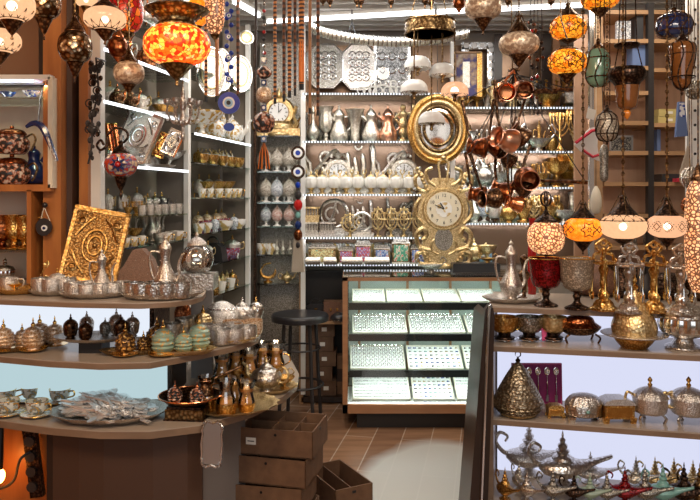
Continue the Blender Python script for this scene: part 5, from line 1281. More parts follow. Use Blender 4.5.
lrow('lidded_cup', [198, 207, 216, 225], 'f5', 20, 'pink and gold covered jar', 'at far back of fourth far left shelf', 'pink gold covered jars', {'silver': 'blush_gold'}, back=.18)
lrow('sugar_bowl', [199, 208, 250], 'f6', 22, 'white lidded bowl', 'on fifth far left shelf', 'white lidded bowls fifth', {'silver_plain': 'porcelain'}, back=.10)
lrow('lidded_cup', [199, 207, 215, 242], 'f7', 16, 'gilt covered cup', 'on lowest far left shelf', 'gilt covered cups lowest', {'silver': 'gold'}, back=.10)
rowz('teapot', [264, 288], CSH['c0'], 5.62, 26, 'small gold teapot', 'behind the corner clock', 'small gold teapots', mats={'silver': 'pale_gold', 'silver_plain': 'gold_plain'})
rowz('lattice_egg', [262, 273, 284, 292], CSH['c2'], 5.62, 24, 'pierced egg in shadow', 'in the back of middle corner shelf', 'pierced eggs in back')
rowz('lattice_egg', [262, 273, 284, 292], CSH['c1'], 5.62, 24, 'cream pierced egg', 'in the back of upper corner shelf', 'cream eggs in back')
rowz('bottle_vase', [307, 320, 333, 349, 363, 379, 396, 409], SH['b1'], 5.66, 32, 'pale bottle vase', 'at back of pitcher shelf', 'pale bottle vases in back', mats={'white_silver': 'pewter'})
rowz('finger_bowl', [311, 323, 335, 347, 359, 371, 384, 396, 409], SH['b4']+0, 5.66, 18, 'small gilt bowl', 'behind the decorated trinket boxes', 'small gilt bowls behind boxes')
# ------------------------------------------------------------------ things on the left counter
def tray_at(px, py, Z, wpx, key, label, mats=None, sy=1.0, extra=0):
    x, y, z = PZ(px, py, Z); s = wpx*y/F
    return place(key, label, (x, y, Z+extra), .2, (s, s*sy, .75), mats=mats, name='serving_tray'), (x, y, Z+extra+.008*.75, s)
def on(tr, dx, dy, key, label, hpx, rz=0, **k):      # stands on a tray: dx, dy as a fraction of the tray's width
    x, y, z, s = tr; Y = y+dy*s
    return place(key, label, (x+dx*s, Y, z), rz, hpx*Y/F/PROTO[key]['h'], **k)
# top shelf
_, T1 = tray_at(19, 293, TOPZ, 44, 'round_tray', 'orange gold tray at the far left of the top left shelf', {'silver': 'gold'})
on(T1, -.1, 0, 'footed_bowl', 'low gold bowl on the orange gold tray', 8, mats={'gold': 'gold_plain'})
place('spoon', 'gold spoon standing upright beside the orange gold tray', W(41, 277, 2.85), mats={'silver_plain': 'gold_plain'}, rot=(PI/2-.15, .35, 0)).scale = (.9, .9, .9)
on(T1, -.28, .1, 'silver_cup', 'silver glass cup at the far left of the orange tray', 14)
on(T1, .30, .1, 'footed_bowl', 'tiny gold bowl at the right of the orange tray', 7)
_, T2 = tray_at(54, 294, TOPZ, 46, 'scallop_tray', 'scalloped silver tray with a lidded sugar bowl, top left shelf')
for dx, dy, i in ((-.25, -.05, 0), (.02, -.15, 1), (.27, -.02, 2)): on(T2, dx, dy, 'silver_cup', 'engraved silver cup, %s in front of lidded sugar bowl' % ('left', 'middle', 'right')[i], 15, rz=i)
on(T2, .0, .16, 'sugar_bowl', 'small lidded silver sugar bowl behind three engraved cups', 24)
_, T3 = tray_at(95, 296.5, TOPZ, 66, 'scallop_tray', 'wide scalloped silver tray under the small ewer, top left shelf', sy=.8)
for i, (dx, dy) in enumerate(((-0.36, 0.05), (-0.24, -0.14), (-0.14, 0.1), (-0.05, -0.2), (0.15, -0.17), (0.3, -0.08), (0.38, 0.08))):
    on(T3, dx, dy, 'silver_cup', 'engraved silver cup around the small ewer, '+ORD[i], 13, rz=i*1.3, group='engraved cups around the small ewer')
on(T3, .06, .12, 'ewer', 'small silver ewer standing among engraved cups in front of gold book', 46, rz=.2)
ornate_book('ornate_book', 95, 247, 53, 76, 3.05, .05, 'gold_dark', 'gold_dark_relief', 'large gold ornate book case leaning on the top left shelf', 'book', (-.28, math.radians(11), math.radians(14)), 'gold_dark')
bk = bpy.context.scene.objects['ornate_book.002'] if 'ornate_book.002' in bpy.context.scene.objects else None
t = root('clutch_bag', 'brown woven triangular bag behind the cups, right of the gold book', 'bag', PZ(137, 286, TOPZ))
ob('bag', G().prism([(-.13, 0), (.10, 0), (.105, .03), (.07, .12), (.03, .165), (-.01, .16), (-.05, .09)], -.03, .03, 'hessian', 'XZ'), t)
g = G()
for i in range(5):
    for j in range(4): g.ball((-.06+.035*i+.01*j, -.031, .025+.03*j), .0028, 'silver_plain', 6)
ob('studs', g, t)
_, T4 = tray_at(163, 298, TOPZ, 78, 'scallop_tray', 'scalloped silver tray with tall ewer and glass pot, top left shelf', sy=.62)
for i, (dx, dy) in enumerate(((-0.36, -0.05), (-0.22, -0.16), (-0.1, 0.02), (-0.05, -0.2), (0.1, -0.18), (0.26, -0.12))):
    on(T4, dx, dy, 'silver_cup', 'engraved silver cup in front of the tall ewer, '+ORD[i], 15, rz=i*1.7, group='engraved cups in front of the tall ewer', mats={'silver_fine': 'silver'})
on(T4, .0, .12, 'ewer', 'tall silver ewer standing behind the row of engraved cups', 62, rz=.1)
t = root('glass_teapot', 'round glass jar with silver lid on a silver box', 'jar', (W(197, 275, 2.98)[0], 2.98, TOPZ+.068)); k = 2.98/F
ob('glass_bowl', g_l([(8*k, 0), (14*k, 4*k), (17*k, 13*k), (14*k, 22*k), (9*k, 27*k)], 'dome_glass', 26), t)
ob('lid', g_l([(10*k, 27*k), (10*k, 29*k), (5*k, 34*k), (1.5*k, 36*k), (2*k, 38*k), (0, 41*k)], 'silver_fine', 18), t)
single('silver_box', G().box((0, 0, .034), (.17, .12, .066), 'silver'), 'engraved silver box beneath the round glass jar', 'box', loc=(W(196, 275, 2.98)[0], 2.98, TOPZ))
# middle shelf
_, M1 = tray_at(16, 350, MIDZ, 70, 'round_tray', 'olive oval tray at the left end of middle left shelf', {'silver': 'brass_old'}, sy=.5)
bl = {'brown_gold': 'blush_gold'}
for i, (dx, dy, h) in enumerate(((-0.32, 0.05, 30), (-0.12, -0.12, 32), (0.03, 0.12, 24), (0.25, 0.2, 32), (0.28, -0.08, 33), (0.46, 0.22, 30))):
    on(M1, dx, dy, 'beehive_jar' if i != 2 else 'beehive_jar', 'blush gold beehive cup jar, %s on the middle left shelf' % ORD[i], h, mats=bl)
x, y, z = PZ(89, 354, MIDZ)
single('tray_riser', G().box((0, 0, .022), (.09, .10, .044), 'black'), 'black riser block under the small silver tray on middle shelf', 'stand', loc=(x, y+.06, MIDZ))
t3 = place('round_tray', 'silver tray raised on a black block on middle left shelf', (x, y+.06, MIDZ+.044), 0, (.32, .20, .6))
rt = (x, y+.06, MIDZ+.044+.005, .32)
for i, (dx, dy, h, m) in enumerate(((-.30, .0, 25, 'bronze'), (-.17, .19, 25, 'silver'), (-.05, -.17, 24, 'bronze'), (.08, .15, 19, 'pewter'), (.20, .22, 27, 'silver'), (.33, .0, 25, 'bronze'), (.43, .14, 25, 'silver'))):
    on(rt, dx, dy, 'lidded_cup', '%s covered coffee cup on the raised tray, %s' % ({'bronze': 'dark copper', 'silver': 'shiny silver', 'pewter': 'pewter grey'}[m], ORD[i]), h, mats={'silver': m, 'gold_plain': 'silver_plain' if m != 'bronze' else 'bronze'})
_, M2 = tray_at(132, 354, MIDZ, 62, 'round_tray', 'green gold oval tray under dark beehive jars on middle shelf', {'silver': 'brass_old'}, sy=.45)
for i, (dx, dy, h) in enumerate(((-.06, -.15, 32), (.18, .02, 22), (.35, .18, 34))):
    on(M2, dx, dy, 'beehive_jar', 'dark brown and gold beehive jar, %s on middle left shelf' % ('left', 'middle', 'right')[i], h)
_, M3 = tray_at(183, 354, MIDZ, 66, 'round_tray', 'gilt tray under mint green beehive jars on middle shelf', {'silver': 'pale_gold'}, sy=.5)
mt = {'brown_gold': 'mint_gold'}
for i, (dx, dy, h) in enumerate(((-.27, -.12, 36), (.02, -.05, 28), (.20, .18, 36))):
    on(M3, dx, dy, 'beehive_jar', 'mint green and gold beehive jar, %s on middle left shelf' % ('left', 'middle', 'right')[i], h, mats=mt)
_, M4 = tray_at(226, 342, MIDZ, 64, 'round_tray', 'gilt rimmed tray of silver cups on middle left shelf', {'silver': 'pale_gold'}, sy=.7)
for i, (dx, dy) in enumerate(((-0.36, 0.1), (-0.12, 0.0), (-0.02, -0.25), (0.08, 0.2), (0.16, -0.16), (0.33, 0.0))):
    on(M4, dx, dy, 'silver_cup', 'pale silver engraved cup on gilt rimmed tray, '+ORD[i], 15, rz=i, group='pale silver cups on gilt rimmed tray')
for i, (px, py) in enumerate(((172, 337), (184, 332), (196, 330))):
    stand('silver_cup', px, py, MIDZ, 14, 'silver cup behind the mint jars, '+ORD[i], rz=1, mats={'silver_fine': 'white_silver'})
_, M5 = tray_at(242, 335, MIDZ, 34, 'scallop_tray', 'silver tray with brown glasses at the curved end of middle shelf', {'silver': 'pale_gold'}, sy=.8)
for i, (dx, dy) in enumerate(((-.28, -.1), (.05, -.22), (.34, .0))):
    on(M5, dx, dy, 'silver_cup', 'amber and silver cup at curved end of middle shelf, '+ORD[i], 14, rz=i*2., mats={'silver_fine': 'blush_gold'})
t = root('filigree_bowl', 'silver filigree domed bowl behind cups on middle left shelf', 'bowl', PZ(222, 328, MIDZ))
k = PZ(222, 328, MIDZ)[1]/F
g = G()
ob('dome', g_l([(17*k, 0), (19*k, 5*k), (19*k, 12*k), (14*k, 20*k), (6*k, 26*k), (0, 27*k)], 'silver_fine', 24), t)
for i in range(16):
    a = i*PI/8
    for j in range(3): g.ring((math.cos(a)*(19-4*j)*k, math.sin(a)*(19-4*j)*k, (6+7*j)*k), 3*k, .8*k, 'silver_plain', 'Z' if j == 2 else 'Z', 10, 4)
ob('filigree', g, t)
stand('teapot', 242, 324, MIDZ, 27, 'shiny silver teapot behind cups at curved end of middle shelf', rz=2.6)
stand('dallah', 183, 320, MIDZ, 36, 'small copper coffee pot behind the silver cups', mats={'white_silver': 'copper'})
stand('soup_pot', 208, 326, MIDZ, 22, 'embossed pale copper pot beside silver filigree bowl', mats={'cappadocia': 'pewter', 'copper': 'pewter', 'copper_plain': 'silver'})
stand('lidded_cup', 256, 322, MIDZ, 26, 'silver covered bowl at the far end of the middle shelf')
stand('beehive_jar', 203, 334, MIDZ, 30, 'slim gold beehive jar behind the mint ones', mats={'brown_gold': 'pale_gold'})
# bottom shelf: teacups on saucers, tray of spoons, copper set, tea service
for i, (px, py, l) in enumerate(((5, 404, 'back row, left'), (32, 401, 'back row, middle'), (60, 403, 'back row, right'), (8, 415, 'front row, left'), (37, 416, 'front row, right'))):
    x, y, z = PZ(px, py, LOWZ); s = 1.0
    place('saucer', 'patterned saucer under the %s teacup' % l.replace(',', ''), (x, y, LOWZ), 0, .93)
    place('teacup', 'patterned white and blue teacup with gold rim, '+l, (x, y, LOWZ+.005), [.3, .1, -.2, -.5, -.3][i], 1.02)
x, y, z = PZ(110, 417, LOWZ); W5 = 116*y/F
place('round_tray', 'oval silver tray heaped with spoons on the bottom left shelf', (x, y, LOWZ), 0, (W5, W5*.66, 1.1), name='serving_tray')
random.seed(3)
for i in range(150):
    lay = i//38; a = random.uniform(-.5, .35)-.5; r = random.random()**.6*(1-.2*lay)
    th = random.uniform(0, 2*PI); sx_ = x+.36*W5*r*math.cos(th)*1.0; sy_ = y+.36*W5*.62*r*math.sin(th)
    place('spoon', mats={'silver_plain': 'spoon_silver'}, label='silver spoon in the heap on the oval tray', loc=(sx_, sy_, LOWZ+.024+.013*lay+random.uniform(0, .004)), s=(1.7, 1.35, 1.5), group='silver spoons heaped on oval tray',
          rot=(random.uniform(-.12, .12), random.uniform(-.4, .4), -PI/2+a+random.choice((0, PI))))
# copper coffee set on a woven block
x, y, z = PZ(186, 420, LOWZ)
single('woven_stand', G().box((0, 0, .022), (.15, .13, .042), 'brass_old').box((0, 0, .046), (.14, .12, .01), 'dark_bronze').box((0, 0, .003), (.16, .14, .006), 'dark_bronze'), 'square brown woven stand under the copper bowl', 'stand', loc=(x, y+.05, LOWZ), rz=-.1)
t = root('shallow_bowl', 'dark copper shallow bowl on the woven stand', 'bowl', (x+.005, y+.05, LOWZ+.0515))
ob('bowl', G().cup(prof([(.04, 0), (.06, .004), (.10, .018), (.125, .034)]), 36, 'bronze', th=.004), t); ob('rim', G().ring((0, 0, .034), .123, .003, 'copper_plain', n=40), t)
cz = LOWZ+.0515+.005
place('beehive_jar', 'dark copper lidded jar in the shallow bowl, left', (x-.05, y+.03, cz), 0, .62, mats={'brown_gold': 'cappadocia', 'gold_plain': 'copper_plain'})
place('beehive_jar', 'dark copper lidded jar in the shallow bowl, right', (x+.04, y+.015, cz), 0, .62, mats={'brown_gold': 'cappadocia', 'gold_plain': 'copper_plain'})
place('cezve', 'small dark copper pan with long handle behind the lidded jars', (x+.055, y+.10, cz+.012), .5, .8, mats={'copper': 'bronze'})
_, B1 = tray_at(232, 408, LOWZ, 92, 'scallop_tray', 'large gilt tray of tea glasses on the bottom left shelf', {'silver': 'pale_gold'}, sy=.85)
for i, (dx, dy) in enumerate(((-0.25, -0.12), (-0.02, -0.25), (0.02, 0.02), (0.18, -0.15))):
    on(B1, dx, dy, 'carafe' if i in (0, 1) else 'glass_tea', 'gilt based glass of tea on large gilt tray, '+ORD[i], 34 if i in (0, 1) else 30, rz=1.8+i)
on(B1, -.16, -.22, 'spoon', 'small upright red handled spoon', 3) if False else None
for i, (px, py) in enumerate(((222, 381), (236, 377), (250, 378), (263, 372), (276, 372))):
    stand('glass_tea', px, py, LOWZ, 30, 'gilt tea glass in the back row on bottom left shelf, '+ORD[i], rz=2+i, group='gilt tea glasses in back row')
_, B2 = tray_at(268, 390, LOWZ, 58, 'scallop_tray', 'scalloped gilt tray at the curved end of the bottom shelf', {'silver': 'pale_gold'}, sy=.9)
on(B2, -.02, -.1, 'teapot', 'pale silver teapot with gold knob on scalloped gilt tray', 33, rz=2.8, mats={'silver_plain': 'pale_gold'})
on(B2, .28, .02, 'footed_bowl', 'small gold footed bowl beside the pale teapot', 12)
on(B2, .12, .3, 'boat_dish', 'shell edged gilt dish behind the pale teapot', 16, mats={'silver': 'pale_gold'})
# silver edged dish hanging at the counter's corner
t = root('hanging_tray', 'narrow clear tray with silver scalloped edge hanging from the bottom shelf', 'tray', W(212, 444, 2.66)); k = 2.66/F
t.rotation_euler[1] = .04
ob('tray', G().prism([(-9*k, -20*k), (9*k, -20*k), (9*k, 21*k), (-9*k, 21*k)], -.003, .003, 'steel_brushed', 'XZ'), t)
g = G(); n = 44
pts = []
for i in range(n):
    a = 2*PI*i/n; c, s_ = math.cos(a), math.sin(a); e = .35
    q = 1+.05*math.cos(22*a)
    pts.append((10*k*q*math.copysign(abs(c)**e, c), -.004, 22*k*q*math.copysign(abs(s_)**e, s_)))
g.tube(pts, .005, 6, 'silver_plain', closed=True); ob('scalloped_rim', g, t)

# ------------------------------------------------------------------ cardboard trays on the floor
def carton(x, y, z, rz, w, d, h, label, dv):
    t = root('cardboard_tray', label, 'box', (x, y, z), rz); th = .006; g = G()
    for c, dd in (((0, 0, .003), (w, d, .006)), ((0, -d/2+th/2, h/2), (w, th, h)), ((0, d/2-th/2, h/2), (w, th, h)), ((-w/2+th/2, 0, h/2), (th, d, h)), ((w/2-th/2, 0, h/2), (th, d, h))): g.box(c, dd, 'cardboard')
    for s in (-1, 1): g.tube([(s*.0, -d/2-.0005, h*.8), (s*.0, -d/2+.003, h*.8)], .006, 8, 'black')
    g.box((w/2+.0005, .0, h*.8), (.001, .02, .012), 'black')
    ob('box_body', g, t)
    for a in dv[0]: ob('divider', G().box((w*a, 0, h*.46), (.004, d-.014, h*.84), 'cardboard'), t)
    for a in dv[1]: ob('divider', G().box((0, d*a, h*.46), (w-.014, .004, h*.84), 'cardboard'), t)
    return t
cH = .118
for i, (px, rzd, l) in enumerate(((.0, -12, 'top of the stack'), (-.035, -14, 'second from top of the stack'), (-.06, -11, 'third from top of the stack'), (-.05, -14, 'fourth from top of the stack'), (-.06, -12, 'bottom of the stack'))):
    t = carton(-.295+px, 3.14-.012*i, .60-cH*(i+1)+.0, math.radians(rzd), .335 if i == 0 else .36, .26, cH-.002, 'brown cardboard compartment tray, '+l, ((-.1, .2), (.1,)) if i % 2 == 0 else ((-.2, .12), (-.05,)))
    if i == 0:
        ob('paper_label', G().box((-.11, -.1305, .06), (.045, .002, .030), 'paper_white').box((-.11, -.1318, .06), (.03, .001, .004), 'black'), t)
        T0 = t
for i, (dx, dy) in enumerate(((-.13, .07), (-.09, .09), (-.05, .075), (.09, .06), (.12, .07), (.08, -.02), (.12, -.06))):
    p = Matrix.Rotation(math.radians(-12), 3, 'Z') @ Vector((dx, dy, 0))
    place('silver_cup' if i < 3 else 'finger_bowl', 'small silver item in the top cardboard tray, '+ORD[i], (-.295+p.x, 3.14+p.y, .60-cH+.0065), 0, .9 if i < 3 else .7, mats={'white_gold_pot': 'pewter'}, name='small_cup', group='small cups in the top cardboard tray')
for z0, l in ((.0, 'lower'), (.118, 'upper')):
    carton(-.06+.0, 3.45, z0, math.radians(-62), .34, .2, .116, 'narrow cardboard tray on the floor behind the stack, '+l, ((), (0,)))

# ------------------------------------------------------------------ bar stool
t = root('bar_stool', 'black round padded bar stool between the counter and the case', 'stool', ((301-350)*5.12/F, 5.02, 0))
sr = .205; sz = .765
ob('seat', g_l([(.0, sz-.055), (sr*.9, sz-.055), (sr, sz-.03), (sr*.98, sz-.008), (sr*.85, sz), (0, sz)], 'black_leather', 36), t)
for a in (-55, 35, 125, 215):
    c, s_ = math.cos(math.radians(a)), math.sin(math.radians(a))
    ob('leg', G().tube([(c*.13, s_*.13, sz-.05), (c*.15, s_*.15, .4), (c*.175, s_*.175, .0)], .013, 8, 'iron'), t)
ob('footrest', G().ring((0, 0, .26), .165, .009, 'iron', n=36), t)
ob('brace', G().ring((0, 0, .52), .145, .007, 'iron', n=36), t)

# ------------------------------------------------------------------ things on the right counter
def rs(key, px, py, Z, hpx, label, rz=0, **k): return stand(key, px, py, Z, hpx, label, rz, **k)
# top shelf
x, y, z = PZ(512, 302, Z1)
tt = place('scallop_tray', 'pierced silver plate under the tall ewer at right counter corner', (x, y+.02, Z1), 0, (.27, .24, .8))
place('ewer', 'tall engraved silver ewer on the pierced plate, right counter', (x, y+.02, Z1+.009), 0, .62*1.65/1.0*.85, mats={'silver': 'silver'})
def tulip(px, py, wpx, hpx, label, name, body, foot, lit=None):
    x, y, z = PZ(px, py, Z1); k = y/F; r = wpx*k/2; h = hpx*k
    t = root(name, label, 'candle holder' if lit else 'goblet', (x, y, Z1))
    ob('cup', G().cup(prof([(r*.3, h*.36), (r*.75, h*.42), (r*.95, h*.6), (r*.98, h*.8), (r*1.06, h)]), 28, body, th=.003), t)
    ob('foot', g_l([(r*.7, 0), (r*.72, h*.03), (r*.3, h*.10), (r*.18, h*.18), (r*.26, h*.25), (r*.2, h*.30), (r*.34, h*.37)], foot, 22), t)
    ob('gold_rim', G().ring((0, 0, h), r*1.05, .003, 'gold_plain', n=30), t)
    return t
tulip(546, 306, 32, 48, 'dark red glass goblet lamp base beneath the pierced globe', 'footed_goblet', 'red_glitter', 'dark_bronze', 1)
tulip(577, 309, 33, 51, 'grey crackle glass goblet with gold rim on right counter', 'footed_goblet', 'crackle_grey', 'dark_bronze')
t = root('red_bottle', 'slender bright red bottle behind the red goblet', 'bottle', PZ(532, 294, Z1)); k = PZ(532, 294, Z1)[1]/F
ob('bottle', g_l([(4*k, 0), (4.5*k, 20*k), (4*k, 50*k), (2.4*k, 62*k), (2.6*k, 70*k), (3.6*k, 76*k)], 'red_enamel', 16), t)
single('dark_candlestick', g_l([(.03, 0), (.03, .01), (.01, .02), (.014, .08), (.03, .12), (.012, .15), (.022, .20), (0, .22)], 'bronze', 16), 'dark red turned candlestick between the ewer and red goblet', 'candlestick', loc=PZ(524, 299, Z1))
g = G().lathe(prof([(.05, 0), (.10, .02), (.115, .06), (.09, .12), (.04, .16), (.0, .17)]), 24, 'leather_brown', sy=.6)
t = root('leather_bag', 'brown leather drawstring bag behind the spoon stands', 'bag', PZ(600, 296, Z1)); ob('bag', g, t)
ob('drawstring', G().ring((0, 0, .145), .05, .006, 'bronze', sx=1, sz=.6), t)
# spoon stands and their hanging spoons
for i, (px, py, m, l) in enumerate(((606, 311, 'gold', 'gold'), (632, 314, 'silver', 'silver and copper'), (657, 313, 'gold', 'gold'), (684, 316, 'silver', 'silver'))):
    x, y, z = PZ(px, py, Z1); y += .03
    s = 72*y/F/.28
    mm = {'gold': m}
    place('spoon_stand', l+' baroque spoon stand, '+ORD[i]+' on the right counter', (x, y, Z1), 0, s, mats=mm)
    for j in range(6):
        a = j*PI/3+.3
        place('spoon', l+' teaspoon hanging from the %s spoon stand' % ORD[i], (x+.056*s*math.cos(a), y+.056*s*math.sin(a), Z1+(.185-.065)*s), s=1.0*s, group='teaspoons hanging from %s spoon stand' % ORD[i], mats={'silver_plain': 'gold_plain' if m == 'gold' else 'silver_plain'}, rot=(-PI/2+0, 0, a+PI/2))
# dark wares behind the spoon stands
for i, (px, py, k_, m) in enumerate(((622, 297, 'dallah', 'dark_bronze'), (645, 298, 'dallah', 'iron'), (668, 299, 'soup_pot', 'dark_bronze'), (592, 295, 'soup_pot', 'bronze'), (694, 300, 'dallah', 'bronze'))):
    stand(k_, px, py, Z1, 46 if k_ == 'dallah' else 30, 'dark bronze pot behind the spoon stands, '+ORD[(1, 2, 3, 0, 4)[i]], rz=i, mats={'white_silver': m, 'cappadocia': m, 'copper': m, 'copper_plain': m, 'brass_old': m}, name='dark_pot', cat='pot')
# second shelf
for i, px in enumerate((507, 532, 556)):
    x, y, z = PZ(px, 343, Z2)
    place('saucer', 'silver saucer under the %s footed cup' % ORD[i], (x, y+.05, Z2), 0, .8, mats={'iznik_cup': 'silver_plain', 'gold_plain': 'silver_plain'})
    place('footed_cup', 'footed cup of %s glass and silver, %s on right counter' % (('gilt', 'pewter', 'bronze')[i], ORD[i]), (x, y+.05, Z2+.0125), .2, 22*y/F/.07, mats={'silver_plain': ('gold', 'pewter', 'pale_gold')[i]})
x, y, z = PZ(546, 343, Z2)
single('pink_butterfly', G().prism([(-.008, 0), (.008, 0), (.014, .05), (.004, .085), (-.012, .06)], -.004, .004, 'pink', 'XZ'), 'pink metal leaf ornament between the second and third footed cups', 'ornament', loc=(x, y+.035, Z2+.003))
rs('casserole', 587, 346, Z2, 35, 'dark copper oval covered dish on little legs, right counter').location[1] += .10
o = rs('teardrop_dish', 637, 349, Z2, 74, 'gold teardrop covered bowl with a silver plate, right counter')
def back(o, d): o.location[1] += d; return o
back(o, .03)
o = back(rs('fluted_dish', 687, 350, Z2, 68, 'silver fluted covered bowl on foot at right end of counter'), .03)
# third shelf
back(rs('cone_jar', 519, 416, Z3, 64, 'woven look conical jar with crescent finial, right counter'), .02)
t = root('spoon_set', 'purple velvet case with silver spoons behind the conical jar', 'case', PZ(537, 404, Z3)); k = PZ(537, 404, Z3)[1]/F
t.rotation_euler[0] = -.05
ob('case_panel', G().box((0, 0, 20*k), (50*k, .015, 41*k), 'purple_velvet'), t)
ob('trim', G().tube([(-24*k, -.009, 1*k), (24*k, -.009, 1*k), (24*k, -.009, 40*k), (-24*k, -.009, 40*k)], .0035, 5, 'pink', closed=True), t)
for i in range(5):
    c = root('spoon', 'silver spoon mounted in the purple case, '+ORD[i], 'spoon', t.location+Vector(((-18+9*i)*k, -.016, 22*k)), group='spoons in the purple case')
    bpy.data.objects.remove(c)
    place('spoon', 'silver spoon mounted in the purple case, '+ORD[i], t.location+Vector(((-18+9*i)*k, -.017-.0, 21*k)), s=1.0, group='spoons in the purple case', rot=(PI/2-.05, 0, 0))
rs('casket', 557, 419, Z3, 13, 'tiny gold footed box beside the conical jar', mats={'silver_fine': 'gold'}).location[1] += .03
back(rs('oval_box', 585, 421, Z3, 27, 'round silver ribbed box with teal jewel, right counter'), .02)
back(rs('casket', 618, 422, Z3, 24, 'gold rectangular footed box with silver lid, right counter'), .02)
back(rs('sugar_bowl', 653, 424, Z3, 46, 'silver two handled sugar bowl on legs, left of two'), .03)
back(rs('sugar_bowl', 692, 426, Z3, 48, 'silver two handled sugar bowl on legs, right of two'), .03)
for i, px in enumerate((603, 632, 672)):
    single('folded_paper', G().box((0, 0, .004), (.10, .08, .008), 'paper_white'), 'white paper sheet lying behind silver boxes, '+ORD[i], 'paper', 'white paper sheets', loc=(PZ(px, 404, Z3)[0], PZ(px, 405, Z3)[1]-.0, Z3), rz=.2*i)
# oil lamps
def lamp_oil(px, py, w, label, m, h=1, Z=Z4, dy=0, fin=None, rz=0):
    x, y, z = PZ(px, py, Z); s = w*y/F/.28
    return place('aladdin_lamp', label, (x, y+dy, Z), rz, (s, s, s*h), mats={'silver': m})
lamp_oil(538, 487, 90, 'large silver oil lamp with tall finial, left of two large ones', 'silver_fine', h=1.15, dy=.16, rz=-.05)
lamp_oil(566, 489, 90, 'large silver copper oil lamp with tall finial, right of two large ones', 'silver', h=1.15, dy=.05)
lamp_oil(598, 491, 60, 'medium silver oil lamp to the right of the two large ones', 'silver_fine', h=1.0, dy=.10, rz=-.1)
random.seed(11)
specs = [(505, 497, 34, 'gold', 'orange gold', 40), (519, 488, 30, 'white_silver', 'purple topped silver', 45), (527, 500, 34, 'silver', 'silver gold', 30), (553, 506, 36, 'pewter', 'pewter', 0), (574, 507, 32, 'dark_bronze', 'dark green gold', 0), (590, 505, 32, 'mint_enamel', 'mint', 0), (607, 508, 34, 'pewter', 'grey purple', 0),
         (625, 508, 40, 'red_glitter', 'dark red', 0), (645, 508, 42, 'pewter', 'grey pink', 0), (663, 509, 44, 'teal_enamel', 'green', 0), (684, 510, 46, 'dark_bronze', 'black', 0), (700, 508, 46, 'brass_old', 'brown red', 0),
         (636, 494, 38, 'white_silver', 'silver white', 0), (655, 492, 38, 'pale_gold', 'gold navy', 0), (674, 493, 38, 'pale_gold', 'gold green', 0), (693, 494, 36, 'pale_gold', 'gold with black plume', 0)]
for i, (px, py, w, m, l, r) in enumerate(specs):
    py = (499 if i not in (1,) else 489)+(px-505)*.035 if i < 12 else 488+(px-636)*.04
    lamp_oil(px, py, w*1.15, h=1.55 if i < 12 else 1.4, label= 'small %s oil lamp in the %s row, %s' % (l, 'front' if i < 12 else 'second', ORD[i if i < 12 else i-12]), m=m, rz=math.radians(-r-25))
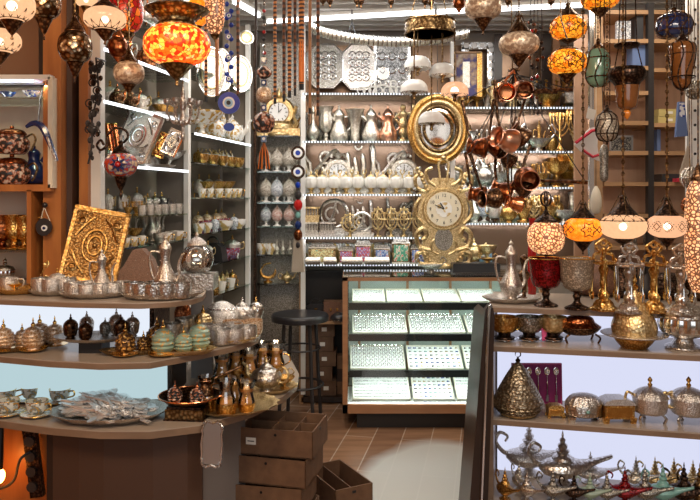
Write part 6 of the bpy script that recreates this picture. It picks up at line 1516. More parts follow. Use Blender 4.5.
# ------------------------------------------------------------------ hanging lamps
def pendant(px, py, wpx, hpx, Y, shade, label, lit=False, metalm='bronze', zig=None, name='hanging_lamp', top=True, star=False, cup=1.0, chain=True, caph=.9, bulb='bulb'):
    """globe centre at (px,py), globe wpx wide and hpx high"""
    k = Y/F; r = wpx*k/2; h = hpx*k/2; x, y, z = W(px, py, Y)
    t = root(name, label, 'lamp', (x, y, z))
    def R(s): return r*max(0, 1-abs(s)**2.5)**.5
    sh = [(max(R(-.93+1.86*i/14), r*.36), h*(-.95+1.9*i/14)) for i in range(15)]
    g = G(); vs = []
    g.lathe(sh, 32, shade); g.f = g.f[:-2]; g.m = g.m[:-2]          # open at both ends
    ob('shade', g, t)
    c = caph*h
    ob('cap', g_l([(r*.62, h*.86), (r*.60, h*.95), (r*.42, h+c*.25), (r*.22, h+c*.6), (r*.12, h+c*.9), (r*.16, h+c), (r*.05, h+c*1.15)], metalm, 22), t)
    ob('bottom_cup', g_l([(0, -h-cup*h*1.05), (r*.07, -h-cup*h), (r*.04, -h-cup*h*.8), (r*.16, -h-cup*h*.6), (r*.24, -h-cup*h*.45), (r*.40, -h*1.0-cup*h*.12), (r*.50, -h*.95)], metalm, 20), t)
    if chain:
        g = G(); z0 = h+c*1.15; zc = HC-z; n = max(2, int((zc-z0)/.018)); n = min(n, 60)
        g.tube([(0, 0, z0-.01), (0, 0, zc)], .0028, 5, 'brass_old')
        for i in range(n): g.ring((0, 0, z0+(i+.5)*(zc-z0)/n), .007, .0018, 'brass_old', 'Y' if i % 2 else 'X', 8, 4)
        ob('chain', g, t)
        gg = G()
        for a in range(3):
            q = a*2*PI/3+.4; gg.tube([(r*.60*math.cos(q), r*.6*math.sin(q), h*.95), (r*.1*math.cos(q), r*.1*math.sin(q), h+c*1.3)], .0018, 4, 'brass_old')
        ob('suspension', gg, t)
    if lit: ob('bulb', G().ball((0, 0, -h*.05), min(r, h)*.30, bulb, 12), t)
    if zig:
        g = G(); n = 13
        for row, (sa, sb) in enumerate(zig):
            pts = []
            for i in range(n*2):
                a = PI*i/n; s_ = sa if i % 2 else sb; rr = R(s_)*1.012
                pts.append((rr*math.cos(a), rr*math.sin(a), h*s_*1.01))
            g.tube(pts, .0042, 4, metalm, closed=True)
            g.lathe([(R(min(sa, sb))*1.01, h*min(sa, sb)-.002), (R(min(sa, sb))*1.015, h*min(sa, sb)+.002)], 30, metalm)
        ob('zigzag_band', g, t)
    if star:
        g = G()
        for q in range(4):
            a0 = -PI/2+q*PI/2
            def S(u, v, o=1.012): return (R(v)*o*math.cos(a0+u), R(v)*o*math.sin(a0+u), h*v)
            pts = []
            for i in range(12):
                rr = .40 if i % 2 == 0 else .24; a = i*PI/6+PI/6*0
                pts.append(S(rr*math.cos(a)*1.1, rr*math.sin(a)*1.6))
            g.tube(pts, .0028, 4, 'grout', closed=True)
            for i in range(6):
                a = i*PI/3; g.tube([S(.05*math.cos(a), .09*math.sin(a)), S(.13*math.cos(a), .22*math.sin(a))], .002, 4, 'grout')
            g.tube([S(.44, 0), S(.6, .25), S(.785, 0), S(.6, -.25)], .0024, 4, 'grout', closed=True)
        ob('star_pattern', g, t)
    return t
# left group
pendant(177, 45, 66, 42, 2.55, 'mosaic_orange', 'big orange red mosaic globe lamp glowing at upper left', metalm='brass_old', caph=.9, cup=.9, name='mosaic_lamp')
# flared collar above the big mosaic lamp
k = 2.55/F
g = G().lathe([(17*k, 0), (18*k, 5*k), (30*k, 13*k), (32*k, 15*k), (30*k, 16.5*k), (24*k, 18*k)], 30, 'brass_old')
pt = [o for o in C.objects if o.get('label', '').startswith('big orange red')][0]
for i in range(14): a = i*PI/7; g.ball((24*k*math.cos(a), 24*k*math.sin(a), 9*k), 1.6*k, 'gold_plain', 6)
c_ = ob('collar', g, pt); c_.location = (0, 0, 20*k)
pendant(126, 12, 34, 44, 3.05, 'mosaic_red', 'dark red mosaic lamp behind the white globe at top left', metalm='brass_old', name='mosaic_lamp', cup=.4)
pendant(105, 19, 41, 24, 2.6, 'lit_peach', 'lit peach globe lamp with zigzag band, third from left edge', True, 'bronze', [(-.85, -.40)], cup=1.1)
pendant(12, 5, 44, 34, 2.4, 'lit_peach', 'lit peach globe lamp cut by the top left picture corner', True, 'bronze', [(-.85, -.38)], cup=1.0)
pendant(0, 41, 40, 25, 2.55, 'lit_peach', 'lit peach globe lamp at the left picture edge', True, 'bronze', [(-.8, -.30)], cup=1.1)
pendant(44, 4, 33, 32, 2.65, 'bead_metal', 'jewelled metal ball lantern at the top left edge', metalm='bronze', cup=1.2, name='ball_lantern')
pendant(75, 47, 33, 34, 2.7, 'bead_metal', 'jewelled metal ball lantern hanging before the orange pillar', metalm='bronze', cup=1.1, name='ball_lantern')
pendant(86, 0, 22, 14, 2.75, 'lit_peach', 'small lit lamp at top edge right of the ball lanterns', True, 'brass_old', cup=1.4)
pendant(118, 47, 19, 22, 2.9, 'copper', 'polished copper ball lamp behind the white globe lamp', metalm='copper_plain', name='copper_lamp', cup=.5)
pendant(129, 73, 30, 24, 2.75, 'crackle_off', 'unlit brown crackle globe lamp below the copper ball lamp', metalm='bronze', name='crackle_lamp', cup=.9)
pendant(128, 45, 26, 30, 3.2, 'copper', 'dull copper onion lamp behind the crackle globe', metalm='bronze', name='copper_lamp', cup=1.2) if False else None
pendant(215, 8, 20, 56, 3.0, 'lit_mesh', 'tall lit white lace lamp at top, right of the big mosaic globe', metalm='brass_old', cup=.2, caph=.1, name='lace_lamp')
pendant(197, 12, 22, 30, 3.1, 'mosaic_plain', 'orange glowing glass lamp tucked behind the big mosaic lamp', metalm='brass_old', cup=.3)
# centre
pendant(483, 7, 37, 26, 3.3, 'crackle_off', 'unlit crackle globe lamp at top centre', metalm='bronze', cup=1.1, name='crackle_lamp')
pendant(519, 44, 40, 24, 3.0, 'crackle_off', 'unlit crackle globe lamp above the hanging copper pans', metalm='bronze', cup=1.2, caph=1.3, name='crackle_lamp')
pendant(568, 28, 36, 25, 3.4, 'mosaic_amber', 'amber mosaic globe lamp, upper of the two stacked', metalm='bronze', star=True, cup=.35, name='mosaic_lamp')
pendant(567, 62, 38, 26, 3.05, 'mosaic_amber', 'amber mosaic globe lamp, lower of the two stacked', metalm='bronze', star=True, cup=.9, caph=.2, name='mosaic_lamp', chain=False)
C.objects[-1] if False else None
pendant(600, -3, 38, 26, 3.2, 'mosaic_amber', 'amber mosaic globe lamp at top edge above the green lantern', metalm='bronze', cup=.8, name='mosaic_lamp')
# chain for the lower stacked lamp runs behind the upper one
lo = [o for o in C.objects if o.get('label', '').startswith('amber mosaic globe lamp, lower')][0]
ob('chain', G().tube([(0, .0, .10), (.01, .12, .22), (.01, .20, HC-lo.location[2])], .003, 5, 'brass_old'), lo)
for px, Y, h in ((323, 4.0, 6), (330, 4.0, 8), (357, 4.1, 8), (361, 4.1, 9), (391, 4.2, 9), (425, 4.2, 9), (431, 4.3, 11), (551, 4.2, 9), (508, 4.3, 9)):
    k = Y/F; g = G().lathe(prof([(0, -h*k), (1*k, -h*k*.85), (1*k, -h*k*.6), (3*k, -h*k*.3), (3.5*k, 0), (1.5*k, 4*k), (1*k, 6*k)]), 12, 'bronze').tube([(0, 0, 5*k), (0, 0, HC-W(0, 0, Y)[2])], .003, 5, 'brass_old')
    single('hanging_finial', g, 'small bronze lamp finial peeping from the top edge', 'finial', 'bronze finials at the top edge', loc=W(px, 0, Y))
pendant(459, 3, 12, 12, 3.5, 'copper', 'tiny copper lamp at top edge left of crackle globe', metalm='copper_plain', cup=.9, name='copper_lamp')
# right lit lamps over the counter
pendant(547, 244, 40, 38, 2.95, 'lit_rings', 'pierced globe lamp with glowing rings on right counter', metalm='dark_bronze', cup=.12, caph=.5, name='globe_lamp', chain=False, bulb='bulb', lit=True)
gl = [o for o in C.objects if o.get('label', '').startswith('pierced globe lamp')][0]
kk = 2.95/F
ob('finial_loop', G().ring((0, 0, 42*kk), 8*kk, .9*kk, 'dark_bronze', 'Y', 20, sx=.7).ring((0, 0, 42*kk), 8*kk, .9*kk, 'dark_bronze', 'X', 20, sx=.7).tube([(0, 0, 26*kk), (0, 0, 35*kk)], 1.5*kk, 6).ball((0, 0, 42*kk), 2.5*kk), gl)
gl.location = (PZ(546, 306, Z1)[0], PZ(546, 306, Z1)[1], Z1+48*PZ(546, 306, Z1)[1]/F+.095)
pendant(583, 229, 38, 25, 2.85, 'mosaic_plain', 'orange lamp with black star pattern over the right counter', True, 'dark_bronze', star=True, cup=1.0, caph=1.0, name='star_lamp', bulb='bulb')
pendant(623, 226, 45, 26, 2.8, 'lit_peach', 'large lit peach globe lamp over the spoon stands', True, 'dark_bronze', [(.85, .42)], cup=.6, caph=1.2)
pendant(667, 226, 39, 24, 2.8, 'lit_pink', 'lit peach lamp with dotted diamonds, rightmost over the spoon stands', True, 'dark_bronze', cup=1.0, caph=1.2, name='globe_lamp')
o = [o for o in C.objects if 'dotted diamonds' in o.get('label', '')][0]; k = 2.8/F
g = G()
for q in range(5):
    for i in range(30):
        a = -PI/2+q*2*PI/5+.62*math.sin(i*2*PI/30)*.9; v = .42*math.sin(2*i*2*PI/30)
        rr = 19.5*k*max(0, 1-abs(v)**2.5)**.5*1.01; g.ball((rr*math.cos(a), rr*math.sin(a), 12*k*v), .0022, 'bronze', 5)
    for s_ in (-1, 1):
        cx = -PI/2+q*2*PI/5+s_*.33; pts = []
        for du, dv in ((-.16, 0), (0, .28), (.16, 0), (0, -.28)): rr = 19.5*k*1.012*(1-abs(dv)**2.5)**.5; pts.append((rr*math.cos(cx+du), rr*math.sin(cx+du), 12*k*dv))
        g.tube(pts, .0022, 4, 'bronze', closed=True)
ob('diamond_pattern', g, o)
# large woven metal hanging at the far right
t = root('woven_lantern', 'tall glowing woven metal lantern at the right picture edge', 'lamp', W(698, 232, 2.85)); k = 2.85/F
ob('shade', g_l([(5*k, -60*k), (11*k, -40*k), (13*k, 0), (11*k, 38*k), (6*k, 52*k)], 'lit_mesh', 24), t); ob('cap', g_l([(6*k, 50*k), (7*k, 54*k), (2*k, 66*k), (0, 70*k)], 'bronze', 16), t)
ob('chain', G().tube([(0, 0, 68*k), (0, 0, HC-t.location[2])], .003, 5, 'brass_old'), t)
# green glass lantern in iron straps
def strap_lantern(px, py, wpx, hpx, Y, glassm, label, name='glass_lantern', straps=6, capm='bronze', tip=True, prof_=None):
    k = Y/F; r = wpx*k/2; h = hpx*k/2; t = root(name, label, 'lantern', W(px, py, Y))
    P_ = prof_ or [(.35, -1), (.75, -.85), (1, -.45), (1, .2), (.85, .75), (.5, 1)]
    pr = prof([(a*r, b*h) for a, b in P_]); ob('glass', G().lathe(pr, 24, glassm), t)
    g = G()
    for i in range(straps):
        a = 2*PI*i/straps+.2; g.tube([(q*1.02*math.cos(a+.25*math.sin(3*zz/h)), q*1.02*math.sin(a+.25*math.sin(3*zz/h)), zz) for q, zz in pr], .003, 4, capm)
    g.ring((0, 0, h*.5), r*.95, .003, capm); g.ring((0, 0, -h*.5), r*.99, .003, capm)
    ob('straps', g, t)
    ob('cap', g_l([(r*.55, h*.95), (r*.5, h*1.1), (r*.2, h*1.3), (r*.15, h*1.5), (0, h*1.6)], capm, 18), t)
    if tip: ob('bottom_tip', g_l([(0, -h*1.3), (r*.12, -h*1.2), (r*.1, -h*1.1), (r*.38, -h*.97)], capm, 14), t)
    g = G(); z0 = h*1.55; zc = HC-t.location[2]
    for s_ in (-.012, .012): g.tube([(s_, 0, z0), (s_, 0, zc)], .002, 4, 'dark_bronze')
    n = min(60, int((zc-z0)/.02))
    for i in range(n): g.ring((0, 0, z0+(i+.5)*(zc-z0)/n), .006, .0018, 'brass_old', 'Y' if i % 2 else 'X', 8, 4)
    ob('chain', g, t); return t
strap_lantern(598, 68, 24, 38, 3.1, 'green_glass', 'pale green glass lantern in iron straps, hanging by wooden shelves', tip=False)
strap_lantern(607, 127, 21, 28, 3.0, 'crackle_grey', 'small wire basket lantern hanging below the green lantern', 'basket_lantern', 10, 'dark_bronze')
strap_lantern(682, 66, 25, 46, 2.9, 'amber_glass_off', 'brown amber cut glass lantern hanging at upper right', 'glass_lantern', 8, 'dark_bronze', prof_=[(.25, -1), (.65, -.75), (.8, -.2), (.95, .3), (1, .8), (.8, 1)])
strap_lantern(674, 26, 34, 24, 3.25, 'dark_blue', 'dark blue glass globe lantern above the amber lantern', 'glass_lantern', 8, 'bronze', tip=False)
# bell lamp
t = root('bell_lamp', 'bronze bell shaped lamp with amber cup hung on chains', 'lamp', W(627, 82, 2.95)); k = 2.95/F
ob('rim', g_l([(12*k, -4*k), (13*k, -1*k), (17*k, 3*k), (18.5*k, 8*k), (17*k, 12*k), (16*k, 14*k)], 'dark_bronze', 28), t)
ob('amber_cup', g_l([(3*k, -28*k), (8*k, -26*k), (10*k, -20*k), (12*k, -4*k)], 'amber_glass_off', 24), t)
ob('bottom_tip', g_l([(0, -38*k), (2.5*k, -35*k), (4*k, -31*k), (2*k, -27.5*k)], 'amber', 14), t)
ob('disc', g_l([(4*k, 34*k), (11*k, 35*k), (12*k, 38*k), (4*k, 40*k)], 'dark_bronze', 20), t)
g = G(); zc = HC-t.location[2]
for a in (0, 2.1, 4.2): g.tube([(16*k*math.cos(a), 16*k*math.sin(a), 12*k), (10*k*math.cos(a), 10*k*math.sin(a), 37*k), (3*k*math.cos(a), 3*k*math.sin(a), zc)], .0025, 5, 'dark_bronze')
ob('chain', g, t)
# chandelier with brass hoop and five white glass shades
Yc = 4.0; k = Yc/F; t = root('chandelier', 'brass hoop chandelier with white scalloped glass shades before the oval mirror', 'chandelier', W(430, 28, Yc))
ob('hoop', G().lathe([(25*k, -6*k), (25.5*k, 0), (25*k, 6*k), (24*k, 6*k), (24.5*k, 0), (24*k, -6*k)], 40, 'brass_old', sy=1).ring((0, 0, 6*k), 25*k, 1.1*k, 'brass_old').ring((0, 0, -6*k), 25*k, 1.1*k, 'brass_old'), t)
g = G()
for i in range(3): a = i*2*PI/3+.5; g.tube([(24*k*math.cos(a), 24*k*math.sin(a), 6*k), (0, 0, HC-t.location[2])], .003, 4, 'brass_old')
ob('suspension', g, t)
for i, (px, py, dy, lit) in enumerate(((417, 66, -.05, 0), (442, 72, -.02, 0), (412, 92, -.14, 0), (432, 119, .02, 0), (452, 93, -.10, 1))):
    x = (px-430)*k; z = (28-py)*k; m = 'lit_pink' if lit else 'shade_white'
    s_ = ob('glass_shade', G().lathe(prof([(3*k, 8*k), (8*k, 7*k), (12.5*k, 2*k), (13.5*k, -4*k)]), 26, m, at=(x, dy, z)), t, 'lit pink shade' if lit else None)
    gg = G(); pts = [((12.5*k)*math.cos(PI*j/12)+x, dy+12.5*k*math.sin(PI*j/12), z-(3+2.5*(j % 2))*k) for j in range(24)]; gg.tube(pts, .003, 4, 'silver_plain', closed=True); ob('scalloped_edge', gg, s_)
    if lit: ob('bulb', G().ball((x, dy, z-.5*k), 4*k, 'bulb', 10), s_)
    ob('finial', g_l([(0, -12*k), (2*k, -10*k), (1.5*k, -7*k), (4*k, -4*k), (8*k, -2.5*k)], 'bronze' if lit else 'brass_old', 14), t).location = (x, dy, z)
    ob('rod', G().tube([(x, dy, z+5*k), (x, dy, -4*k)], .004, 5, 'brass_old'), t)
# swan neck wall lamp
t = root('swan_neck_lamp', 'swan neck bracket lamp with red and blue patterned globe', 'lamp', W(121, 165, 2.85)); k = 2.85/F
ob('globe', g_l([(5*k, -12*k), (12*k, -9*k), (16.5*k, 0), (13*k, 9*k), (6*k, 12*k)], 'iznik_red', 28), t)
g = G()
for i in range(8):
    a = i*PI/4; g.add([], [])
    g.tube([(3*k*math.cos(a)+2*k, -16.2*k, 3*k*math.sin(a)), (9*k*math.cos(a)*.9+2*k, -14.5*k, 9*k*math.sin(a)*.8)], [2*k, .6*k], 6, 'dark_blue')
g.ball((2*k, -15.5*k, 0), 3*k, 'red_enamel', 10); ob('painted_flower', g, t)
ob('cap', g_l([(8*k, 10*k), (9*k, 12*k), (5*k, 17*k), (2*k, 20*k), (2.5*k, 23*k), (0, 25*k)], 'dark_bronze', 18), t)
ob('bottom_cup', g_l([(0, -36*k), (1.5*k, -30*k), (1*k, -26*k), (4*k, -20*k), (7*k, -11*k)], 'dark_bronze', 16), t)
ob('swan_neck', G().tube(curve([(2*k, 0, 22*k), (7*k, 0, 28*k), (4*k, 0, 35*k), (-6*k, 0, 37*k), (-13*k, 0, 30*k), (-14*k, 0, 20*k), (-20*k, 0, 15*k), (-25*k, .01, 20*k), (-21*k, .01, 25*k), (-18*k, .01, 20*k)]), 1.3*k, 8, 'dark_bronze').tube([(-22*k, .01, 15.5*k), (-30*k, .10, 14*k)], 1.2*k, 6), t)
# iron ornament hanging on the white post
t = root('iron_ornament', 'black wrought iron leaf ornament hanging on the white post', 'ornament', W(92, 130, 2.95)); k = 2.95/F
g = G(); random.seed(5)
g.tube(curve([(4*k, 0, 72*k), (6*k, 0, 40*k), (0, 0, 10*k), (0, 0, -14*k), (-4*k, 0, -34*k)]), 1*k, 6, 'iron')
for i in range(46):
    z = random.uniform(-30, 66)*k; xx = random.uniform(-5, 6)*k+(3*k if z > 25*k else 0)
    g.ball((xx, random.uniform(-2, 2)*k, z), random.uniform(1.6, 3.0)*k, random.choice(['iron', 'iron', 'dark_bronze']), 6, sz=1.3)
    if i % 4 == 0: g.tube(arc((xx, -.01, z), 4*k, 0, 250, 8), .7*k, 5, 'iron')
ob('leaves', g, t); ob('hook', G().tube([(4*k, 0, 72*k), (4*k, .12, 74*k)], 1*k, 5, 'iron'), t)
# silver chandelier like tangle above the silver panel (behind the mosaic lamp)
t = root('crystal_wall_lamp', 'silver branching candle lamp with crystals below the big mosaic lamp', 'lamp', W(183, 108, 3.2)); k = 3.2/F
ob('stem', g_l([(0, -34*k), (2*k, -30*k), (1.5*k, -20*k), (4*k, -12*k), (2*k, -4*k), (4*k, 4*k), (2*k, 14*k), (0, 26*k)], 'silver', 14), t)
for i in range(6):
    a = i*PI/3+.3; c, s_ = math.cos(a), math.sin(a)
    ob('branch', G().tube(curve([(0, 0, -10*k), (8*k*c, 8*k*s_, -16*k), (15*k*c, 15*k*s_, -6*k), (15*k*c, 15*k*s_, 2*k)]), 1*k, 6, 'silver').cup([(1*k, 2*k), (4*k, 4*k), (4.5*k, 8*k)], 10, 'silver', (15*k*c, 15*k*s_, 0)).ball((15*k*c, 15*k*s_, -12*k), 1.6*k, 'pearl', 6), t)
ob('chain', G().tube([(0, 0, 24*k), (0, 0, HC-t.location[2])], .003, 4, 'brass_old'), t)
# hanging copper pans
random.seed(21)
hub = root('pan_hanger', 'bronze hanging ring carrying the bunch of copper pans', 'hanger', W(514, 70, 3.25))
k = 3.25/F
ob('ring', G().ring((0, 0, 0), 5*k, 1*k, 'bronze'), hub); ob('chain', G().tube([(0, .03, 0), (0, .09, HC-hub.location[2])], .003, 4, 'brass_old').tube([(0, .03, 0), (0, .05, -115*k)], .003, 4, 'dark_bronze'), hub)
ob('ribbons', G().tube(curve([(0, 0, 0), (-8*k, 0, -10*k), (-13*k, 0, -24*k)]), 1.3*k, 5, 'orange_tape').tube(curve([(0, 0, 0), (2*k, 0, -14*k), (-1*k, 0, -26*k)]), 1.2*k, 5, 'orange_tape').tube(curve([(0, 0, 0), (9*k, 0, -12*k), (16*k, 0, -20*k)]), 1.2*k, 5, 'black'), hub)
pans = [(503, 92, 17, 0, 'copper_plain', 'upper left'), (521, 90, 16, .2, 'copper', 'upper right'), (487, 148, 17, 1.9, 'copper', 'lower left'), (502, 150, 16, 2.4, 'copper', 'second lower'), (514, 142, 20, 2.8, 'bright_copper', 'middle large'),
        (527, 140, 16, 2.1, 'bronze', 'middle right'), (525, 178, 19, 3.4, 'copper', 'lower right large'), (512, 195, 19, 2.2, 'copper', 'bottom'), (498, 198, 17, 2.7, 'bronze', 'bottom left'), (486, 196, 15, 2.0, 'copper', 'far bottom left'), (528, 192, 15, 3.0, 'bronze', 'bottom right'), (511, 162, 14, 2.6, 'bronze', 'dark centre'), (522, 205, 14, 2.4, 'copper_plain', 'lowest')]
for i, (px, py, w, r, m, l) in enumerate(pans):
    Y = 3.10+.06*(i % 4); s = w*Y/F/.088*1.25
    face = i < 2 or l == 'lower right large'
    x, y, z = W(px, py, Y)
    rot = (PI/2+.15, 0, 0) if face else (random.uniform(-.3, .3), PI*.5+r*.22, random.uniform(-.6, .6))
    if not face: rot = (random.uniform(-.25, .25), -1.15+random.uniform(-.25, .25)-(.3 if px < 500 else 0), random.uniform(-.7, .7))
    place('cezve', 'copper long handled coffee pan in the hanging bunch, '+l, (x, y, z), s=s, mats={'copper': m}, rot=rot)
    from mathutils import Euler
    he = Euler(rot).to_matrix() @ Vector((.185*s, 0, .123*s))+Vector((x, y, z))-hub.location
    ob('cord', G().tube([tuple(he), (he[0]*.3, he[1]*.3, he[2]*.3-.01), (0, 0, -4*3.25/F)], .0022, 4, 'black'), hub)
# dark strand of small copper pots right of the pans
t = root('bead_garland', 'garland of small dark beads and tulip pendants beside the copper pans', 'garland', W(536, 60, 3.3)); k = 3.3/F
g = G()
for i in range(40): g.ball((random.uniform(-7, 7)*k, random.uniform(-3, 3)*k, random.uniform(-55, 40)*k), random.uniform(1.2, 2.6)*k, random.choice(['red_enamel', 'dark_bronze', 'copper', 'iron']), 6)
for dx in (-6, -2, 2, 6): g.tube([(dx*k, 0, -56*k), (dx*k, 0, 40*k), (0, 0, HC-t.location[2])], .0018, 4, 'iron')
ob('beaded_strings', g, t)
# ------------------------------------------------------------------ canes and flutes hanging at the centre left
rail = root('hanging_rail', 'dark rail under the ceiling carrying canes and bead strings', 'rail', (0, 0, 0))
ob('rail', G().tube([(-.75, 3.6, CEIL-.02), (.0, 3.6, CEIL-.02)], .012, 8, 'iron'), rail)
for x_ in (-.7, -.05): ob('bracket', G().tube([(x_, 3.6, CEIL-.02), (x_, 3.6, HC)], .008, 6, 'iron'), rail)
for i, (px, y1, w, m, l) in enumerate(((206, 96, 3, 'cane_orange', 'orange patterned'), (217, 96, 3.4, 'wood_orange', 'plain orange'), (238, 97, 3, 'cane_brown', 'dark patterned'), (256, 66, 2.4, 'wood_dark', 'dark thin'), (275, 98, 3, 'cane_orange', 'orange twisted'),
                                       (284, 96, 3, 'cane_brown', 'dark brown'), (289.5, 92, 3.4, 'cane_orange', 'orange diamond'), (295, 90, 2.6, 'cane_brown', 'thin dark'), (301.5, 84, 5, 'cane_orange', 'thick orange banded'), (310, 108, 2.8, 'wood_case', 'red brown'), (318, 110, 3, 'cane_brown', 'black and gold twisted'))):
    Y = 3.6; k = Y/F; t = root('walking_cane', l+' cane hanging point down, '+ORD[i], 'cane', ((px-350)*k, Y, 0))
    zt_ = CEIL-.035; zb_ = CZ-(y1-HZ)*k
    ob('shaft', G().tube([(0, 0, zb_), (0, 0, zt_-.06)], [w*k*.5, w*k*.68], 8, m), t)
    ob('ferrule', G().tube([(0, 0, zb_-.03), (0, 0, zb_+.01)], w*k*.5, 8, 'black'), t)
    ob('cord', G().tube([(0, 0, zt_-.07), (0, 0, CEIL-.02)], .003, 5, 'black'), t)
    if l == 'thick orange banded': ob('orange_sleeve', G().tube([(0, 0, CZ-(82-HZ)*k), (0, 0, CZ-(42-HZ)*k)], w*k*.55, 10, 'orange_tape'), t)
for px, y0, y1, m, l in ((212, 60, 97, 'wood_orange', 'left'), (199, 62, 96, 'copper_plain', 'copper')): pass
# evil eye charms
def eye(g, c, r, th=.006):
    g.disc(c, r, th, 'blue_glass', 'Y', 28); g.disc((c[0], c[1]-th*.6, c[2]), r*.55, th*.5, 'eye_white', 'Y', 22); g.disc((c[0], c[1]-th*.9, c[2]), r*.38, th*.5, 'pale_blue', 'Y', 20); g.disc((c[0], c[1]-th*1.25, c[2]), r*.2, th*.5, 'black', 'Y', 14)
Y = 3.3; k = Y/F
t = root('evil_eye_charm', 'large blue evil eye disc hanging on a blue beaded string', 'charm', W(229, 103, Y))
g = G(); eye(g, (0, 0, 0), 11*k, .010); ob('eye_disc', g, t)
g = G().disc((0, 0, -24*k), 5.5*k, .008, 'blue_glass', 'Y', 16, sz=.75); ob('eye_drop', g, t)
g = G(); g.tube([(0, 0, 10*k), (0, 0, HC-t.location[2])], .002, 4, 'cream').tube([(0, 0, -20*k), (0, 0, -10*k)], .002, 4)
for i in range(12):
    dz = (22+7*i)*k; g.ball((((-1)**i)*2.2*k, 0, dz), 2.6*k, 'blue_glass', 8)
    if i % 3 == 0: eye(g, (0, -.006, dz+2*k), 3.4*k, .004)
ob('beaded_string', g, t)
# the strand with patterned balls
t = root('ceramic_ball_strand', 'strand of patterned ceramic balls with orange tassel', 'strand', W(264, 123, 3.4)); k = 3.4/F
ob('large_ball', g_l([(2*k, -10*k), (8*k, -8*k), (11*k, 0), (9*k, 7*k), (3*k, 11*k)], 'cappadocia', 22), t); ob('small_ball', g_l([(2*k, 20*k), (7*k, 23*k), (8*k, 28*k), (6*k, 34*k), (2*k, 36*k)], 'blush_gold', 18), t); ob('small_ball', g_l([(2*k, 44*k), (7*k, 47*k), (7.5*k, 52*k), (2*k, 57*k)], 'cappadocia', 18), t)
g = G()
for dz in (15, -16, 40, 62): g.box((0, 0, dz*k), (5*k, 5*k, 6*k), 'dark_blue'); g.disc((0, -2.6*k, dz*k), 1.5*k, .003, 'eye_white', 'Y', 12)
for i in range(9): g.ball((random.uniform(-.5, .5)*k, 0, (70+7*i)*k), 2*k, ['red_enamel', 'silver_plain', 'iron'][i % 3], 7)
g.tube([(0, 0, -18*k), (0, 0, HC-t.location[2])], .002, 4, 'black'); ob('beaded_string', g, t)
g = G()
for i in range(16): a = i*.4; g.tube([(0, 0, -19*k), (4*k*math.cos(a), 4*k*math.sin(a), -30*k), (6*k*math.cos(a), 5*k*math.sin(a), -46*k)], .6*k, 4, 'orange_tape' if i % 2 else 'iron')
ob('tassel', g, t)
# strand of evil eyes with a fringe at the shelf upright
Y = 5.25; k = Y/F; t = root('evil_eye_hanging', 'long evil eye hanging with pale fringe before the white upright', 'charm', W(298, 155, Y))
for dz in (2, -17):
    g = G(); g.disc((0, 0, dz*k), 7*k, .012, 'dark_bronze', 'Y', 24); g.disc((0, -.008, dz*k), 4.6*k, .008, 'eye_white', 'Y', 20); g.disc((0, -.014, dz*k), 2.5*k, .008, 'blue_glass', 'Y', 14); ob('eye_disc', g, t)
g = G()
for i, m in enumerate(('blue_glass', 'iron', 'red_enamel', 'teal_enamel', 'dark_blue', 'copper', 'iron')): g.ball((0, 0, (-30-10*i)*k), (2.6+(i % 3))*k, m, 8, sz=1.3)
g.tube([(0, .005, -88*k), (0, .005, 8*k), (0, .1, 12*k)], .003, 4, 'black'); ob('beaded_string', g, t)
g = G()
for i in range(18): xx = (i-8.5)*.7*k; g.tube([(xx*.6, 0, -84*k), (xx, 0, -117*k)], .9*k, 4, 'fringe')
ob('fringe', g, t)
# plaque on the left cabinet, pots in it
t = root('evil_eye_plaque', 'black evil eye plaque on strings hanging on the orange pillar', 'charm', W(44, 227, 3.09)); k = 3.09/F
ob('plaque', G().disc((0, 0, 0), 8*k, .01, 'black_leather', 'Y', 24, sz=1.1).disc((1*k, -.006, -1*k), 3*k, .006, 'eye_white', 'Y', 16).disc((1*k, -.010, -1*k), 1.5*k, .006, 'dark_blue', 'Y', 12), t)
ob('strings', G().tube([(0, 0, 20*k), (-3*k, 0, 8*k)], .002, 4, 'cream').tube([(0, 0, 20*k), (6*k, 0, 6*k)], .002, 4).ball((1*k, 0, 22*k), 3*k, 'black_leather', 8), t)
t = root('striped_tie', 'dark blue and grey twisted scarf hanging from the cabinet', 'scarf', W(38, 135, 2.98)); k = 2.98/F
ob('scarf', G().tube(curve([(-12*k, 0, 8*k), (-4*k, 0, 12*k), (4*k, 0, 8*k), (11*k, 0, -6*k), (19*k, 0, -26*k)]), [1.5*k+2*k*math.sin(PI*i/24) for i in range(25)], 7, 'dark_blue').tube(curve([(10*k, -.01, -2*k), (15*k, -.01, -16*k), (19*k, -.01, -26*k)]), 1.3*k, 6, 'silver'), t)
ob('cord', G().tube([(0, .0, 10*k), (-6*k, .08, 38*k), (-6*k, .12, 57*k)], .003, 4, 'iron'), t)
def cabp(key, px, Z, hpx, label, Y=3.14, **kw): return shelf(key, px, Z, Y, hpx, label, **kw)
zs = zm+.015
cabp('soup_pot', 12, zs, 31, 'painted copper pot, lower of the stacked pair in the cabinet')
cabp('soup_pot', 12, zs+31*3.14/F*.98, 29, 'painted copper pot, upper of the stacked pair in the cabinet')
cabp('blue_pot', 34, zs, 40, 'dark blue pot behind the stacked copper pots', Y=3.24)
cabp('small_bowl', 32, zg+.005, 7, 'small blue and white bowl on the cabinet glass shelf, right'); cabp('small_bowl', 8, zg+.005, 6, 'small dark bowl on the cabinet glass shelf, left', mats={'blue_white': 'dark_blue'})
for i, (px, h) in enumerate(((2, 34), (14, 34), (25, 33))): cabp('gold_cup_pair', px, zl+.006, h, 'ornate gold goblet in lower cabinet niche, '+ORD[i], mats={'gold': ('copper', 'gold', 'gold')[i]})
cabp('boat_dish', 10, zl+.006+.0, 30, 'pale gold handled dish behind the ornate goblets', Y=3.28, mats={'silver': 'pale_gold'})
cabp('fluted_dish', 5, TOPZ, 26, 'silver covered bowl in the bottom of the left cabinet', Y=3.2)
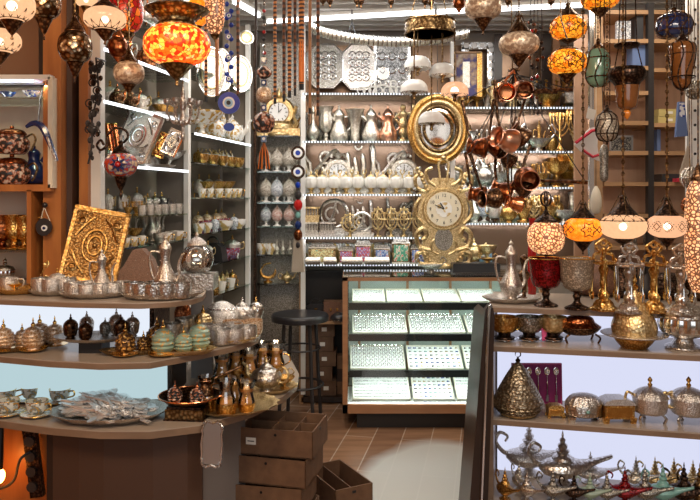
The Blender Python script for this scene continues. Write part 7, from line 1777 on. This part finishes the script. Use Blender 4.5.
# cloth and plush things at the right of the back shelves
t = root('hanging_cloth', 'white cloth with red stripes hanging beside the back shelves', 'cloth', W(588, 142, 4.0)); k = 4.0/F
g = G(); out = [(-14, -2), (2, 14), (10, 16), (9, -4), (11, -19), (6, -17), (-8, -9)]
g.prism([(a*k, b*k) for a, b in out], -.008, .008, 'white_cloth', 'XZ'); ob('cloth', g, t)
g = G().tube([(-13*k, -.01, -1*k), (3*k, -.01, 11*k), (9*k, -.01, 12*k)], 1.6*k, 5, 'red_cloth').tube([(-6*k, -.01, -8*k), (4*k, -.01, -15*k), (10*k, -.01, -13*k)], 1.4*k, 5); ob('stripe', g, t)
ob('cord', G().tube([(8*k, 0, 14*k), (8*k, 0, HC-t.location[2])], .002, 4, 'cream'), t)
t = root('paper_tag', 'white square paper tag hanging above the striped cloth', 'tag', W(591, 114, 3.9)); k = 3.9/F
ob('tag', G().prism([(-5*k, -4*k), (3*k, -6*k), (5*k, 4*k), (-3*k, 6*k)], -.002, .002, 'paper_white', 'XZ'), t); ob('string', G().tube([(0, 0, 4*k), (0, .0, HC-t.location[2])], .0015, 4, 'cream'), t)
t = root('bottle_strand', 'strand with slim silver grey bottle hanging before the wooden shelves', 'strand', W(604, 160, 3.6)); k = 3.6/F
ob('bottle', g_l([(1*k, -22*k), (4*k, -18*k), (4*k, -4*k), (4.5*k, 6*k), (3*k, 14*k), (0, 16*k)], 'pewter', 14), t); ob('cord', G().tube([(0, 0, 14*k), (0, .1, HC-t.location[2])], .002, 4, 'black'), t)
t = root('pink_pouch', 'pale pink soft pouch hanging left of the wooden shelves', 'pouch', W(596, 200, 4.2)); k = 4.2/F
ob('pouch', g_l([(0, -14*k), (4*k, -12*k), (5.5*k, -2*k), (4*k, 8*k), (1*k, 14*k)], 'cream', 16), t); ob('cord', G().tube([(0, 0, 12*k), (0, 0, HC-t.location[2])], .002, 4, 'black'), t)
t = root('hanging_scarf', 'blue patterned scarf hanging at the right edge by wooden shelves', 'scarf', W(681, 118, 3.7)); k = 3.7/F
g = G().prism([(-3*k, 16*k), (3*k, 16*k), (6*k, -18*k), (-6*k, -19*k)], -.01, .01, 'navy_cloth', 'XZ'); ob('scarf', g, t); ob('white_panel', G().box((0, -.012, 8*k), (5*k, .004, 14*k), 'blue_white'), t); ob('cord', G().tube([(0, 0, 15*k), (0, 0, HC-t.location[2])], .002, 4, 'black'), t)
t = root('hanging_tassel', 'beige tassel hanging at right edge below the blue scarf', 'tassel', W(686, 160, 3.6)); k = 3.6/F
g = G()
for i in range(14): g.tube([(2*k, 0, 14*k), ((i-7)*.9*k, 0, -14*k)], .9*k, 4, 'fringe')
ob('fringe', g, t); ob('cord', G().tube([(2*k, 0, 13*k), (2*k, 0, HC-t.location[2])], .002, 4, 'black'), t)
for i, (px, py, w, m, l) in enumerate(((695, 90, 18, 'pewter', 'upper'), (692, 178, 22, 'silver', 'middle'), (690, 205, 16, 'copper', 'lower'))):
    t = root('filigree_lantern', 'round filigree metal lantern at the right edge, '+l, 'lantern', W(px, py, (3.6, 3.35, 3.1)[i])); k = (3.6, 3.35, 3.1)[i]/F
    ob('ball', G().ball((0, 0, 0), w*k/2*.75, 'crackle_grey', 14), t)
    g = G()
    for j in range(6): a = j*PI/6; g.T = Matrix.Rotation(a, 4, 'Z'); g.ring((0, 0, 0), w*k/2, .004, m, 'Y', 20, 5)
    g.T = Matrix(); g.ring((0, 0, 0), w*k/2, .004, m, 'Z', 20); ob('cage', g, t)
    ob('chain', G().tube([(0, 0, w*k/2), (0, .02, HC-t.location[2])], .002, 4, 'brass_old'), t)
